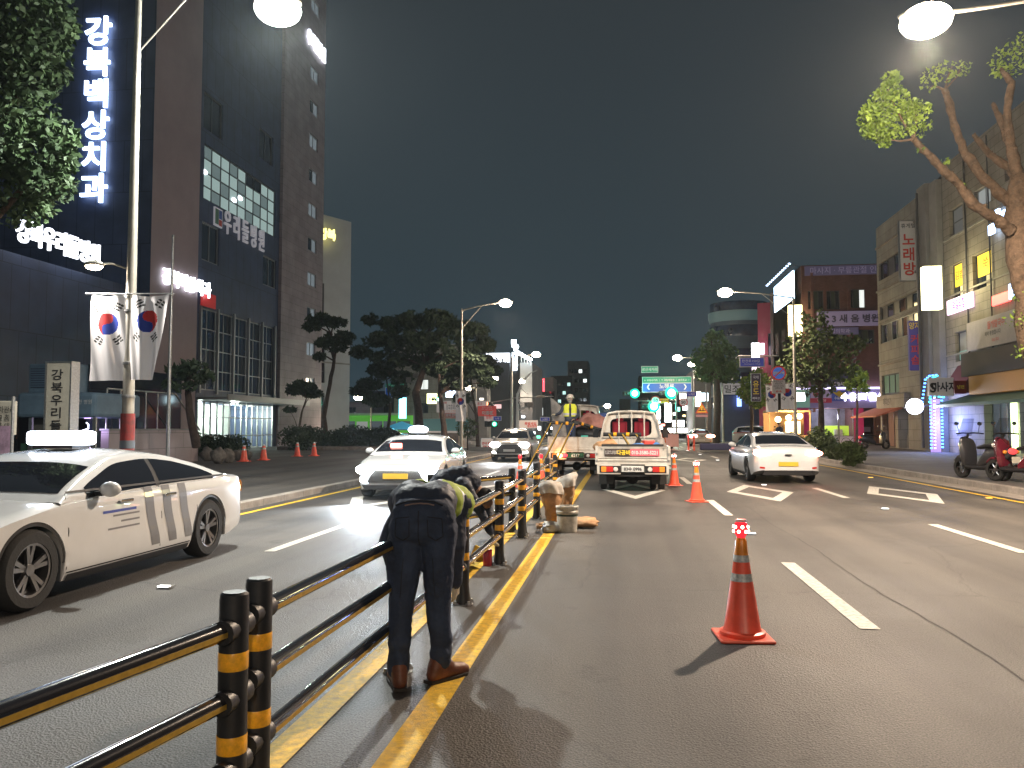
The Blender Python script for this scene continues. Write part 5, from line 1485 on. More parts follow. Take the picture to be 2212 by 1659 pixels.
pine('small staked pine in front of the hospital lobby corner', 52, [(655, 968), (645, 930), (652, 890), (662, 860)], .11, [(650, 835, 34, 13), (675, 850, 24, 10), (635, 845, 20, 9), (625, 885, 16, 6)], 1.5)
pine('pine with a pale lit trunk beside the green bus', 56, [(833, 972), (838, 930), (843, 880), (835, 820)], .15, [(825, 800, 34, 16), (860, 815, 34, 16), (800, 830, 30, 14), (860, 845, 26, 14), (780, 845, 26, 12), (815, 865, 34, 14)], 1.3)
pine('dark leaning pine right of the traffic camera pole', 46, [(962, 985), (958, 920), (950, 850), (948, 800)], .20, [(960, 800, 44, 17), (1010, 805, 36, 14), (1020, 775, 26, 12), (985, 830, 34, 13), (1040, 800, 26, 12), (1050, 825, 22, 12)], 1.2)
pine('thin pine at the corner with banners behind it', 60, [(1032, 965), (1030, 900), (1020, 850), (1012, 770)], .16, [(1015, 750, 30, 12), (1050, 780, 30, 12), (1062, 800, 24, 12), (1000, 860, 24, 10)], 1.1)
tree('conifer_tree', 'dark pine leaning over the rock garden before the hospital lobby', (PX(425, 950, -15)), [([PX(425, 965, -15), PX(412, 900, -15), PX(405, 850, -15), PX(408, 810, -15)], [.16, .13, .10, .05])], [],
     [(PX(410, 800, -15), .8, 380, (1, 1, .4)), (PX(430, 815, -15), .6, 260, (1, 1, .4)), (PX(390, 830, -15), .6, 220, (1, 1, .4))], M_PINE, M_BARKD, .12, 1.0, el=1.4)
# street trees on the right pavement
def rtree(label, Y, bx_, crown, ntot, size, leaf=M_LEAFD, trunk=.22, dens=1):
    b0 = PY(bx_, 940, Y); b0.z = .13; s = Y/F
    cx = sum(c[0] for c in crown)/len(crown); cy = max(c[1] for c in crown)
    t = [b0, PY(bx_ + 2, cy + 40, Y), PY(lerp(bx_, cx, .6), cy, Y)]
    lim = [([t[2], t[2].lerp(PY(x, y, Y), .6), PY(x, y, Y)], [trunk*.5, trunk*.3, trunk*.1]) for x, y, rx, ry in crown]
    A = sum(rx*ry for _, _, rx, ry in crown)
    cl = [(PY(x, y, Y + random.uniform(-.6, .6)), rx*s, ntot*rx*ry/A, (1, 1, ry/rx)) for x, y, rx, ry in crown]
    return tree('street_tree', label, b0, [(t, [trunk, trunk*.8, trunk*.65])], lim[:7], cl, leaf, M_BARKD, size, dens, group='street trees on the right pavement')
rtree('round bushy street tree on the right, between the direction signs', 76, 1548, [(1545, 745, 30, 30), (1525, 775, 34, 30), (1565, 775, 34, 34), (1545, 800, 44, 28), (1575, 810, 22, 20), (1520, 805, 22, 20), (1535, 725, 10, 14), (1558, 725, 8, 12)], 5200, .17, mat('street tree leaf', (.07, .13, .035), .65, var=.5, vscale=.8, var_col=(.03, .06, .02)), .36)
rtree('loose airy street tree before the brick clinic building', 43, 1772, [(1770, 715, 30, 26), (1730, 745, 36, 26), (1790, 750, 44, 30), (1830, 745, 36, 26), (1710, 790, 34, 24), (1760, 795, 46, 30), (1815, 795, 40, 28), (1765, 835, 40, 22), (1720, 820, 26, 16), (1855, 740, 24, 14), (1740, 690, 14, 18), (1775, 680, 12, 16)], 3000, .14, M_SHRUB, .17)
rtree('small lit tree behind the dark banner post', 62, 1622, [(1612, 830, 16, 16), (1620, 855, 20, 18), (1604, 850, 14, 14), (1640, 820, 24, 24), (1640, 860, 24, 24)], 1800, .16, M_LEAF, .14)
rtree('thin young tree at the left corner of the beige building', 47, 1850, [(1840, 830, 16, 14), (1858, 815, 18, 14), (1866, 838, 12, 10), (1845, 800, 16, 12)], 900, .13, M_LEAF, .08)
# shrubs
def shrub(label, c, r, n, size=.05, sq=(1, 1, .8), leaf=M_SHRUB, group='clipped shrubs', name='shrub'):
    root = empty(name, (c[0], c[1], .13), 0, label, 'shrub', group)
    mb = MB(); leafcloud(mb, (0, 0, r*sq[2]*.8), r, n, size, leaf, sq, .55); leafcloud(mb, (0, 0, r*sq[2]*.7), r*.8, n//3, size*1.4, leaf, sq, .3)
    mb.build('foliage', root)
    st = MB()
    for k in range(5): st.cyl((0, 0, 0), (cos(k*1.3)*r*.4, sin(k*1.3)*r*.4, r*sq[2]*.8), .018, .008, M_BARKD, 5)
    st.build('stem', root)
    return root
g = G(1837, 1002, .13); shrub('round clipped shrub at the right end of the planted island', g, .62, 2600, .055)
g = G(1798, 992, .13); shrub('low reddish shrub beside the round clipped one', g, .42, 900, .05)
g = G(1780, 985, .13); shrub('tall loose shrub just behind the white sedan', (g.x, g.y + 1), .75, 1500, .07, (1, 1, 1.1))
g = G(1815, 978, .13); shrub('upright leafy shrub in the middle of the planted island', (g.x, g.y + 2), .5, 900, .06, (1, 1, 1.1))
g = G(1742, 975, .13); shrub('dark shrub at the far end of the planted island', (g.x, g.y + 3), .8, 1200, .07)
g = G(1690, 962, .13); shrub('bush glowing under the warm shop light', (g.x, g.y), .9, 1200, .09)
g = G(1632, 957, .13); shrub('pale green bush beside the white parked car', (g.x, g.y), .8, 900, .1, leaf=M_LEAF)
# rock garden at the hospital door
random.seed(21)
for i, (px, py, r) in enumerate(((380, 985, .9), (425, 985, .85), (460, 985, .8), (500, 985, .8), (355, 975, .7))):
    g = G(px, py, .12); shrub(['leftmost dark juniper of the rock garden', 'dark juniper below the leaning pine', 'dark juniper in the middle of the rock garden', 'rightmost dark juniper of the rock garden', 'low dark juniper at the flagpole foot'][i], (g.x, g.y), r, 1500, .07, (1.2, 1, .75), M_PINE, 'junipers in the rock garden')
for i, (px, py, r) in enumerate(((447, 996, .38), (470, 1002, .42), (492, 1000, .36), (515, 996, .34), (535, 992, .26))):
    g = G(px, py, .12)
    lump('rock', ['leftmost rock edging the rock garden', 'tallest rock edging the rock garden', 'pale middle rock edging the rock garden', 'brown rock near the right end of the rock garden', 'small rightmost rock of the rock garden'][i], 'rock', (g.x, g.y, .12), (r*1.3, r, r*1.5), M_ROCK, i*7, 'rocks of the rock garden', amp=.5)
for i, (px, py, w_) in enumerate(((610, 975, 1.6), (640, 972, 1.5), (700, 973, 1.3), (735, 972, 1.6), (765, 972, 1.4), (800, 972, 1.5))):
    g = G(px, py, .12); shrub(['first', 'second', 'third', 'fourth', 'fifth', 'last'][i] + ' dark shrub from the hospital corner in the bed behind the cones', (g.x, g.y + 2.5), w_*.75, 1100, .11, (1.2, .8, .75), M_PINE, 'shrubs in the bed behind the cones')
mb = MB()
gA, gB = G(600, 972, .12), G(830, 972, .12)
mb.bx(gA.x, gB.x, gA.y - .2, gA.y + 5, 0, .34, M_ROCK); o = mb.build('planter_bed', bevel=.05); tag(o, 'long low stone edged planting bed behind the orange cones', 'planter')
# ------------------------------------------------------------------ buildings
M_MAUVE = mat('mauve stone cladding', (.37, .29, .31), .55, var=.12, vscale=.4)
M_TILE = brickmat('mauve stone panels', (.37, .31, .34), (.33, .28, .31), (.17, .15, .16), 1.0, .5, 1.2, .6, .012, .2)
M_DBLUE = brickmat('dark blue metal panels', (.075, .105, .20), (.065, .092, .18), (.03, .042, .085), 1.0, .42, 1.1, 2.9, .02, .3)
M_PANE = mat('dark window pane', (.018, .026, .045), .07, spec=.9, coat=.5)
M_PANEB = mat('blue window pane', (.02, .05, .12), .08, spec=.9, coat=.5, var=.6, vscale=.7)
M_FRAME = mat('aluminium frame', (.30, .32, .34), .4, metal=.5)
M_FRAMED = mat('dark frame', (.06, .065, .075), .4)
M_LITG = emat('greenish lit pane', (.50, .68, .66), .42)
M_LITW = emat('white lit pane', (.9, .95, .9), .9)
M_LITY = emat('yellow lit pane', (.95, .66, .06), .75)
M_LITWARM = emat('warm lit pane', (1, .85, .5), .9)
M_BEIGE = brickmat('beige stone tiles', (.34, .31, .275), (.31, .28, .25), (.16, .145, .13), 1.0, .7, .9, .45, .014, .25)
M_BEIGE2 = brickmat('pale concrete tiles', (.38, .365, .335), (.35, .335, .31), (.19, .18, .165), 1.0, .7, 1.1, .7, .014, .25)
M_BRICK = brickmat('red brick', (.20, .085, .08), (.16, .068, .065), (.15, .11, .10), 2.2, .85, .5, .2, .02, .3)
M_PURPLE = mat('plum wall', (.19, .12, .16), .7, var=.2, vscale=.6)
M_CONC = mat('concrete', (.30, .29, .28), .8, var=.2, vscale=.6)
M_GREYB = mat('grey panel wall', (.22, .22, .23), .6, var=.2, vscale=.3)
M_DARKB = mat('dark facade', (.06, .065, .075), .7, var=.3, vscale=.3)
M_SIGNB = emat('blue white letters', (.55, .70, 1.0), 4.2)
M_SIGNBW = emat('white hot letters', (.86, .91, 1.0), 3.6)
M_YEL = emat('yellow sign letters', (1, .86, .22), 3)
M_YBOX = emat('yellow white sign box', (1, .93, .52), 5)
M_OBOX = emat('orange sign box', (1, .80, .40), 6)
M_NEONB = emat('blue neon', (.08, .30, 1.0), 5.5)
M_NEONC = emat('cyan neon', (.05, .75, 1.0), 3.5)
M_NEONR = emat('red neon', (1, .06, .08), 4.5)
M_NEONP = emat('pink neon', (1, .45, .85), 3.5)
M_NEONV = emat('violet glow', (.62, .42, 1.0), 3)
M_GREENL = emat('signal green', (.01, 1.0, .50), 1.1)
M_REDL = emat('signal red', (1, .08, .1), 8)
M_MINT = mat('mint wall', (.16, .30, .27), .6, var=.2, vscale=1)

def frame_of(side, X, y0):
    return (empty, (X, y0, 0), -pi/2 if side == 'R' else pi/2)
def wall(root, W, H, holes, m, depth=8, th=.22, name='wall', z0=0, back=True, y=0.0):
    xs = sorted({0, W, *[h[0] for h in holes], *[h[1] for h in holes]}); zs = sorted({z0, H, *[h[2] for h in holes], *[h[3] for h in holes]})
    xs = [x for x in xs if 0 <= x <= W]; zs = [z for z in zs if z0 <= z <= H]
    mb = MB()
    for xa, xb in zip(xs, xs[1:]):
        for za, zb in zip(zs, zs[1:]):
            cx, cz = (xa+xb)/2, (za+zb)/2
            if any(h[0] < cx < h[1] and h[2] < cz < h[3] for h in holes): continue
            mb.quad((xa, y, za), (xb, y, za), (xb, y, zb), (xa, y, zb), m)
    for h in holes:
        xa, xb, za, zb = h[:4]; t = h[5] if len(h) > 5 else th
        mb.quad((xa, y, za), (xa, y, zb), (xa, y+t, zb), (xa, y+t, za), m); mb.quad((xb, y, za), (xb, y+t, za), (xb, y+t, zb), (xb, y, zb), m)
        mb.quad((xa, y, zb), (xb, y, zb), (xb, y+t, zb), (xa, y+t, zb), m); mb.quad((xa, y, za), (xa, y+t, za), (xb, y+t, za), (xb, y, za), m)
    if back:
        mb.quad((0, y, z0), (0, y, H), (0, depth, H), (0, depth, z0), m); mb.quad((W, y, z0), (W, depth, z0), (W, depth, H), (W, y, H), m)
        mb.quad((0, y, H), (W, y, H), (W, depth, H), (0, depth, H), m); mb.quad((0, depth, z0), (0, depth, H), (W, depth, H), (W, depth, z0), m)
    o = mb.build(name, root)
    return o
def window(root, x0, x1, z0, z1, pane, nx=2, nz=1, fm=None, y=.16, fw=.06, name='window', panes=None):
    fm = fm or M_FRAMED
    f = MB(); w, h = x1-x0, z1-z0
    f.bx(x0, x1, y-.05, y+.02, z0, z0+fw, fm).bx(x0, x1, y-.05, y+.02, z1-fw, z1, fm).bx(x0, x0+fw, y-.048, y+.018, z0+fw, z1-fw, fm).bx(x1-fw, x1, y-.048, y+.018, z0+fw, z1-fw, fm)
    for i in range(1, nx): f.bx(x0+w*i/nx-fw*.4, x0+w*i/nx+fw*.4, y-.044, y+.014, z0+fw, z1-fw, fm)
    for i in range(1, nz): f.bx(x0+fw, x1-fw, y-.040, y+.010, z0+h*i/nz-fw*.4, z0+h*i/nz+fw*.4, fm)
    o = f.build(name, root)
    p = MB()
    if panes:
        for i in range(nx):
            for j in range(nz):
                m = panes(i, j); p.bx(x0+w*i/nx+.01, x0+w*(i+1)/nx-.01, y, y+.008, z0+h*j/nz+.01, z0+h*(j+1)/nz-.01, m)
    else: p.bx(x0+.01, x1-.01, y, y+.008, z0+.01, z1-.01, pane)
    p.build('pane', o)
    return o
def hpx(side, X, y0, px0, py0, px1, py1):
    """pixel rectangle on a facade -> local x0,x1,z0,z1 (z measured at the middle)"""
    a, b = PX(px0, (py0+py1)/2, X), PX(px1, (py0+py1)/2, X)
    la, lb = ((y0 - a.y), (y0 - b.y)) if side == 'R' else ((a.y - y0), (b.y - y0))
    m = (px0+px1)/2
    zt, zb = PX(m, py0, X).z, PX(m, py1, X).z
    return min(la, lb), max(la, lb), zb, zt
def sign(name, label, loc, rz, w, h, board, lines=(), d=.12, group=None, cat='sign', legs=None, lm='lettering', frame=None):
    """board whose front faces local -Y; loc is the centre of its front; lines: (text, size, material, dx, dz, bold, sx)"""
    root = empty(name, loc, rz, label, cat, group)
    if board: MB().bx(-w/2, w/2, 0, d, -h/2, h/2, board).build('board', root, bevel=min(.02, h*.1))
    if frame:
        f = MB(); t = .04
        f.bx(-w/2-t, w/2+t, -.012, d, h/2, h/2+t, frame).bx(-w/2-t, w/2+t, -.012, d, -h/2-t, -h/2, frame).bx(-w/2-t, -w/2, -.010, d, -h/2, h/2, frame).bx(w/2, w/2+t, -.010, d, -h/2, h/2, frame).build('frame', root)
    for l in lines:
        s, size, m, dx, dz = l[:5]; bold = l[5] if len(l) > 5 else .01*size; sx = l[6] if len(l) > 6 else 1
        text(s, size, m, root, (dx, -.02, dz), lm, bold=bold, sx=sx, line=l[7] if len(l) > 7 else 1.0)
    if legs:
        for lx in legs: MB().cyl((lx, d/2, -h/2), (lx, d/2, -loc[2]), .045, .045, M_STEEL, 10).build('leg', root)
    return root
def facesign(side, X, y0, name, label, px, board, lines=(), **k):
    """sign lying flat on a facade, given by its pixel rectangle"""
    x0, x1, z0, z1 = hpx(side, X, y0, *px)
    w, h = x1-x0, z1-z0; c = (x0+x1)/2
    loc = (X - .18, y0 - c, (z0+z1)/2) if side == 'R' else (X + .18, y0 + c, (z0+z1)/2)
    L = [(l[0], l[1]*h, l[2], (l[3] if len(l) > 3 else 0)*w, (l[4] if len(l) > 4 else 0)*h, (l[5] if len(l) > 5 else .012)*h, l[6] if len(l) > 6 else 1, l[7] if len(l) > 7 else 1) for l in lines]
    return sign(name, label, loc, -pi/2 if side == 'R' else pi/2, w, h, board, L, **k)
def psign(name, label, px, Y, board, lines=(), rz=0, d=.15, **k):
    """sign facing the camera side (-Y) in the plane Y, given by pixels"""
    a, b = PY(px[0], px[1], Y), PY(px[2], px[3], Y); w, h = b.x-a.x, a.z-b.z
    L = [(l[0], l[1]*h, l[2], (l[3] if len(l) > 3 else 0)*w, (l[4] if len(l) > 4 else 0)*h, (l[5] if len(l) > 5 else .012)*h, l[6] if len(l) > 6 else 1, l[7] if len(l) > 7 else 1) for l in lines]
    return sign(name, label, ((a.x+b.x)/2, Y, (a.z+b.z)/2), rz, w, h, board, L, d, **k)

# ================= left: the hospital tower
X = -26.0; y0 = PX(300, 700, -26).y
tw_ = empty('hospital_building', (X, y0, 0), pi/2, 'tall mauve and dark blue hospital tower left of the avenue with a lit lobby', 'building')
H = 44
xb, xc, xe = PX(405, 700, X).y - y0, PX(600, 700, X).y - y0, PX(690, 700, X).y - y0
# blank mauve slab
wall(tw_, xb, H, [], M_MAUVE, 16, name='stone_slab', y=-.6)
# dark blue middle bay
r = empty('blue_bay', (xb, 0, 0), 0, parent=tw_)
mb = []
def H_(*px): a = hpx('L', X, y0, *px); return (a[0]-xb, a[1]-xb, a[2], a[3])
band = H_(440, 344, 597, 462); band = (band[0], band[1], 16.0, 19.6)
w1_ = H_(436, 485, 474, 568); w2_ = H_(568, 556, 597, 620)
cur = H_(430, 665, 592, 845); cur = (cur[0], cur[1], 3.9, 9.1)
lob = (cur[0], cur[1], .12, 3.2)
up = [H_(440, 210, 482, 290), H_(560, 285, 590, 350)]
bay_w = xc - xb
wb_ = wall(r, bay_w, H, [band, w1_, w2_, cur, (*lob, None, 3.4)] + up, M_DBLUE, 16, name='wall')
random.seed(4)
def bandpane(i, j):
    if (i in (5, 6) and j == 3): return M_PANE
    return [M_LITG, M_LITG, M_LITG, mat('dim pane', (.1, .13, .14), .2, emit=(.4, .55, .55), estr=.22)][(i*3 + j*5) % 4] if j < 2 else (M_LITG if (i*7+j) % 3 else mat('dim pane', (.1, .13, .14), .2, emit=(.4, .55, .55), estr=.22))
window(r, *band, M_LITG, 9, 4, M_FRAMED, fw=.10, panes=bandpane, name='window_band')
for (px, py) in ((449, 371), (525, 428), (512, 432)):
    q = PX(px, py, X + .1); MB().ball((0, 0, 0), .22, M_SIGNBW, 10, (1.5, .4, .7)).build('room_light', r, loc=(q.y - y0 - xb, .1, q.z), smooth=60)
for q in (w1_, w2_): window(r, *q, M_PANE, 2, 1, M_FRAME, fw=.10)
for q in up: window(r, *q, M_PANE, 2, 1, M_FRAMED, fw=.08)
window(r, *cur, M_PANEB, 10, 4, M_FRAME, fw=.09, name='curtain_wall', panes=lambda i, j: M_PANEB if (i*5+j*3) % 4 else M_PANE)
m_ = MB()
for k in range(6): xx = lerp(cur[0], cur[1], k/5); m_.bx(xx-.09, xx+.09, -.14, .02, 3.7, 9.25, M_FRAME)
m_.build('mullion', r)
MB().bx(cur[0]-.6, cur[1]+1.5, -2.2, .0, 3.25, 3.42, M_FRAME).bx(cur[0]-.6, cur[1]+1.5, -2.3, -2.2, 3.2, 3.6, M_STEEL).build('canopy', r, bevel=.02)
# lobby: a real shallow room with lights
lb = empty('lobby', (0, 0, 0), parent=r)
M_LOBW = mat('lobby wall', (.62, .66, .60), .6, emit=(.75, .85, .72), estr=.16, var=.25, vscale=1.0)
m_ = MB().quad((lob[0], 3.4, .12), (lob[1], 3.4, .12), (lob[1], 3.4, 3.2), (lob[0], 3.4, 3.2), M_LOBW).quad((lob[0], .2, .13), (lob[1], .2, .13), (lob[1], 3.4, .13), (lob[0], 3.4, .13), M_KERB)
m_.bx(lob[0]+1, lob[0]+2, 2.9, 3.3, .13, 1.9, mat('lime panel', (.25, .60, .08), .5, emit=(.4, .9, .15), estr=.35)).bx(lob[1]-4, lob[1]-2, 2.6, 3.3, .13, 1.1, M_WHITE)
m_.build('lobby_interior', r)
for k in range(6):
    MB().bx(lerp(lob[0], lob[1], (k+.5)/6)-.3, lerp(lob[0], lob[1], (k+.5)/6)+.3, 1.2, 1.4, 3.1, 3.16, M_LITW).build('ceiling_light', r)
lamp('POINT', 'lobby_light', r, (bay_w*.35, 1.8, 2.6), 520, (.85, 1, .88), .3); lamp('POINT', 'lobby_light', r, (bay_w*.75, 1.8, 2.6), 520, (.85, 1, .88), .3)
m_ = MB()
n = 13
for k in range(n+1):
    xx = lerp(lob[0], lob[1], k/n); m_.bx(xx-.045, xx+.045, .02, .10, .12, 3.2, M_STEEL)
for z in (1.0, 2.2, 3.15): m_.bx(lob[0], lob[1], .03, .09, z-.03, z+.03, M_STEEL)
m_.build('glass_door_frame', r)
# mauve wing with small windows
r2 = empty('stone_wing', (xc, 0, 0), 0, parent=tw_)
ww = xe - xc; hs = []
for k in range(12):
    z = 4.6 + 2.95*k; hs.append((ww*.60, ww*.82, z, z+1.15))
wall(r2, ww, H, hs, M_TILE, 16, name='wall', y=-.25)
for i, h_ in enumerate(hs): window(r2, *h_, M_LITG if i in (4, 5, 7, 8, 2) else M_PANE, 2, 1, M_FRAME, y=-.12, fw=.07, panes=(lambda a, b, i=i: mat('faint pane', (.1, .12, .13), .2, emit=(.55, .65, .72), estr=.20) if (a or i % 2) else M_PANE))
MB().quad((-.02, -.6, 0), (-.02, 22, 0), (-.02, 22, H), (-.02, -.6, H), M_DBLUE).build('side_wall', tw_)
# low dark wing on the near side
yA = 18
lw = empty('hospital_annex', (X - .4, yA, 0), pi/2, 'dark blue hospital annex wall at the left edge carrying the vertical lit sign', 'building')
wall(lw, y0 - yA - .1, 9.2, [(9, 10.2, 4.2, 6.4), (13, 18, .3, 2.6)], M_DBLUE, 12)
window(lw, 9, 10.2, 4.2, 6.4, M_PANE, 1, 1); window(lw, 13, 18, .3, 2.6, M_PANE, 4, 1)
# lit letters
def glyphs(name, label, s, p0, p1, z, size, m, X=X+.12, vert=False, sx=1.0, bold=.03, group='lit hospital sign letters', tilt=0):
    """each syllable its own part; laid from world y p0 to p1 at height z (or stacked)"""
    n = len(s); root = empty(name, (X, (p0+p1)/2, z if not vert else (z[0]+z[1])/2), pi/2, label, 'sign', group)
    for i, ch in enumerate(s):
        if vert: loc = (0, 0, lerp((z[0]-z[1])/2, -(z[0]-z[1])/2, (i+.5)/n))
        else: loc = (lerp(-(p1-p0)/2, (p1-p0)/2, (i+.5)/n), 0, 0)
        text(ch, size, m, root, loc, 'syllable', ext=.06, bold=bold, sx=sx)
    return root
q0, q1 = PY(213, 33, y0 - .25), PY(213, 440, y0 - .25); zt, zb = q0.z, q1.z
sg = glyphs('wall_sign', 'six big vertical blue white Korean syllables glowing on the dark wall at top left', '강북백상치과', y0 - .25, y0 - .25, (zt, zb), (zt-zb)/6*.98, M_SIGNB, X=q0.x, vert=True, sx=1.0, bold=.035)
sg.rotation_euler = (0, 0, radians(4))
a, b_ = PX(30, 505, X), PX(212, 560, X)
glyphs('wall_sign', 'slanting row of seven glowing Korean syllables above the blue kiosk at left', '강북우리들병원', a.y, b_.y, PX(120, 523, X).z, 1.15, M_SIGNBW, sx=.80, bold=.022)
a, b_ = PX(324, 600, X), PX(431, 625, X)
glyphs('wall_sign', 'row of six small glowing Korean syllables right of the near flags', '강북백상치과', a.y, b_.y, PX(378, 612, X).z, 1.02, M_SIGNBW, sx=.88, bold=.02, X=X+.75)
a, b_ = PX(655, 85, X), PX(694, 130, X)
glyphs('wall_sign', 'small glowing syllables at the top corner of the hospital tower', '우리들병원', a.y, b_.y, PX(675, 100, X).z, 1.35, M_SIGNBW, sx=.62, bold=.05, X=X+.4)
a, b_ = PX(478, 480, X), PX(570, 525, X)
M_DIMW = mat('unlit white letters', (.62, .60, .66), .6, emit=(.9, .9, 1), estr=.14)
glyphs('wall_sign', 'unlit pale letters beneath the lit window band of the hospital', '우리들병원', a.y, b_.y, PX(525, 500, X).z, 1.75, M_DIMW, sx=.62, bold=.02)
x0_, x1_, z0_, z1_ = hpx('L', X, y0, 459, 450, 476, 490)
em = empty('emblem_sign', (X+.15, y0+(x0_+x1_)/2, (z0_+z1_)/2), pi/2, 'square three colour emblem left of the unlit letters on the hospital', 'sign')
w_, h_ = (x1_-x0_)/2, (z1_-z0_)/2
MB().bx(-w_, w_, .0, .1, -h_, h_, M_DIMW).build('board', em)
MB().bx(-w_*.85, w_*.0, -.015, 0, -h_*.8, h_*.85, mat('emblem green', (.10, .22, .16), .6)).build('green_field', em); MB().bx(w_*.1, w_*.85, -.015, 0, -h_*.1, h_*.85, mat('emblem blue', (.06, .12, .40), .6)).build('blue_field', em); MB().bx(w_*.1, w_*.85, -.015, 0, -h_*.85, -h_*.18, mat('emblem red', (.5, .06, .05), .6)).build('red_field', em)
facesign('L', X+.4, y0, 'wall_panel', 'small dull red panel under the six small glowing syllables', (431, 634, 461, 664), M_RED, [])
# plain white tower behind
p = PY(758, 700, 80)
wt = empty('office_tower', (p.x - .48*24, p.y - .88*24, 0), radians(61.5), 'plain pale tower with slit windows behind the hospital, yellow sign near its top', 'building')
Hc = PY(758, 480, 80).z
hs = [(24 - 5.2, 24 - 4.5, 17, 19.2), (24-4.3, 24-3.5, 13, 16), (24-3.9, 24-3.3, 6, 9.5), (24-3.9, 24-3.3, 1.5, 5)]
wall(wt, 24, Hc, hs, mat('pale render', (.52, .53, .56), .8, var=.12, vscale=.3), 14)
for h_ in hs: window(wt, *h_, M_PANE, 1, 3, M_FRAMED)
MB().bx(0, 24.05, -.06, .1, 8.0, 8.15, M_CONC).build('string_course', wt)
q = PY(709, 508, 76.5)
s_ = empty('wall_sign', (q.x, q.y - .3, q.z), radians(40), 'short glowing yellow sign on the plain pale tower', 'sign')
text('강북', 1.15, M_YEL, s_, (-.0, -.1, 0), bold=.07, sx=.8)

# kiosk, vertical pillar sign, boards, low walls
Yk = 24.5
def bpx(mb, px, Y, d, m): a, b = PY(px[0], px[1], Y), PY(px[2], px[3], Y); mb.bx(a.x, b.x, Y, Y+d, b.z, a.z, m); return mb
M_KB = mat('pale blue kiosk cladding', (.16, .25, .34), .6, var=.2, vscale=2)
ks = empty('kiosk', (PY(120, 900, Yk).x, Yk, 0), 0, 'pale blue roofed kiosk behind the tall pillar sign', 'kiosk')
o = ks.location.copy()
def kp(name, px, dy, d, m, bev=.0):
    mb = bpx(MB(), px, Yk+dy, d, m); mb.v = [(v[0]-o.x, v[1]-o.y, v[2]) for v in mb.v]; return mb.build(name, ks, bevel=bev)
kp('roof_box', (62, 786, 160, 850), .6, 2.0, M_KB, .06); kp('fascia', (36, 848, 204, 902), .0, 2.6, M_KB, .12)
kp('back_wall', (40, 900, 204, 1005), 1.8, .1, M_BLACK); kp('counter', (45, 958, 130, 1005), .2, .5, mat('green counter', (.05, .14, .08), .6)); kp('shutter', (64, 905, 112, 958), .5, .05, mat('shutter', (.16, .155, .14), .6, var=.2)); kp('post', (200, 902, 204, 1005), .0, .08, M_STEEL)
kp('post', (62, 902, 66, 1005), .0, .08, M_STEEL)
r_ = MB(); 
for i in range(9): bpx(r_, (66, 796 + i*5, 130, 797.2 + i*5), Yk+.585, .02, M_DBLUE)
r_.v = [(v[0]-o.x, v[1]-o.y, v[2]) for v in r_.v]; r_.build('roof_rib', ks)
q = PY(175, 868, Yk); text('강북한 병원', .17, M_TXTW, ks, (q.x-o.x, -.02, q.z), rz=0)
q = PY(185, 922, Yk+.6); n_ = MB().tube([(q.x-o.x-.12, .6, q.z-.13), (q.x-o.x+.10, .6, q.z-.06), (q.x-o.x+.10, .6, q.z+.08), (q.x-o.x+.02, .6, q.z+.14)], .022, emat('neon white', (.8, .85, 1), 4), 8); n_.build('neon_mark', ks, smooth=60)
q = PY(190, 903, Yk+.6); MB().bx(q.x-o.x-.1, q.x-o.x+.1, .55, .6, q.z-.02, q.z+.02, M_NEONV).build('violet_lamp', ks)
lamp('POINT', 'kiosk_light', ks, (q.x-o.x, .9, q.z-.3), 25, (.7, .55, 1), .1)
psign('pillar_sign', 'tall cream pillar sign with black vertical Korean lettering, left of the near flags', (101, 784, 146, 1000), 20, mat('cream sign face', (.50, .46, .38), .5, var=.12, vscale=3), [('강\n북\n우\n리\n들\n병\n원', .118, M_TXTK, -.02, -.0, .001, 1.25, 1.08)], d=.34, cat='sign', frame=M_STEEL)
psign('notice_board', 'small cream notice board with black letters cut by the left edge', (-22, 866, 29, 940), 16.5, mat('cream sign face', (.5, .46, .38), .5), [('주차관리\n교 회\n종 대', .22, M_TXTK, .1, 0, .002, .9, 1.1)], d=.1)
p = PY(4, 960, 16.2); o_ = MB().bx(-.35, .2, 0, .06, 0, .95, mat('poster lilac', (.34, .22, .30), .5, var=.7, vscale=3, emit=(.7, .5, .6), estr=.05)).bx(-.38, -.35, 0, .07, -.6, 1.6, M_STEEL).bx(.2, .23, 0, .07, -.6, 1.6, M_STEEL).build('poster_stand', loc=(p.x, 16.2, .6)); tag(o_, 'lit poster stand under the cream notice board at the left edge', 'poster')
wl_ = empty('garden_wall', (PX(235, 960, -17.5).x, PX(235, 960, -17.5).y, .12), pi/2, 'dark stone garden wall with a steel handrail between kiosk and lobby', 'wall')
L_ = PX(428, 960, -17.5).y - wl_.location.y
MB().bx(0, L_, 0, .3, 0, 1.3, M_TILE).bx(-.05, L_+.05, -.03, .33, 1.3, 1.36, M_GREYB).build('wall', wl_)
hr = MB().tube([(0, .1, 2.75), (L_*.72, .1, 2.75), (L_*1.05, .1, 1.3)], .035, M_STEEL, 8)
for k in range(6): hr.cyl((L_*.13*k, .12, 1.3), (L_*.13*k, .12, 2.75), .03, .03, M_STEEL, 8)
hr.build('handrail', wl_, smooth=50)
MB().bx(0, L_, .8, .85, 1.3, 3.6, M_PANE).build('glass_screen', wl_)
for (px, lab) in ((247, 'small red plate on the dark stone wall beside the near pole'),):
    pass
p = PX(363, 940, -13.2); fp = empty('flagpole', (p.x, p.y, .12), 0, 'slim steel flagpole right of the near flags, bare of any flag', 'pole')
zt = PY(366, 512, p.y).z
MB().tube([(0, 0, 0), (0, 0, zt*.5), (.02, 0, zt-.12)], [.055, .045, .028], M_STEEL, 12).ball((.02, 0, zt-.1), .05, M_STEEL, 10).build('shaft', fp, smooth=60)
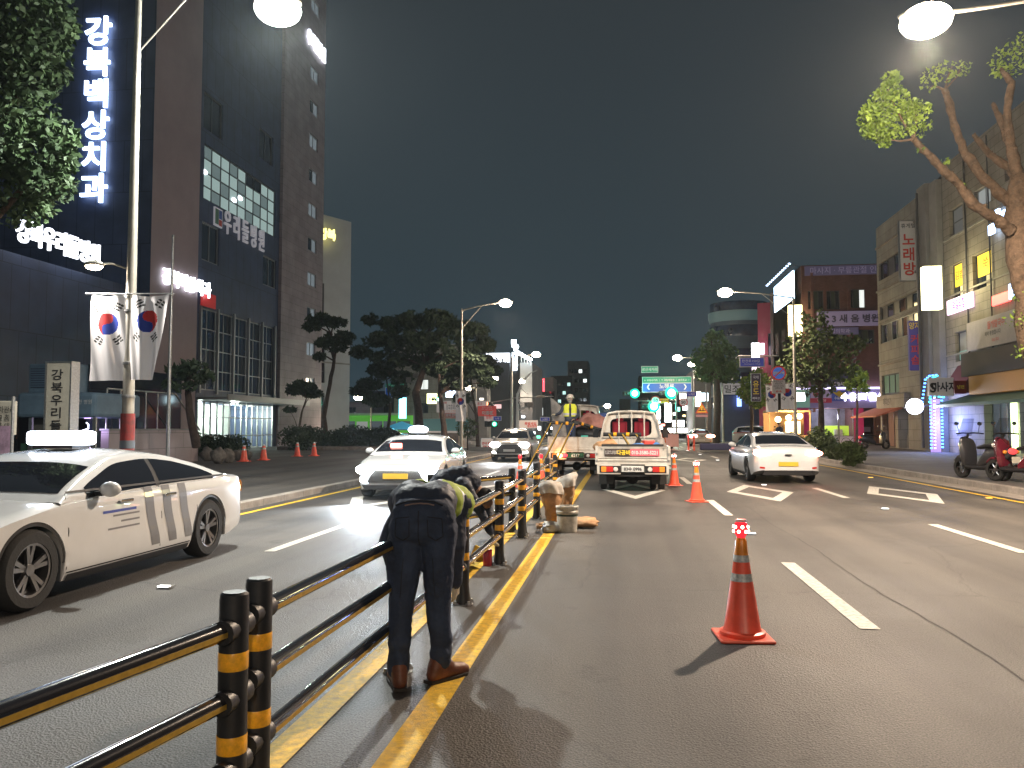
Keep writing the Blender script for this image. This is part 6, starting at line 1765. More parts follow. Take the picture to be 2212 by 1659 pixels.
# far walls of the left plaza so nothing stays empty
# ================= right: shops and offices
X = 18.8
# --- beige four storey building with the karaoke sign
yF, yN = PX(1897, 700, X).y, PX(2000, 700, X).y
yF2 = PX(2043, 700, X).y; W2 = yF2 - 22.0
rb = empty('corner_building', (X, yF, 0), -pi/2, 'beige four storey corner building on the right with a tall projecting karaoke sign', 'building')
def R_(yf, *px): return hpx('R', X, yf, *px)
W = yF - yN
bands = [(.5, W*.86, 12.2, 13.5), (.5, W*.86, 9.3, 10.3), (.5, W*.95, 7.6, 9.0), (.5, W*.45, 3.9, 5.3)]
wall(rb, W, 16.2, bands + [(.4, W*.34, .15, 2.8, None, .5), (W*.40, W*.62, .15, 2.8, None, .8)], M_BEIGE2, 14)
for i, b in enumerate(bands): window(rb, *b, M_PANE, [5, 6, 8, 3][i], 1 if i else 1, M_FRAME if i == 2 else M_FRAMED, fw=.08, panes=(lambda a, c, i=i: [M_PANE, mat('curtained pane', (.10, .10, .11), .3)][(a + i) % 2]) if i != 3 else (lambda a, c: M_MINT))
for z in (6.0, 11.4, 14.6): MB().bx(-.02, W, -.10, 0, z, z+.14, M_BEIGE).build('string_course', rb)
window(rb, .4, W*.34, .15, 2.8, mat('warm shop pane', (.10, .06, .045), .2, emit=(1, .5, .3), estr=.12), 2, 1, M_FRAMED, y=.4); window(rb, W*.40, W*.62, .15, 2.8, mat('cool shop pane', (.25, .26, .28), .2, emit=(.8, .85, 1), estr=.3), 2, 2, M_FRAME, y=.7)
MB().bx(.3, W*.66, -.35, 0, 2.9, 4.7 - .9, M_BEIGE2).build('fascia', rb)
text('메리손가', .55, M_TXTK, rb, (W*.30, -.38, 3.35), sx=.9)
aw = MB().prism([(-1.4, 0, 3.0), (-1.4, -1.7, 2.35), (-1.4, -1.7, 2.25), (-1.4, 0, 2.8)], (W*.5+1.4, 0, 0), mat('orange awning', (.52, .16, .09), .7, emit=(1, .3, .15), estr=.05)); aw.build('awning', rb)
# --- columns and pipe between the two
pw = yN - yF2; mb = MB().bx(W, W+pw*.45, -.35, .6, 0, 16.4, M_CONC).bx(W+pw*.45, W+pw, .1, .6, 0, 16.4, M_DARKB).bx(W+pw*.55, W+pw*.9, -.25, .3, 0, 16.2, M_CONC)
mb.cyl((W+.62, -.55, .3), (W+.62, -.55, 16), .07, .07, M_DPOLE, 10).cyl((W+.25, -.5, .3), (W+.25, -.5, 15), .05, .05, M_CONC, 10)
mb.build('pier', rb)
# --- near beige building
yF2 = PX(2043, 700, X).y; W2 = yF2 - 22.0
nb = empty('office_building', (X, yF2, 0), -pi/2, 'nearest beige tiled office building at the right edge with yellow window posters', 'building')
def r2_(*px): return hpx('R', X, yF2, *px)
wy1, wy2 = r2_(2053, 568, 2079, 645), r2_(2101, 543, 2142, 622)
wd1, wd2 = r2_(2050, 445, 2080, 505), r2_(2063, 715, 2088, 780)
hexw = r2_(2104, 403, 2140, 445); wd3 = r2_(2170, 340, 2184, 390); wd4 = r2_(2120, 742, 2160, 775)
hs = [wy1, wy2, wd1, wd2, hexw, wd3, wd4, (8.4, 12.0, .3, 2.9, None, .5), (4.6, 7.9, .3, 2.9, None, .5), (12.5, 16, .3, 2.9, None, .5)]
wall(nb, W2, 16.8, hs, M_BEIGE, 14, th=.3)
for k, q in enumerate((wy1, wy2)):
    window(nb, *q, None, 1, 1, M_FRAMED, y=.22, fw=.07, panes=lambda a, c: M_PANE, name='window')
    x0, x1, z0, z1 = q; zm = lerp(z0, z1, .36)
    MB().bx(x0+.22, x1-.07, .17, .20, zm, z1-.07, mat('yellow poster lit', (.75, .52, .05), .6, emit=(1, .72, .06), estr=.95 if k == 0 else .30)).bx((x0+x1)/2+.1, x1-.07, .165, .2, z0+.07, zm-.05, M_LITWARM if k == 0 else mat('cream blind', (.4, .36, .25), .6, emit=(1, .9, .6), estr=.15)).build('window_poster', nb)
    text('김밥' if k == 0 else '쑥', (x1-x0)*.34, M_TXTR if k == 0 else mat('amber ink', (.5, .22, .02), .6), nb, ((x0+x1)/2+.06, .15, lerp(zm, z1, .5)), sx=1.1)
for q in (wd1, wd3): window(nb, *q, mat('dim blind pane', (.14, .145, .15), .3, emit=(.7, .75, .8), estr=.06), 1, 2, M_FRAMED, y=.25)
window(nb, *hexw, mat('frosted pane', (.25, .27, .28), .4, emit=(.85, .95, 1), estr=.22), 2, 1, M_FRAME, y=.22)
window(nb, *wd2, mat('logo blind', (.32, .31, .30), .5, emit=(1, 1, 1), estr=.04), 1, 1, M_FRAMED, y=.25); MB().bx(wd2[0]+.1, wd2[1]-.1, .2, .22, wd2[2]+.1, lerp(wd2[2], wd2[3], .35), mat('teal lit pane', (.1, .2, .2), .3, emit=(.4, .8, .7), estr=.3)).build('lower_pane', nb)
window(nb, *wd4, mat('teal lit pane', (.1, .2, .2), .3, emit=(.4, .8, .7), estr=.3), 3, 1, M_FRAMED, y=.25)
for h_ in hs[-3:]: window(nb, h_[0], h_[1], h_[2], h_[3], mat('shop glass', (.03, .035, .045), .1, emit=(.5, .6, .75), estr=.10), 4, 1, M_FRAMED, y=.45)
MB().bx(8.9, 11.0, .40, .44, 1.9, 2.8, mat('lit menu', (.5, .5, .55), .4, emit=(.8, .85, 1), estr=.45)).build('lit_menu', nb)
for z in (5.6, 9.0, 12.3): MB().bx(0, W2, -.06, 0, z, z+.10, M_BEIGE2).build('string_course', nb)
MB().cyl((3.3, -.1, 4), (3.3, -.1, 16.5), .05, .05, M_DARKB, 8).cyl((6.1, -.1, 4), (6.1, -.1, 16.5), .04, .04, M_DARKB, 8).build('downpipe', nb, smooth=50)
# shop front band: dark, amber, green awning
MB().bx(4.2, W2, -.9, 0, 4.2, 5.4, mat('brown black fascia', (.035, .028, .035), .6)).bx(4.6, W2, -.7, 0, 3.25, 4.2, mat('amber fascia', (.40, .20, .045), .6, emit=(1, .5, .1), estr=.07)).build('fascia', nb)
MB().prism([(1.5, 0, 5.0), (1.5, -.9, 3.6), (1.5, -.9, 3.4), (1.5, 0, 3.4)], (2.7, 0, 0), mat('maroon awning', (.12, .03, .05), .7)).build('awning', nb)
MB().prism([(3.0, -.1, 3.3), (3.0, -1.9, 2.75), (3.0, -1.9, 2.6), (3.0, -.1, 3.1)], (W2-3, 0, 0), mat('dark green awning', (.02, .10, .10), .6)).build('awning', nb)
text('대광', .85, M_TXTW, nb, (W2*.56, -.93, 4.75), sx=.9)
MB().bx(7.95, 8.2, -.2, .1, .3, 2.9, emat('lime tube light', (.75, 1, .45), 3.2)).build('light_column', nb)
lamp('POINT', 'shop_light', nb, (8.1, -.9, 1.8), 90, (.8, 1, .6), .1); lamp('POINT', 'shop_light', nb, (11, -1.0, 2.2), 60, (.8, .9, 1), .1)
# signs on these two
psign('projecting_sign', 'tall projecting white karaoke sign with big red Korean lettering', (1943, 478, 1983, 605), 54, mat('aged sign white', (.50, .46, .40), .5, emit=(1, .9, .8), estr=.05), [('휴게텔', .085, M_TXTK, 0, .42, .001), ('노\n래\n방', .235, M_TXTR, 0, -.07, .006, .95, 1.05)], d=.3, frame=M_STEEL)
psign('projecting_sign', 'tall projecting dark blue coffee sign with yellow top word', (1963, 693, 1990, 800), 52.5, mat('deep blue sign', (.05, .04, .16), .5, emit=(.2, .15, .7), estr=.08), [('양지', .15, M_TXTY, 0, .40, .004, .8), ('커\n피\n숍', .20, M_TXTR, 0, -.08, .004, .95, 1.05)], d=.3)
psign('light_box', 'large glowing yellow white light box between the two beige buildings', (1995, 575, 2037, 667), 46.5, M_YBOX, [], d=.5)
lb_ = empty('dummy_holder', (0, 0, 0)); bpy.data.objects.remove(lb_)
p = PY(2016, 620, 46.2); nl = bpy.data.objects['light_box']; lamp('POINT', 'box_light', nl, (0, -1.0, 0), 260, (1, .86, .42), .5); lamp('POINT', 'box_light', nl, (2.0, .4, 0), 160, (1, .86, .42), .5)
facesign('R', X, yF2, 'wall_sign', 'slanting glowing pink and white Korean sign under the small yellow window', (2052, 640, 2107, 672), emat('pink white panel', (1, .72, .9), 2.2), [('막걸리집', .75, mat('magenta ink', (.6, .05, .3), .5, emit=(1, .1, .5), estr=.8), 0, 0, .02, .75)])
facesign('R', X, yF2, 'wall_sign', 'red lit strip sign with a blue white box at its end on the nearest building', (2150, 634, 2187, 656), emat('red strip', (1, .12, .10), 3.0), [])
facesign('R', X-.3, yF2, 'light_box', 'small blue white light box above the slanted banner, at the tree', (2187, 612, 2199, 645), emat('blue white box', (.45, .65, 1), 5), [])
for px, lab in (((2156, 452, 2165, 470), 'left one of the small blue white lights behind the ginkgo limbs'), ((2164, 455, 2180, 475), 'right one of the small blue white lights behind the ginkgo limbs'), ((2142, 484, 2154, 506), 'lowest of the small blue white lights behind the ginkgo limbs')):
    facesign('R', X-.2, yF2, 'light_box', lab, px, emat('blue white box', (.45, .65, 1), 5), [], group='small blue white lights')
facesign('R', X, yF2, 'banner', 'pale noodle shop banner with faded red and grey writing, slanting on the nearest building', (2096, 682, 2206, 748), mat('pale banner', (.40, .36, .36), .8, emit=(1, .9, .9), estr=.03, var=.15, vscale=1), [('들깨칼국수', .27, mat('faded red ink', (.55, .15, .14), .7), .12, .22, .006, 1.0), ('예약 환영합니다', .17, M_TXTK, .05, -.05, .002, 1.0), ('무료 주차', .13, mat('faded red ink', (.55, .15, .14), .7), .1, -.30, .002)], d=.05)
psign('shop_sign', 'cream massage shop sign with white and black lettering above the blue lights', (2007, 816, 2061, 855), 45.6, mat('cream shop sign', (.50, .47, .44), .5, emit=(1, .97, .95), estr=.08), [('S', .72, M_TXTK, -.36, -.05, .02), ('마사지', .55, M_TXTK, .10, 0, .02, .85)], d=.3)
psign('shop_sign', 'dark red square sign below the maroon awning', (2062, 822, 2088, 850), 44.8, mat('dark red sign', (.22, .02, .03), .5), [('냉면', .3, M_TXTY, 0, 0)], d=.2)
# blue led arch at the door, one thing with its strings
ar = PY(2000, 968, 49); arr = empty('led_arch', (ar.x, 49, .13), 0, 'doorway arch strung with bright blue and violet leds beside the white globe lamp', 'light string')
def A_(x, y): p = PY(x, y, 49); return Vector((p.x - ar.x, 0, p.z - .13))
for (path, m) in (([(2012, 968), (2010, 840)], M_NEONB), ([(2020, 968), (2018, 845)], M_NEONV), ([(2036, 966), (2034, 858)], M_NEONB), ([(2010, 855), (2038, 858)], M_NEONC), ([(1992, 868), (1999, 820), (2008, 812), (2022, 810)], M_NEONB), ([(2008, 868), (2016, 815), (2024, 812)], M_NEONC)):
    d = MB()
    P_ = [A_(*q) for q in path]
    for a, b in zip(P_, P_[1:]):
        n = max(2, int((b-a).length/.19))
        for k in range(n+1): d.box(a.lerp(b, k/n), (.10, .08, .085), m)
    d.tube([p + Vector((0, .05, 0)) for p in P_], .015, M_BLACK, 5); d.build('led_string', arr)
MB().bx(A_(2013, 960).x, A_(2035, 960).x, .15, .2, 0, A_(2020, 862).z, mat('violet door', (.25, .15, .4), .5, emit=(.7, .45, 1), estr=.55)).build('lit_door', arr)
lamp('POINT', 'arch_light', arr, (.8, -1.0, 1.6), 320, (.22, .32, 1), .3)
p = PY(1976, 878, 48); gl = empty('globe_lamp', p, 0, 'big white globe lamp glowing beside the blue led arch', 'lamp')
MB().ball((0, 0, 0), .45, emat('globe light', (.86, .88, 1), 8), 18).build('globe', gl, smooth=60); MB().cyl((.4, 0, 0), (.95, .3, .1), .03, .03, M_DPOLE, 8).build('bracket', gl)
lamp('POINT', 'globe_light', gl, (-.2, -.8, 0), 260, (.8, .85, 1), .3)

# --- red brick clinic: face towards us and chamfered side with the lit strip sign
Yb = 68
pA, pB = PY(1737, 900, Yb), PY(1960, 900, Yb)
bc = empty('clinic_building', (pA.x, Yb, 0), 0, 'red brick clinic block with purple banners beyond the airy street tree', 'building')
Wc = 20; Hb = PY(1800, 572, Yb).z
def b_(x, y): p = PY(x, y, Yb); return p.x - pA.x, p.z
fl = []
for (x0, y0_, x1, y1) in ((1745, 628, 1780, 668), (1785, 628, 1815, 668), (1830, 625, 1870, 665), (1750, 715, 1790, 745), (1800, 715, 1830, 745), (1850, 712, 1890, 742)):
    a, zt = b_(x0, y0_); c, zb = b_(x1, y1); fl.append((a, c, zb, zt))
shop = (b_(1748, 960)[0], b_(1845, 960)[0], .15, b_(1800, 882)[1])
wall(bc, Wc, Hb, fl + [(*shop, None, 2.5), (b_(1853, 960)[0], b_(1892, 960)[0], .15, shop[3], None, .5)], M_BRICK, 14)
for i, f in enumerate(fl): window(bc, *f, M_PANE, 3, 1, M_FRAMED, panes=lambda a, c, i=i: M_LITW if (i == 2 and a == 2) else (mat('green curtain pane', (.05, .07, .06), .3) if a == 1 else M_PANE))
x_, z_ = b_(1738, 597); x2, z2 = b_(1895, 577)
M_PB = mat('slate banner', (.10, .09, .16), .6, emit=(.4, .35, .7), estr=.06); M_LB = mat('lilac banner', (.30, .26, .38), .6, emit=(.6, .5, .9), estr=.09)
MB().bx(x_, Wc, -.10, 0, b_(1815, 594)[1], b_(1815, 574)[1], M_PB).build('top_fascia', bc); text('마사지 · 무릎관절 인대수술', .62, M_LB, bc, (b_(1830, 0)[0], -.14, b_(1815, 584)[1]))
zz = (b_(1815, 645)[1], b_(1815, 0)[1])
MB().bx(b_(1735, 0)[0]+.1, b_(1743, 0)[0], -.12, 0, 2.8, Hb-.6, M_BRICK).bx(b_(1815, 0)[0], b_(1822, 0)[0], -.12, 0, 3, Hb-2, M_BRICK).build('pilaster', bc)
# lit shop interior
MB().quad((shop[0], 2.5, .15), (shop[1], 2.5, .15), (shop[1], 2.5, shop[3]), (shop[0], 2.5, shop[3]), mat('shop back wall', (.20, .20, .24), .7, var=.5, vscale=.9)).bx(shop[0]+1.2, shop[0]+3.6, 1.4, 1.5, .9, 1.7, mat('lime partition', (.40, .60, .05), .5, emit=(.6, .9, .1), estr=.35)).bx(shop[1]-1.2, shop[1]-.6, 1.0, 1.5, .9, 1.4, M_WHITE).bx(shop[0]+4.6, shop[0]+5.1, 1.2, 1.6, 1.2, 1.6, M_WHITE).build('shop_interior', bc)
MB().bx(shop[0], shop[1], -.05, .05, .15, .85, mat('lilac glass strip', (.42, .38, .46), .5, emit=(.7, .6, .9), estr=.10)).build('frosted_glass', bc)
f = MB()
for k in range(4): xx = lerp(shop[0], shop[1], k/3); f.bx(xx-.06, xx+.06, -.08, .08, .15, shop[3], M_STEEL)
f.build('shop_frame', bc)
M_MAG = mat('magenta panel', (.42, .03, .12), .5, emit=(1, .05, .25), estr=.12)
MB().bx(shop[0]-1.3, shop[0], -.1, .1, .15, shop[3], M_MAG).build('magenta_pier', bc); MB().bx(shop[1], shop[1]+.75, -.1, .1, .15, shop[3], M_MAG).build('magenta_pier', bc)
lamp('POINT', 'shop_light', bc, ((shop[0]+shop[1])/2, 1.0, 2.4), 130, (.75, .75, 1), .2)
zs0, zs1 = b_(1815, 868)[1], b_(1815, 841)[1]
MB().bx(shop[0]-1.5, Wc, -.6, 0, zs1, zs1+.14, emat('violet edge light', (.72, .66, 1), 3.2)).build('edge_light', bc)
MB().bx(shop[0]-1.5, Wc, -.5, 0, zs0-.5, zs1, mat('violet fascia', (.16, .13, .26), .6, emit=(.5, .4, .9), estr=.10)).build('fascia', bc)
def bs(name, label, px, board, lines, dy=-.62, **k): return psign(name, label, px, Yb + dy, board, lines, d=.12, **k)
bs('shop_sign', 'navy police sign with a gold emblem and white Korean name, over the shop window', (1797, 844, 1832, 866), mat('police navy', (.03, .05, .22), .5, emit=(.1, .15, .6), estr=.15), [('수유3파출', .34, M_TXTW, 0, -.22, .01, .75)])
q = PY(1814, 850, Yb-.78); e_ = MB().prism([(-.55, 0, .15), (-.2, 0, .08), (0, 0, .25), (.2, 0, .08), (.55, 0, .15), (.25, 0, -.12), (0, 0, -.28), (-.25, 0, -.12)], (0, .04, 0), M_TXTY).build('eagle_emblem', bpy.data.objects['shop_sign.002'] if 'shop_sign.002' in bpy.data.objects else None); 
e_.location = (q.x - e_.parent.location.x, -.05, q.z - e_.parent.location.z)
M_HOTW = emat('violet white letters', (.80, .80, 1), 8)
bs('shop_sign', 'row of blazing violet white letters right of the police sign', (1834, 848, 1893, 866), None, [('수유3파출소', .95, M_HOTW, 0, 0, .06, 1.0)])
bs('shop_sign', 'lilac board with a round red picture, left of the police sign', (1752, 842, 1796, 860), mat('lilac board', (.36, .28, .40), .5, emit=(.7, .55, .9), estr=.12), [('●', .8, mat('dull red', (.35, .04, .05), .5), -.28, .0)])
bs('shop_sign', 'red strip sign with small white letters under the lilac board', (1742, 860, 1797, 870), mat('dark red strip', (.30, .02, .05), .5, emit=(1, .1, .2), estr=.08), [('종합건강', .5, M_TXTW, .1, 0)])
bs('banner', 'wide lilac clinic banner with grey Korean letters across the brick front', (1765, 673, 1900, 703), M_LB, [('3 새 움 병원', .58, mat('slate ink', (.09, .08, .13), .6), .12, 0, .02, 1.05)], dy=-.2)
bs('banner', 'narrow slate banner with pale letters under the lilac clinic banner', (1765, 708, 1855, 722), M_PB, [('영상의학과', .7, M_LB, 0, 0)], dy=-.2)
bs('shop_sign', 'dark dental shop board with a round pale mark above the violet light', (1752, 806, 1862, 838), mat('dark board', (.035, .035, .06), .4, emit=(.3, .3, .6), estr=.05), [('한림세과', .26, M_TXTW, .08, -.22), ('●', .42, mat('pale mark', (.30, .30, .36), .5), 0, .2)], dy=-.5)
# side face, parallel to the avenue
sd = empty('clinic_wing', (pA.x, 80.5, 0), -pi/2, 'street side wing of the brick clinic running away to the left', 'building')
wall(sd, 12.4, Hb, [(1, 2.6, 8.5, 10.5), (4, 5.6, 8.5, 10.5), (8, 9.8, 8.5, 10.5), (1, 3, 5, 7), (5, 7, 5, 7)], M_BRICK, 3, back=False)
for q in ((1, 2.6, 8.5, 10.5), (4, 5.6, 8.5, 10.5), (8, 9.8, 8.5, 10.5), (1, 3, 5, 7), (5, 7, 5, 7)): window(sd, *q, M_PANE, 2, 1, M_FRAMED)
facesign('R', pA.x, 80.5, 'light_box', 'long slanting blue white light box high on the brick clinic corner', (1676, 602, 1718, 660), emat('blue white strip', (.55, .78, 1), 6), [])
ls = empty('sign_lights', (pA.x - .5, 80.3, PX(1700, 597, pA.x).z + .1), -pi/2, 'row of small blue spot lamps leaning out above the long light box', 'light')
for k in range(12): MB().cyl((k*.95, .8, 0), (k*.95, 0, .25), .02, .02, M_DPOLE, 5).ball((k*.95, -.05, .27), .12, emat('small blue lamp', (.55, .72, 1), 4), 8, (1, 1, .6)).build('spot_lamp', ls)
psign('light_box', 'glowing orange and white projecting light box at the brick clinic corner', (1704, 659, 1734, 725), 67.2, M_OBOX, [], d=.4)
lamp('POINT', 'box_light', bpy.data.objects['light_box.001'] if False else sd, (12.6, -1.6, 10.0), 300, (1, .7, .35), .4)
# --- warm shop under the wing
ws = empty('food_stall', (PY(1705, 930, 64).x, 64, .13), 0, 'warm glowing food stall under the flags, left of the brick clinic', 'stall')
MB().bx(-1.5, 1.6, 0, 2.5, 2.6, 2.75, M_CARD).bx(-1.5, -1.42, 0, .1, 0, 2.6, M_CARD).bx(1.52, 1.6, 0, .1, 0, 2.6, M_CARD).bx(-1.5, 1.6, 2.4, 2.5, 0, 2.6, mat('stall wall', (.35, .22, .12), .7)).build('frame', ws)
for k in range(3): MB().ball((-.8 + .8*k, .1, 2.05 + .12*k), .22, emat('hot warm bulb', (1, .78, .38), 18), 12).build('bulb', ws, smooth=60)
MB().bx(-.2, .9, .3, .5, .9, 1.9, emat('warm cabinet', (1, .66, .28), 3)).build('lit_cabinet', ws); MB().bx(-1.3, 1.4, .2, .8, 0, .85, M_CARD).build('counter', ws)
lamp('POINT', 'stall_light', ws, (0, -.8, 2.0), 900, (1, .68, .32), .2)
# --- red building, blue round tower, banner column
rd = empty('red_building', (PY(1640, 900, 86).x, 86, 0), -.35, 'narrow dark red building beyond the brick clinic', 'building')
Hr = PY(1655, 655, 86).z
M_REDB = mat('dark red cladding', (.30, .035, .07), .6, emit=(.8, .1, .2), estr=.03)
wall(rd, 6, Hr, [(1.0, 4.2, Hr*.55, Hr*.78)], M_REDB, 9); window(rd, 1.0, 4.2, Hr*.55, Hr*.78, M_PANE, 2, 1)
psign('light_box', 'upper white glowing panel left of the red building', (1624, 741, 1641, 773), 84, emat('white panel hot', (.95, .95, 1), 7), [], d=.3)
psign('light_box', 'narrow pink white glowing panel on the red building', (1643, 741, 1652, 765), 84, emat('pink white panel', (1, .72, .9), 2.2), [], d=.3)
psign('light_box', 'lower pink white glowing panel beneath the street name sign', (1625, 793, 1641, 803), 84, emat('pink white panel', (1, .72, .9), 2.2), [], d=.3)
psign('banner_post', 'tall dark judo school banner with yellow lettering under the street name sign', (1623, 808, 1643, 866), 58, mat('dark judo banner', (.05, .03, .06), .6), [('국제', .13, M_TXTW, 0, .38, .001, .9), ('유\n도', .28, M_TXTY, 0, -.0, .004, .9, 1.0), ('체육관', .10, M_TXTW, 0, -.40, .001)], d=.1, frame=M_STEEL)
bt = PY(1615, 900, 100); rt = empty('round_tower', (bt.x, 106, 0), 0, 'dark blue round cornered office tower behind the street lamp on the right', 'building')
Ht = PY(1600, 652, 100).z; R = 3.6
MB().lathe([(R, 0), (R, Ht-1.2)], mat('slate blue wall', (.08, .13, .19), .45, var=.15, vscale=.4), n=40, caps=False).build('wall', rt, smooth=60)
MB().lathe([(R+.05, Ht-1.9), (R+.25, Ht-1.3), (R+.25, Ht-.6), (.01, Ht-.6)], mat('teal cornice', (.12, .20, .22), .4, emit=(.4, .8, .8), estr=.05), n=40, caps=False).build('cornice', rt, smooth=40)
for k in range(5): MB().lathe([(R+.02, 4+3*k), (R+.04, 4.1+3*k), (R+.04, 5.3+3*k), (R+.02, 5.4+3*k)], M_PANEB, n=40, caps=False).build('window_band', rt, smooth=60)
MB().bx(0, 9, 2, 12, 0, Ht-2, mat('slate blue wall', (.08, .13, .19), .45)).build('rear_block', rt)
psign('wall_sign', 'white strip sign with dark Korean letters behind the round street tree', (1562, 828, 1612, 852), 92, mat('white strip sign', (.45, .46, .47), .5, emit=(1, 1, 1), estr=.10), [('밀조은', .75, M_TXTK, .05, 0, .01)], d=.2)
sb = empty('blue_building', (PY(1560, 900, 93).x, 93, 0), 0, 'dark blue block at the far right corner with faint white letters low on it', 'building')
MB().bx(0, 11, 0, 8, 0, PY(1600, 822, 93).z, mat('night blue wall', (.05, .085, .17), .5, var=.2, vscale=.5)).build('wall', sb); text('H I S K A 의 원', .75, M_TXTW, sb, (5, -.05, 5.2 - 1.3), sx=.9)
MB().bx(4.5, 8.2, -.1, 0, .3, 2.6, mat('blue shop front', (.05, .15, .45), .4, emit=(.2, .45, 1), estr=.25)).build('shop_front', sb)
psign('light_box', 'small blue and violet sign on the dark blue block', (1592, 853, 1602, 878), 92.5, emat('blue panel', (.25, .4, 1), 3), [], d=.2)
psign('light_box', 'white light box beside the round street tree trunk', (1509, 818, 1537, 838) if False else (1510, 849, 1530, 866), 74, emat('cyan white box', (.65, .9, 1), 5), [], d=.3)
p = PY(1667, 893, 82); 
# filler blocks that close the street on the right
for k, (x0, x1, yt, Y, m, lab) in enumerate(((1495, 1535, 800, 108, M_GREYB, 'grey corner building behind the direction signs'), (1530, 1565, 770, 116, M_DARKB, 'dark building behind the round street tree'), (1380, 1492, 812, 165, M_DARKB, 'low dark building closing the avenue behind the green signals'), (1338, 1362, 862, 175, M_GREYB, 'small far block with a few lit windows left of the green signals'))):
    a, b = PY(x0, yt, Y), PY(x1, yt, Y); q = empty('city_block', (a.x, Y, 0), 0, lab, 'building', 'far city blocks')
    hs = [(.6 + i*2.4, 1.9 + i*2.4, 3.2 + j*3, 4.6 + j*3) for i in range(int((b.x-a.x)/2.6)) for j in range(int((a.z-4)/3))]
    wall(q, b.x-a.x, a.z, hs, m, 10)
    for i, h_ in enumerate(hs): window(q, *h_, M_LITW if (i*7+k) % 5 == 0 else M_PANE, 2, 1)
# ================= far centre left: letter tower, banners, masts, flats
def block(label, px0, px1, ytop, Y, m, depth=10, wins=None, lit=4, name='city_block', zb=0, rz=0, ww=1.2, wh=1.3, sx=2.4, sz=3.0, litm=None, wm=None):
    a, b = PY(px0, ytop, Y), PY(px1, ytop, Y); q = empty(name, (a.x, Y, 0), rz, label, 'building', 'far city blocks'); W = b.x-a.x
    hs = []
    if wins is not False:
        nx = max(1, int((W-.6)/sx)); nz = max(1, int((a.z-3.5)/sz))
        if wins: nx, nz = wins
        hs = [(.5 + i*(W-.6)/nx, .5 + i*(W-.6)/nx + ww, 3.4 + j*sz, 3.4 + wh + j*sz) for i in range(nx) for j in range(nz)]
    wall(q, W, a.z, hs, m, depth)
    for i, h_ in enumerate(hs): window(q, *h_, (litm or M_LITW) if lit and (i*7 + int(px0)) % lit == 0 else (wm or M_PANE), 2, 1)
    return q
block('wide beige building behind the pines, left of the banners', 852, 1000, 745, 100, M_BEIGE2, 14, lit=9)
block('pale building with small windows behind the banners', 985, 1052, 768, 104, M_CONC, 12, lit=7)
block('mauve low building behind the green bus', 700, 800, 868, 118, M_TILE, 10, lit=6)
block('dark hardly lit building left of the wide pine', 768, 855, 845, 125, M_DARKB, 10, lit=9)
# tall grey building with floodlights on its roof
Yg = 108
gb = block('tall grey building with floodlights on its roof behind the traffic masts', 1124, 1150, 783, Yg, M_GREYB, 14, wins=False)
a = PY(1124, 783, Yg)
MB().bx(0, 1.62, -.15, -.02, a.z*.48, a.z-.05, mat('bright render', (.42, .44, .45), .7, emit=(.8, .95, 1), estr=.06)).build('upper_panel', gb)
MB().bx(-.9, 0, .3, 5, 0, a.z*.97, M_DARKB).build('dark_flank', gb)
for k in range(5):
    z = a.z + 1.3 - k*.24; f = MB().cyl((-.25 + .42*k, 0, z-1.0), (-.25 + .42*k, -.6, z), .05, .05, M_LITW, 6).ball((-.25+.42*k, -.7, z), .30, emat('flood light', (.85, .95, 1), 14), 10, (1, .8, .7)); f.build('floodlight', gb, smooth=60)
lt = empty('letter_tower', (PY(1110, 900, 100).x, 100, 0), radians(48), 'dark tower whose stacked white letters glow beside the grey building', 'building')
z0, z1 = PY(1115, 793, 100).z, PY(1115, 735, 100).z
MB().bx(-.6, 1.1, .2, 4, 0, z1-1.9, M_DARKB).build('wall', lt)
for k, (px, py) in enumerate(((1112, 742), (1119, 752), (1115, 768), (1115, 780), (1115, 791))):
    q = PY(px, py, 100); text(['빛', '날', '메', '디', '칼'][k], .95, emat('cool hot letters', (.80, .92, 1), 10), lt, ((px-1112)*.05, 0, q.z), 'syllable', bold=.07)
psign('roof_sign', 'blazing white two line roof sign above the banners', (1050, 763, 1101, 774), 98, M_SIGNBW, [], d=.2)
psign('wall_sign', 'smaller white lit line of letters under the roof sign', (1050, 776, 1102, 782), 98, None, [('수유 안과 의원', 1.2, M_SIGNBW, 0, 0, .05, 1.1)], d=.2)
psign('roof_sign', 'small blue and white shop board high behind the thin pine', (955, 784, 985, 792), 99, M_SIGNW, [('■ (메)', .9, M_TXTB, 0, 0)], d=.2)
# banners on the corner
Yc = 70
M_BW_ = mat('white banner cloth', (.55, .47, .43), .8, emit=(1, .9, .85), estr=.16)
psign('banner', 'white street banner with black writing behind the draped flag', (943, 872, 1008, 891), Yc, M_BW_, [('강북종합체육센터\n강북문화예술회관', .30, M_TXTK, .12, .12, .002, .95), ('2023년도 스케일 토요', .20, mat('orange ink', (.6, .18, .05), .6), 0, -.32, .002)], d=.04)
psign('banner', 'upper narrow white banner with a red outline over the white street banner', (943, 866, 975, 874), Yc - .1, M_BW_, [('분양중', .6, M_TXTR, 0, 0)], d=.04)
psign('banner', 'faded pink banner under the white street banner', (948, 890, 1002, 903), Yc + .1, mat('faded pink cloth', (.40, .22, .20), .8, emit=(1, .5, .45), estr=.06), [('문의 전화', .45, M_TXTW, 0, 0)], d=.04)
psign('banner', 'red banner with a large white name and small lines above', (1032, 877, 1072, 899), Yc - .2, mat('red banner cloth', (.55, .06, .05), .8, emit=(1, .15, .12), estr=.16), [('이종환', .42, M_TXTW, .04, -.18, .02), ('세무사 법무사\n상담 3331-2121', .17, M_TXTW, .0, .28, .001)], d=.04)
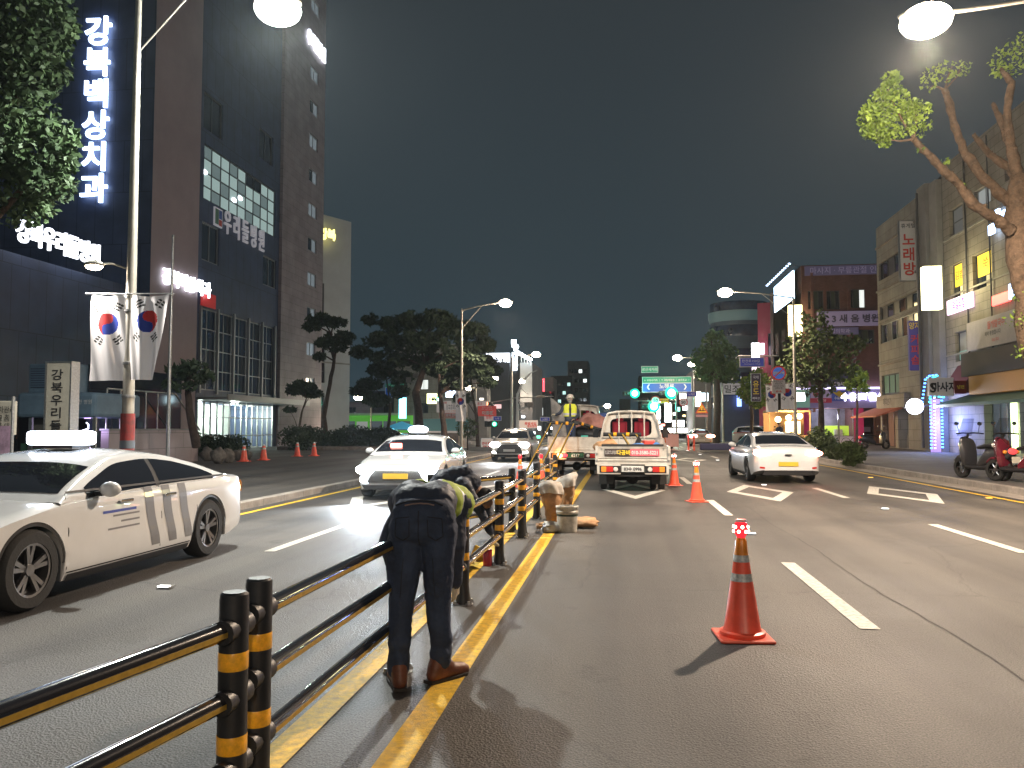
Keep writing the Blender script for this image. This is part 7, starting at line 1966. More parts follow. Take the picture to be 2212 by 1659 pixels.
psign('banner', 'pale banner with faint red writing above the red banner', (1021, 866, 1052, 878), Yc + .2, M_BW_, [('공고', .5, M_TXTR, 0, 0)], d=.04)
psign('banner', 'small pale banner below the red banner', (1046, 895, 1066, 909), Yc + .2, M_BW_, [('모집', .5, M_TXTR, 0, 0)], d=.04)
psign('banner', 'slanting white and red banner stretched before the grey building', (1120, 908, 1162, 925), 82, M_BW_, [('특별세일', .42, M_TXTR, .12, .08, .01), ('점포정리', .34, M_TXTR, .2, -.25, .01)], d=.04)
psign('hoarding', 'teal site hoarding behind the lower pine trunks', (905, 905, 1012, 932), 76, mat('teal hoarding', (.12, .27, .28), .7, emit=(.3, .7, .7), estr=.06), [], d=.2)
psign('hoarding', 'pale pink edged rail along the teal hoarding', (900, 931, 1012, 935), 75, M_BW_, [], d=.1)
psign('shed', 'grey equipment cabinet wall beside the pavement left of the young tree', (922, 936, 990, 985), 56, mat('cabinet grey', (.20, .17, .16), .7, var=.2), [], d=2.0, cat='cabinet')
psign('shed', 'narrow pale cabinet door at the kerb left of the young tree', (990, 936, 1003, 985), 55, mat('cabinet pale', (.42, .34, .28), .6), [], d=1.5, cat='cabinet')
psign('notice_fence', 'white poster fence on the left pavement before the silver car', (1041, 948, 1064, 972), 58, M_BW_, [('안내 공고', .25, M_TXTR, 0, .1), ('모집 요강', .2, M_TXTR, 0, -.2)], d=.06, cat='fence', frame=M_SIGNW)
def simple_pole(mb, x, y, z0, z1, r, m): return mb.cyl((x, y, z0), (x, y, z1), r, r*.8, m, 12)
# blue direction sign at left with its mast, camera pole
psign('direction_sign', 'blue direction sign with a green strip, half hidden by the pines', (833, 838, 878, 858), 66, M_BLUE, [('›', 1.2, M_TXTW, .38, .02, .02), ('창원로', .35, M_TXTW, -.05, .12)], d=.08, frame=M_TXTW)
psign('direction_sign', 'green strip sign on top of the blue one behind the pines', (833, 829, 872, 837), 66, M_GREENS, [('수유사거리 4·19묘지', .5, M_TXTW, 0, 0)], d=.08)
psign('neon_sign', 'tall cyan neon panel standing behind the pine trunks', (862, 856, 876, 904), 84, emat('cyan panel', (.25, .85, 1), 4.5), [], d=.3)
psign('shop_sign', 'small yellow and green lit shop sign left of the draped flag', (922, 850, 943, 872), 90, emat('yellow lit sign', (.95, .95, .45), 3), [('노래', .4, mat('green ink', (.02, .3, .1), .5), 0, 0)], d=.3)
psign('shop_sign', 'blue white blurred lit sign left behind the draped flag', (963, 843, 990, 858), 92, emat('blue white sign', (.6, .75, 1), 5), [], d=.3)
psign('shop_sign', 'white lit pharmacy sign over the green bus', (704, 887, 748, 896), 112, None, [('신세계 약국', 1.0, emat('hot white shop letters', (.95, .95, 1), 8), 0, 0, .06, 1.05)], d=.3)
cp = empty('camera_pole', (PY(899, 975, 54).x, 54, .12), 0, 'thick grey traffic camera pole among the pines, two cameras on top', 'pole')
zc = PY(899, 823, 54).z - .12
MB().cyl((0, 0, 0), (0, 0, zc), .26, .17, mat('pale pole', (.30, .30, .28), .5), 16).build('pole', cp, smooth=50)
MB().box((-.55, -.1, zc+.1), (.30, .5, .3), M_CONC, rz=.4).box((.0, -.1, zc+.35), (.35, .5, .28), M_CONC).cyl((-.7, 0, zc-.1), (.3, 0, zc-.1), .05, .05, M_CONC, 8).build('camera', cp)
# signal mast: white post with long arms
def mast(label, px, Y, ybase, ytop, arms=(), m=M_STEEL, r=.10, boxes=(), group='signal masts', cams=()):
    b = PY(px, ybase, Y); root = empty('signal_mast', (b.x, Y, .1), 0, label, 'mast', group)
    zt = PY(px, ytop, Y).z - .1
    MB().cyl((0, 0, 0), (0, 0, zt), r, r*.7, m, 14).build('post', root, smooth=50)
    for (xa, ya, xb, yb_, rr) in arms:
        p, q = PY(xa, ya, Y), PY(xb, yb_, Y); MB().cyl((p.x-b.x, 0, p.z-.1), (q.x-b.x, 0, q.z-.1), rr, rr*.7, m, 10).build('arm', root, smooth=50)
    for (x, y, w_, h_, mm, lit) in boxes:
        p = PY(x, y, Y); s = Y/F
        o = MB().bx(p.x-b.x-w_*s/2, p.x-b.x+w_*s/2, -.18, .05, p.z-.1-h_*s/2, p.z-.1+h_*s/2, mm).build('signal_head' if lit else 'plate', root, bevel=.03)
        if lit: MB().ball((p.x-b.x + (lit[1])*s, -.22, p.z-.1), lit[2]*s, lit[0], 14, (1, .45, 1)).build('lit_lens', o, smooth=60)
    for (x, y) in cams:
        p = PY(x, y, Y); MB().box((p.x-b.x, -.1, p.z-.1), (.5, .6, .35), M_CONC, rz=.5).cyl((p.x-b.x, 0, p.z-.6), (p.x-b.x, 0, p.z-.1), .05, .05, M_CONC, 8).build('camera', root)
    return root
mast('white curved mast with braced arm before the tall grey building', 1118, 62, 975, 872, [(1118, 850, 1117, 872, .10), (1118, 852, 1130, 822, .09), (1130, 822, 1146, 806, .07), (1146, 806, 1160, 800, .05), (1118, 886, 1144, 878, .07), (1119, 862, 1137, 876, .03), (1119, 862, 1128, 884, .03)], mat('white mast paint', (.55, .56, .55), .4, emit=(1, 1, 1), estr=.03), .15, cams=[(1143, 874)])
mast('tall steel signal mast whose long arm crosses behind the worker on the truck', 1105, 72, 965, 770, [(1105, 860, 1196, 856, .06), (1105, 862, 1055, 870, .06), (1060, 868, 1080, 890, .03)], M_STEEL, .10,
     [(1037, 874, 14, 7, M_BLACK, (M_REDL, -3.5, 4.2)), (1054, 872, 14, 7, M_BLACK, (emat('signal orange', (1, .3, .1), 8), -3, 4.2)), (1076, 878, 14, 9, mat('red white plate', (.6, .3, .3), .5, emit=(1, .7, .7), estr=.8), None), (1168, 857, 18, 5, mat('tan plate', (.35, .28, .22), .6), None)])
psign('street_name_sign', 'small blue arrow street sign left of the worker on the truck', (1168, 902, 1187, 909), 60, M_NAVYS, [('노해로', .6, M_TXTW, 0, 0)], d=.06, group='blue street name signs', frame=M_TXTW)
psign('street_name_sign', 'pair of small blue street signs by the steel mast', (1066, 900, 1082, 908), 66, M_NAVYS, [('노해', .6, M_TXTW, 0, 0)], d=.06, group='blue street name signs', frame=M_TXTW)
psign('neon_sign', 'thin vertical red neon tube right of the tall grey building', (1172.5, 818, 1176, 848), 128, M_NEONR, [], d=.2)
psign('shop_sign', 'pale green coffee shop lettering on the dark building right of the red neon', (1140, 902, 1172, 909), 118, None, [('▌COFFEE BAY', .95, mat('dim green letters', (.40, .48, .34), .5, emit=(.7, .9, .6), estr=.25), 0, 0, .01, .8)], d=.1)
block('dark building with the coffee shop lettering behind the steel mast', 1150, 1180, 846, 124, M_DARKB, 12, lit=5)
block('red lit narrow building right of the neon tube', 1176, 1195, 815, 134, M_CONC, 8, lit=0)
# far flats
block('far apartment slab with rows of bright windows above the left truck', 1190, 1236, 812, 190, M_DARKB, 14, wins=(4, 5), lit=3, sz=2.0, sx=2, wh=.9, ww=.8, litm=emat('flat window glow', (.6, .95, .9), 1.2))
block('taller far apartment block with sparse bright windows behind the slab', 1226, 1270, 780, 200, M_CONC, 14, wins=(4, 6), lit=5, sz=2.35, wh=.95, ww=.9, litm=emat('flat window white', (.9, 1, 1), 2))
# far signs over the road behind the trucks
psign('direction_sign', 'green strip sign over the road right of the worker on the truck', (1246, 898, 1296, 906), 120, M_GREENS, [('수유사거리 국립재활원 솔리초교', .55, M_TXTW, 0, 0)], d=.1)
psign('direction_sign', 'small green sign above the left truck cab, far off', (1313, 884, 1330, 891) if False else (1312, 872, 1343, 882), 130, M_GREENS, [('광산사거리', .6, M_TXTW, 0, 0)], d=.1) if False else None
mb = empty('blue_van', (-1.9, 50, 0), 0, 'top of a dark blue tour van showing between the two trucks', 'van')
MB().bx(-.2, 1.85, 0, 5, .4, 2.45, mat('van blue', (.05, .09, .28), .3, coat=1)).build('body', mb, bevel=.3)
MB().ball((1.55, 0, 2.28), .09, M_TAIL, 8, (2, .6, .8)).build('brake_lamp', mb); MB().bx(.1, 1.55, -.02, 0, 1.55, 2.15, M_GLASS).build('rear_window', mb)
for x in (.2, 1.45):
    for y in (.9, 4.2): MB().cyl((x-.12, y, .35), (x+.12, y, .35), .35, .35, M_RUBBER, 18).build('wheel', mb)

# ================= right centre: big sign gantry, signals
Ys = 84
gm = mast('signal mast of the right corner carrying the big direction sign', 1500, Ys, 955, 800, [(1500, 848, 1380, 848, .09), (1500, 838, 1380, 836, .05)], M_STEEL, .16)
psign('direction_sign', 'big blue and green direction sign over the avenue, white chevrons at both ends', (1388, 828, 1493, 846), Ys - .4, M_BLUE, [('노해로', .62, M_TXTW, 0, .15, .012), ('‹', 1.3, M_TXTW, -.38, .05, .02), ('›', 1.3, M_TXTW, .38, .05, .02), ('Nohae-ro', .22, M_TXTW, 0, -.3, .001)], d=.08, frame=M_TXTW)
psign('direction_sign', 'green strip with white place names along the top of the big sign', (1388, 815, 1493, 827), Ys - .4, M_GREENS, [('← 수유사거리 │ ↑ 국립재활원 │ 솔리초교 →', .42, M_TXTW, 0, 0, .004, .92)], d=.08, frame=M_TXTW)
psign('street_name_sign', 'green junction name sign standing on top of the big direction sign', (1386, 792, 1421, 804), Ys - .4, M_GREENS, [('광산사거리', .62, M_TXTW, 0, 0, .008, .95)], d=.08, frame=M_TXTW, group='green junction signs')
def signal(label, px, py, Y, r=.26, m=M_GREENL, w=4, col=(.1, 1, .7), P=260):
    p = PY(px, py, Y); root = empty('traffic_signal', p, 0, label, 'traffic light', 'traffic lights over the junction')
    MB().bx(-.36*w+.3, .42, 0, .28, -.24, .24, M_BLACK).build('housing', root, bevel=.05)
    for k in range(w):
        x = -.32*2*k*.5*1.0
        if k == 0: MB().ball((.1, -.05, 0), r, m, 16, (1, .4, 1)).ball((.1, -.05 - r*.4, 0), r*.6, emat('signal core', (.55, 1, .85), 5), 14, (1, .3, 1)).build('lit_lens', root, smooth=60)  # wide outer ball stands for the green glow round the hot core
        else: MB().ball((.1 - .36*k, 0, 0), .14, M_BLACK, 10, (1, .4, 1)).build('dark_lens', root, smooth=60)
    MB().cyl((-.3, .14, .24), (-.3, .14, .5), .04, .04, M_STEEL, 8).build('hanger', root)
    if P: lamp('POINT', 'signal_light', root, (.1, -.6, 0), P, col, .15)
    return root
signal('green traffic light at the left end of the high signal arm', 1369, 850, Ys - .6, .50)
signal('green traffic light under the right part of the big direction sign', 1448, 849, Ys - 1.2, .64)
signal('green traffic light lowest, before the speed limit sign', 1410, 878, Ys - 8, .56)
mast('second signal mast with a low arm and a speed limit sign', 1462, Ys - 8.3, 958, 846, [(1462, 865, 1370, 866, .06), (1462, 871, 1390, 873, .04)], M_STEEL, .12)
def roundsign(label, px, py, Y, r, face, rim, txt, tm=M_TXTK, name='speed_sign', grp='round road signs', size=1.0):
    p = PY(px, py, Y); root = empty(name, p, 0, label, 'road sign', grp)
    MB().lathe([(.001, 0), (r, 0), (r, .03), (.001, .03)], rim, axis='Y', n=32, caps=False).build('rim', root); MB().lathe([(.001, -.006), (r*.80, -.006), (r*.80, .001)], face, axis='Y', n=32, caps=False).build('face', root)
    if txt: text(txt, r*size, tm, root, (0, -.012, 0), bold=r*.03)
    return root
roundsign('round fifty speed limit sign on the low signal arm', 1416, 865, Ys - 8.5, .42, M_SIGNW, M_RED, '50')
roundsign('round fifty speed limit sign right of the green lights', 1476, 869, 72, .38, M_SIGNW, M_RED, '50')
psign('road_sign', 'amber oval plate on the low signal arm right of the speed limit sign', (1426, 861, 1445, 870), Ys - 8.4, mat('amber plate', (.75, .42, .05), .5, emit=(1, .6, .1), estr=.3), [('어린이보호', .55, M_TXTK, 0, 0)], d=.05)
psign('street_name_sign', 'small blue street name plate right of the big direction sign', (1484, 847, 1504, 856), 74, M_NAVYS, [('노해로', .55, M_TXTW, 0, 0)], d=.06, group='blue street name signs', frame=M_TXTW)
# warning triangle
p = PY(1516, 885, 70); wt_ = empty('warning_sign', p, 0, 'orange and red triangular warning sign on a pole at the far right corner', 'road sign')
r = .62; tri = lambda k, y: [(0, y, r*k), (-r*.87*k, y, -r*.5*k), (r*.87*k, y, -r*.5*k)]
MB().prism(tri(1, 0), (0, .04, 0), mat('red rim', (.65, .06, .04), .5, emit=(1, .15, .1), estr=.3)).build('rim', wt_); MB().prism(tri(.74, -.01), (0, .02, 0), mat('orange face', (.85, .35, .03), .5, emit=(1, .5, .06), estr=.6)).build('face', wt_)
MB().bx(-.30, .30, -.03, -.01, -.12, -.05, M_TXTK).bx(-.18, -.10, -.03, -.01, -.05, .12, M_TXTK).bx(.06, .14, -.03, -.01, -.05, .16, M_TXTK).build('pictogram', wt_)
MB().bx(-.5, .5, 0, .04, -.62, -.42, mat('pink plate', (.6, .3, .3), .5, emit=(1, .5, .5), estr=.2)).build('plate', wt_); MB().cyl((.4, .1, -p.z+.13), (.4, .1, 2.2), .09, .08, M_STEEL, 12).build('pole', wt_)
psign('light_box', 'bright yellow white shop panel behind the far right corner pole', (1500, 846, 1514, 878), 96, emat('yellow white panel', (1, 1, .6), 7), [], d=.3)
for k, (x0, y0_, x1, y1, col, lab) in enumerate(((1418, 878, 1427, 905, (.95, 1, 1), 'tall white shop light left of the far signal mast'), (1436, 870, 1450, 912, (.95, 1, .95), 'larger tall white shop light behind the far signal mast'), (1468, 846, 1482, 862, (1, .98, .9), 'white glow panel under the right end of the big sign'), (1452, 908, 1478, 922, (1, 1, .98), 'wide white shop canopy light above the far queue'), (1475, 876, 1484, 886, (.9, 1, 1), 'small white shop light right of the speed limit sign'), (1442, 925, 1500, 935, (1, .97, .92), 'long low white shopfront glow behind the far queue'))):
    psign('light_box', lab, (x0, y0_, x1, y1), 112 + k, emat('shop white %d' % (k % 3), col, 6), [], d=.4, group='far shop lights')
ff = empty('shop_light_holder', (5, 104, 2.5)); tag(ff, 'glow of the shops at the far junction', 'light')
bpy.data.objects.remove(ff)
# street name sign and its lamp pole furniture
psign('street_name_sign', 'blue arrow street name sign with Korean and small English lines, right side pole', (1599, 774, 1650, 791), 41.0, M_NAVYS, [('한천로150길', .42, M_TXTW, -.05, .17, .006), ('Hancheon-ro 150-gil', .26, M_TXTW, 0, -.24, .001, .9)], d=.05, group='blue street name signs', frame=M_TXTW)
p, q = PY(1595, 769, 41.1), PY(1682, 769, 41.1); o_ = MB().cyl(p - Vector((p.x, 41.1, p.z)), q - Vector((p.x, 41.1, p.z)), .035, .035, M_STEEL, 8).build('steel_bracket', loc=(p.x, 41.1, p.z), smooth=50); tag(o_, 'thin horizontal arm holding the blue street name sign', 'bracket')
rs = roundsign('round blue and red no parking sign on the right lamp pole', 1682, 806, 41.1, .36, mat('no parking blue', (.05, .14, .55), .5, emit=(.1, .3, 1), estr=.2), M_RED, '견인지역', M_TXTW, 'no_parking_sign', size=.42)
MB().box((0, -.02, 0), (.66, .012, .05), M_RED, rot=Matrix.Rotation(-.75, 3, 'Y')).build('slash', rs)
psign('notice_board', 'pale parking notice board with small writing below the no parking sign', (1667, 820, 1697, 850), 41.1, mat('pale notice', (.42, .37, .35), .6, emit=(1, .9, .85), estr=.05), [('주정차금지\n견인지역\n24시간 단속\n강북구청', .16, M_TXTK, 0, .12, .001, .9), ('←→', .2, M_TXTR, 0, -.34, .01)], d=.04)
psign('notice_board', 'round dark shop mark on a pale square right of the pole flags', (1722, 812, 1746, 838), 62, mat('pale notice', (.42, .37, .35), .6), [('●', .95, mat('dark mark', (.08, .07, .12), .6), 0, 0)], d=.1)
psign('light_box', 'slanting white shop light right of the small flags', (1718, 848, 1740, 866) if True else 0, 63, emat('white shop light', (.9, .97, 1), 6), [], d=.3)
psign('shop_sign', 'mint green shop corner board behind the small flags', (1716, 842, 1750, 880), 66, mat('mint board', (.22, .42, .36), .6, emit=(.4, .9, .75), estr=.10), [], d=.2)
# street works by the far right corner
for k, (px, lab) in enumerate(((1487, 'left orange barrier post of the street works'), (1499, 'taller orange barrier post of the street works'))):
    g = PY(px, 950, 55); o_ = MB().box((0, 0, .45), (.12, .12, .9), M_CONE).box((0, 0, .95), (.16, .16, .16), M_REDLAMP).build('barrier_post', loc=(g.x, 55, .0), bevel=.02); tag(o_, lab, 'barrier', 'street works')
g = PY(1485, 950, 55.5); o_ = MB().bx(-.42, .42, -.02, .02, .25, 1.1, mat('pink board', (.55, .30, .26), .7, emit=(1, .5, .4), estr=.08)).bx(-.4, -.36, -.02, .02, 0, .25, M_STEEL).bx(.36, .4, -.02, .02, 0, .25, M_STEEL).build('works_board', loc=(g.x - 1.0, 55.5, 0)); tag(o_, 'pink works board standing left of the orange barrier posts', 'sign', 'street works')
g = PY(1545, 950, 52); o_ = MB().bx(-.95, .95, -.3, .3, 0, .42, mat('navy barrier', (.04, .04, .10), .6)).build('plastic_barrier', loc=(g.x, 52, .13), bevel=.06); tag(o_, 'low dark navy plastic barrier before the distant pedestrian', 'barrier', 'street works')

# the run of small lit shop signs at the far junction and along the left corner
random.seed(33)
def tiny(label, grp, pts_, Y, cols):
    ORD = ['first', 'second', 'third', 'fourth', 'fifth', 'sixth', 'seventh', 'eighth', 'ninth', 'tenth', 'eleventh', 'twelfth', 'thirteenth', 'fourteenth', 'last']
    for i, (x, y, w, h) in enumerate(sorted(pts_)):
        c, s_ = cols[i % len(cols)]; m = emat('shop sign %d %d %d' % (int(c[0]*9), int(c[1]*9), int(c[2]*9)), c, s_)
        a, b = PY(x - w/2, y - h/2, Y + i*.7), PY(x + w/2, y + h/2, Y + i*.7)
        hue = 'red' if c[0] > .9 and c[1] < .5 else 'green' if c[0] < .35 else 'blue white' if c[0] < .7 else 'orange' if c[2] < .5 else 'white'
        r = empty('shop_sign', ((a.x+b.x)/2, Y + i*.7, (a.z+b.z)/2), 0, label % (hue, ORD[i]), 'sign', grp)
        MB().bx(-(b.x-a.x)/2, (b.x-a.x)/2, 0, .25, -(a.z-b.z)/2, (a.z-b.z)/2, m).build('panel', r, bevel=.02)
        MB().bx(-(b.x-a.x)/2 - .05, (b.x-a.x)/2 + .05, .2, .35, -(a.z-b.z)/2 - .05, (a.z-b.z)/2 + .05, M_DARKB).build('casing', r)
tiny('small %s lit sign, %s from the left in the far row beyond the queue', 'far lit shop signs', [(1432, 918, 9, 5), (1458, 894, 8, 6), (1466, 884, 6, 9), (1496, 900, 8, 5), (1489, 912, 12, 5), (1507, 916, 7, 8), (1515, 905, 5, 4), (1423, 912, 6, 6), (1478, 898, 6, 4), (1530, 900, 6, 9), (1408, 915, 8, 5), (1500, 925, 9, 4)], 116,
     [((1, .95, .85), 4), ((.6, .9, 1), 4), ((1, .35, .25), 3), ((.95, 1, .9), 5), ((.3, 1, .7), 2.5), ((1, .7, .3), 4)])
tiny('small %s lit sign, %s from the left among the shops behind the masts', 'left corner lit signs', [(1088, 918, 6, 4), (1098, 905, 5, 8), (1106, 880, 6, 12), (1130, 900, 7, 5), (1126, 925, 9, 12), (1134, 915, 6, 6), (1092, 935, 10, 4), (1150, 935, 12, 5), (1163, 944, 8, 6), (1040, 862, 8, 4), (1010, 862, 9, 4), (1078, 888, 5, 4), (1165, 925, 6, 8), (1180, 935, 5, 5), (1192, 925, 5, 5)], 102,
     [((.95, 1, 1), 5), ((1, .9, .75), 5), ((.9, .95, 1), 6), ((1, .3, .25), 2.5), ((.85, .95, 1), 5), ((.2, .95, .6), 2)])
signal('green traffic light low behind the rounded bush at the left corner', 1066, 916, 68, .22, w=3, P=0)
signal('green traffic light high behind the pine trunks at left', 946, 863, 90, .30, w=3, P=0)
p = PY(960, 912, 92); tent = empty('canopy_tent', (PY(868, 930, 88).x, 88, .1), 0, 'blue canopy tent beside the green bus, half hidden by the pine', 'tent')
z = PY(868, 912, 88).z; MB().add([(-2.2, -1.6, z-.9), (2.2, -1.6, z-.9), (2.2, 1.6, z-.9), (-2.2, 1.6, z-.9), (0, 0, z)], [(0, 1, 4), (1, 2, 4), (2, 3, 4), (3, 0, 4)], mat('blue tent cloth', (.05, .30, .50), .6, emit=(.1, .6, .9), estr=.15)).build('canopy', tent)
for x in (-2.1, 2.1): MB().cyl((x, -1.5, 0), (x, -1.5, z-.9), .04, .04, M_STEEL, 8).build('post', tent)
g = PY(1010, 960, 50); rr = empty('young_tree', (g.x, 50, .12), 0, 'young round tree with a thin trunk before the grey cabinets at left', 'tree')
c_ = MB(); cz = PY(1010, 925, 50).z - .12; leafcloud(c_, (0, 0, cz), .75, 900, .08, M_SHRUB, (1, 1, .9)); c_.build('crown', rr); MB().cyl((0, 0, 0), (0, 0, cz), .05, .03, M_BARKD, 8).build('trunk', rr)
# ------------------------------------------------------------------ scooters and bicycles (local x forward)
M_BURG = mat('burgundy scooter paint', (.13, .012, .025), .25, coat=1)
def scooter(label, loc, yaw, paint, box=True, lit=True, shield=True, group='parked scooters', basket=False):
    r = empty('scooter', loc, yaw, label, 'scooter', group)
    for x, w, R in ((-.62, .12, .25), (.66, .11, .25)):
        t = MB().lathe([(R*.62, -w/2), (R*.9, -w/2), (R, -w*.25), (R, w*.25), (R*.9, w/2), (R*.62, w/2)], M_RUBBER, axis='Y', n=24, caps=False).build('wheel', r, smooth=40, loc=(x, 0, R))
        m = MB().lathe([(.001, .02), (R*.2, .02), (R*.2, -.02), (.001, -.02)], M_RIM, axis='Y', n=12, caps=False)
        for k in range(6): a = k*pi/3; m.cyl((0, 0, 0), (cos(a)*R*.64, 0, sin(a)*R*.64), .016, .016, M_RIM, 6)
        m.build('rim', t)
    def loft(name, secs, m, bev=0):
        V = []; n = 14
        for (x, z0, z1, w) in secs:
            for k in range(n):
                a = 2*pi*k/n; V.append((x, w*math.copysign(abs(cos(a))**.7, cos(a)), (z0+z1)/2 + (z1-z0)/2*math.copysign(abs(sin(a))**.7, sin(a))))
        fs = [(i*n+k, i*n+(k+1) % n, (i+1)*n+(k+1) % n, (i+1)*n+k) for i in range(len(secs)-1) for k in range(n)]
        fs += [tuple(range(n)), tuple((len(secs)-1)*n+k for k in range(n))]
        return MB().add(V, fs, m).build(name, r, smooth=45, fix=True)
    loft('tail_body', [(-.95, .62, .70, .05), (-.88, .50, .74, .13), (-.6, .40, .76, .17), (-.25, .32, .74, .16), (.0, .25, .45, .14)], paint)
    loft('floor', [(-.3, .22, .36, .15), (.1, .22, .32, .16), (.42, .22, .36, .15)], M_BLACK)
    loft('front_shield', [(.36, .26, .80, .17), (.44, .28, .95, .22), (.56, .45, 1.0, .16), (.64, .6, .92, .08)], paint)
    loft('front_fender', [(.42, .36, .44, .05), (.55, .46, .56, .08), (.72, .48, .55, .08), (.86, .38, .46, .05)], paint)
    loft('seat', [(-.80, .74, .80, .10), (-.6, .75, .86, .15), (-.2, .74, .83, .15), (.05, .70, .78, .10)], M_BLACK)
    f = MB().tube([(.50, 0, .9), (.43, 0, 1.06)], .03, M_BLACK, 8).tube([(.36, -.36, 1.06), (.42, -.15, 1.08), (.43, 0, 1.07), (.42, .15, 1.08), (.36, .36, 1.06)], .017, M_BLACK, 8)
    for s in (1, -1): f.tube([(.40, s*.25, 1.08), (.42, s*.30, 1.26)], .008, M_BLACK, 6).ball((.42, s*.31, 1.30), .07, M_CHROME, 10, (.3, 1, .65))
    f.build('handlebar', r, smooth=50)
    MB().tube([(.60, s*.07, .30) for s in (1,)] + [(.50, .05, .62)], .022, M_STEEL, 8).build('fork', r, smooth=50); MB().tube([(.62, -.07, .30), (.50, -.05, .62)], .022, M_STEEL, 8).build('fork', r, smooth=50)
    MB().tube([(-.1, -.14, .25), (-.5, -.2, .27), (-.92, -.2, .36)], [.03, .045, .055], M_CHROME, 10).build('exhaust', r, smooth=50)
    if shield: MB().grid(lambda u, v: (.56 - .16*v, (u-.5)*.40*(1-.25*v), 1.0 + .42*v), 6, 6, M_CABGLASS).build('windscreen', r, smooth=60)
    if box:
        loft('top_box', [(-1.02, .98, 1.10, .14), (-.98, .90, 1.20, .20), (-.7, .88, 1.22, .21), (-.58, .92, 1.16, .18)], M_BLACK)
        MB().bx(-1.03, -1.0, -.15, .15, 1.05, 1.10, M_TAILOFF).build('box_reflector', r)
        MB().bx(-.95, -.55, -.1, .1, .84, .88, M_STEEL).build('rack', r)
    MB().ball((-.93, 0, .68), .11, M_TAILOFF if not lit else emat('scooter tail', (1, .08, .08), 1.2), 12, (.4, 1.1, .7)).build('tail_light', r, smooth=60)
    for s in (1, -1): MB().ball((-.88, s*.16, .66), .045, M_AMBOFF, 10).build('indicator', r, smooth=60)
    MB().bx(-1.04, -1.02, -.11, .11, .42, .56, mat('scooter plate', (.62, .56, .44), .4, emit=(1, .9, .7), estr=.12)).bx(-1.02, -.86, -.03, .03, .46, .52, M_BLACK).build('number_plate', r)
    MB().ball((.67, 0, .80), .075, M_REVERSE, 12, (.5, 1.2, .8)).build('headlight', r, smooth=60)
    if lit: r.scale = (1.15, 1.15, 1.15)
    if basket: MB().bx(.55, .85, -.16, .16, .82, 1.05, M_STEEL).build('basket', r)
    return r
scooter('burgundy scooter with a black top box, nearest and rightmost on the right pavement', (10.02, 21.9, .13), YR + .45, M_BURG)
scooter('dark scooter with a pale plate, just left of the burgundy one on the right pavement', (9.62, 23.2, .13), YR + .30, mat('charcoal scooter paint', (.03, .03, .035), .35, coat=.6), box=False)
p = G(1890, 972, .13)
scooter('small motorcycle with chrome parts parked before the brick clinic', (p.x + .6, p.y + 2, .13), .25, mat('charcoal scooter paint', (.03, .03, .035), .35), box=False, shield=False)
o_ = scooter('dark scooter parked between the distant pedestrian and the white parked car', (10.9, 60, .13), .6, M_DARKCAR, box=False, shield=False)
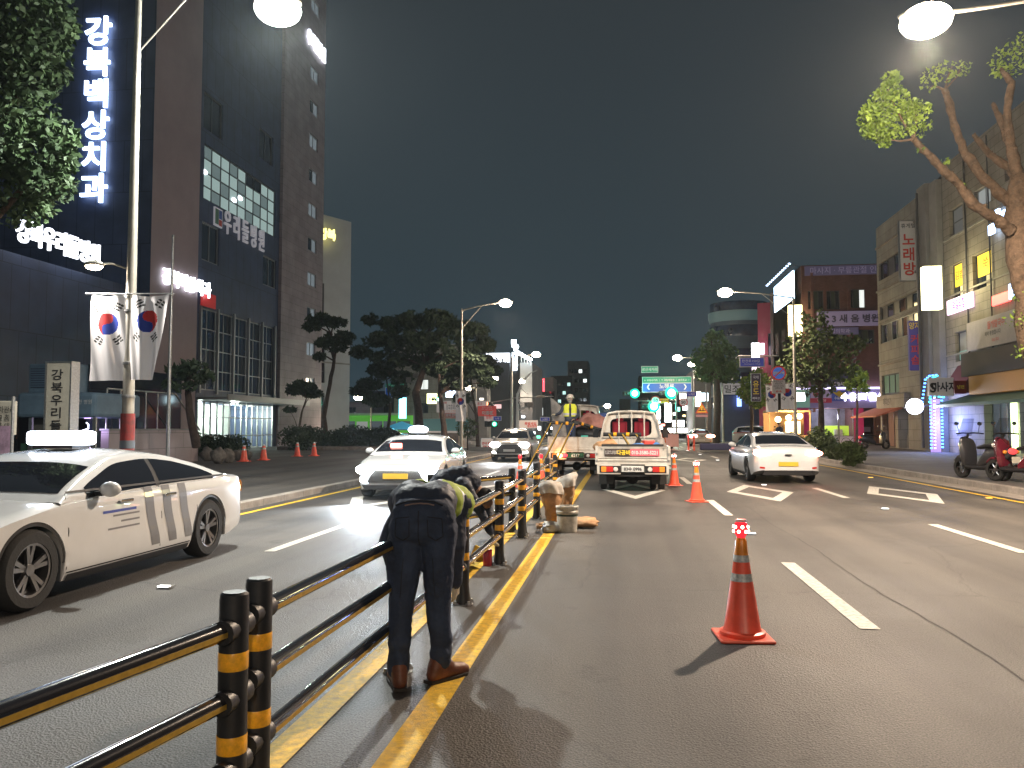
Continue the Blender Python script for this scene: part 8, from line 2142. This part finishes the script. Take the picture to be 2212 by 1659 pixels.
def bicycle(label, loc, yaw, m):
    r = empty('bicycle', loc, yaw, label, 'bicycle', 'parked bicycles')
    for x in (-.52, .52):
        w = MB().tube([(x + .33*cos(a), 0, .33 + .33*sin(a)) for a in [2*pi*k/28 for k in range(29)]], .016, M_RUBBER, 6)
        for k in range(10): a = 2*pi*k/10; w.cyl((x, 0, .33), (x + .32*cos(a), 0, .33 + .32*sin(a)), .003, .003, M_STEEL, 4)
        w.build('wheel', r, smooth=60)
    f = MB(); B, H1, S1, R1, F1 = (-.05, 0, .30), (.34, 0, .82), (-.17, 0, .80), (-.52, 0, .33), (.52, 0, .33)
    for a, b in ((B, H1), (B, S1), (S1, H1), (S1, R1), (B, R1), (H1, F1)): f.cyl(a, b, .016, .016, m, 8)
    f.build('frame', r); MB().box((-.19, 0, .87), (.24, .14, .05), M_BLACK).build('saddle', r, bevel=.02)
    MB().tube([(.28, -.26, .95), (.36, -.1, .98), (.36, .1, .98), (.28, .26, .95)], .012, M_CHROME, 6).cyl((.34, 0, .82), (.36, 0, .98), .014, .014, M_CHROME, 6).build('handlebar', r)
    MB().bx(-.62, -.3, -.06, .06, .68, .69, M_STEEL).build('rack', r)
p = G(1822, 966, .13); bicycle('bicycle leaning by the frosted glass of the brick clinic', (p.x, p.y + 1.2, .13), .1, M_STEEL)
p = G(1872, 967, .13); bicycle('bicycle before the magenta pier of the brick clinic', (p.x, p.y + 1.6, .13), .5, M_BLACK)
p = G(1957, 968, .13); o_ = MB().lathe([(.001, 0), (.2, 0), (.22, .05), (.22, .8), (.18, .95), (.001, .98)], M_GREYB, n=20, caps=False).build('litter_bin', loc=(p.x, p.y - 1, .13), smooth=40); tag(o_, 'grey litter bin at the corner of the beige building with the orange awning', 'bin')
# kerbside tree pits, cables over the street
def wire(name, label, a, b, sag, r=.012, grp='overhead cables'):
    a, b = Vector(a), Vector(b); P = [a.lerp(b, t/16) - Vector((0, 0, sag*4*(t/16)*(1-t/16))) for t in range(17)]
    o = MB().tube(P, r, M_BLACK, 5).build(name, smooth=60); tag(o, label, 'cable', grp)
a, b = PY(1124, 838, 100), PY(1170, 852, 126); wire('cable', 'upper overhead cable between the grey building and the red neon', a, b, .6, .03)
a, b = PY(1150, 842, 108), PY(1172, 868, 126); wire('cable', 'lower overhead cable between the grey building and the red neon', a, b, .8, .03)
a, b = PY(1205, 868, 90), PY(1320, 884, 120); wire('cable', 'overhead cable behind the worker on the left truck', a, b, .8, .03)
# ------------------------------------------------------------------ haze added to spread a glow round the lamps and lift the darks
hz = MB().bx(-720, 720, -80, 1520, -1.2, 60, M_BLACK).build('haze'); tag(hz, kind='stuff')
hm = bpy.data.materials.new('haze air'); hm.use_nodes = True
n_, l_ = hm.node_tree.nodes, hm.node_tree.links
n_.remove(n_["Principled BSDF"])
v_ = n_.new("ShaderNodeVolumePrincipled"); v_.inputs["Color"].default_value = (.82, .92, .96, 1); v_.inputs["Density"].default_value = .0003; v_.inputs["Anisotropy"].default_value = .72
l_.new(v_.outputs[0], n_["Material Output"].inputs["Volume"])
hz.data.materials.clear(); hz.data.materials.append(hm)
bpy.data.scenes.remove(TMP)
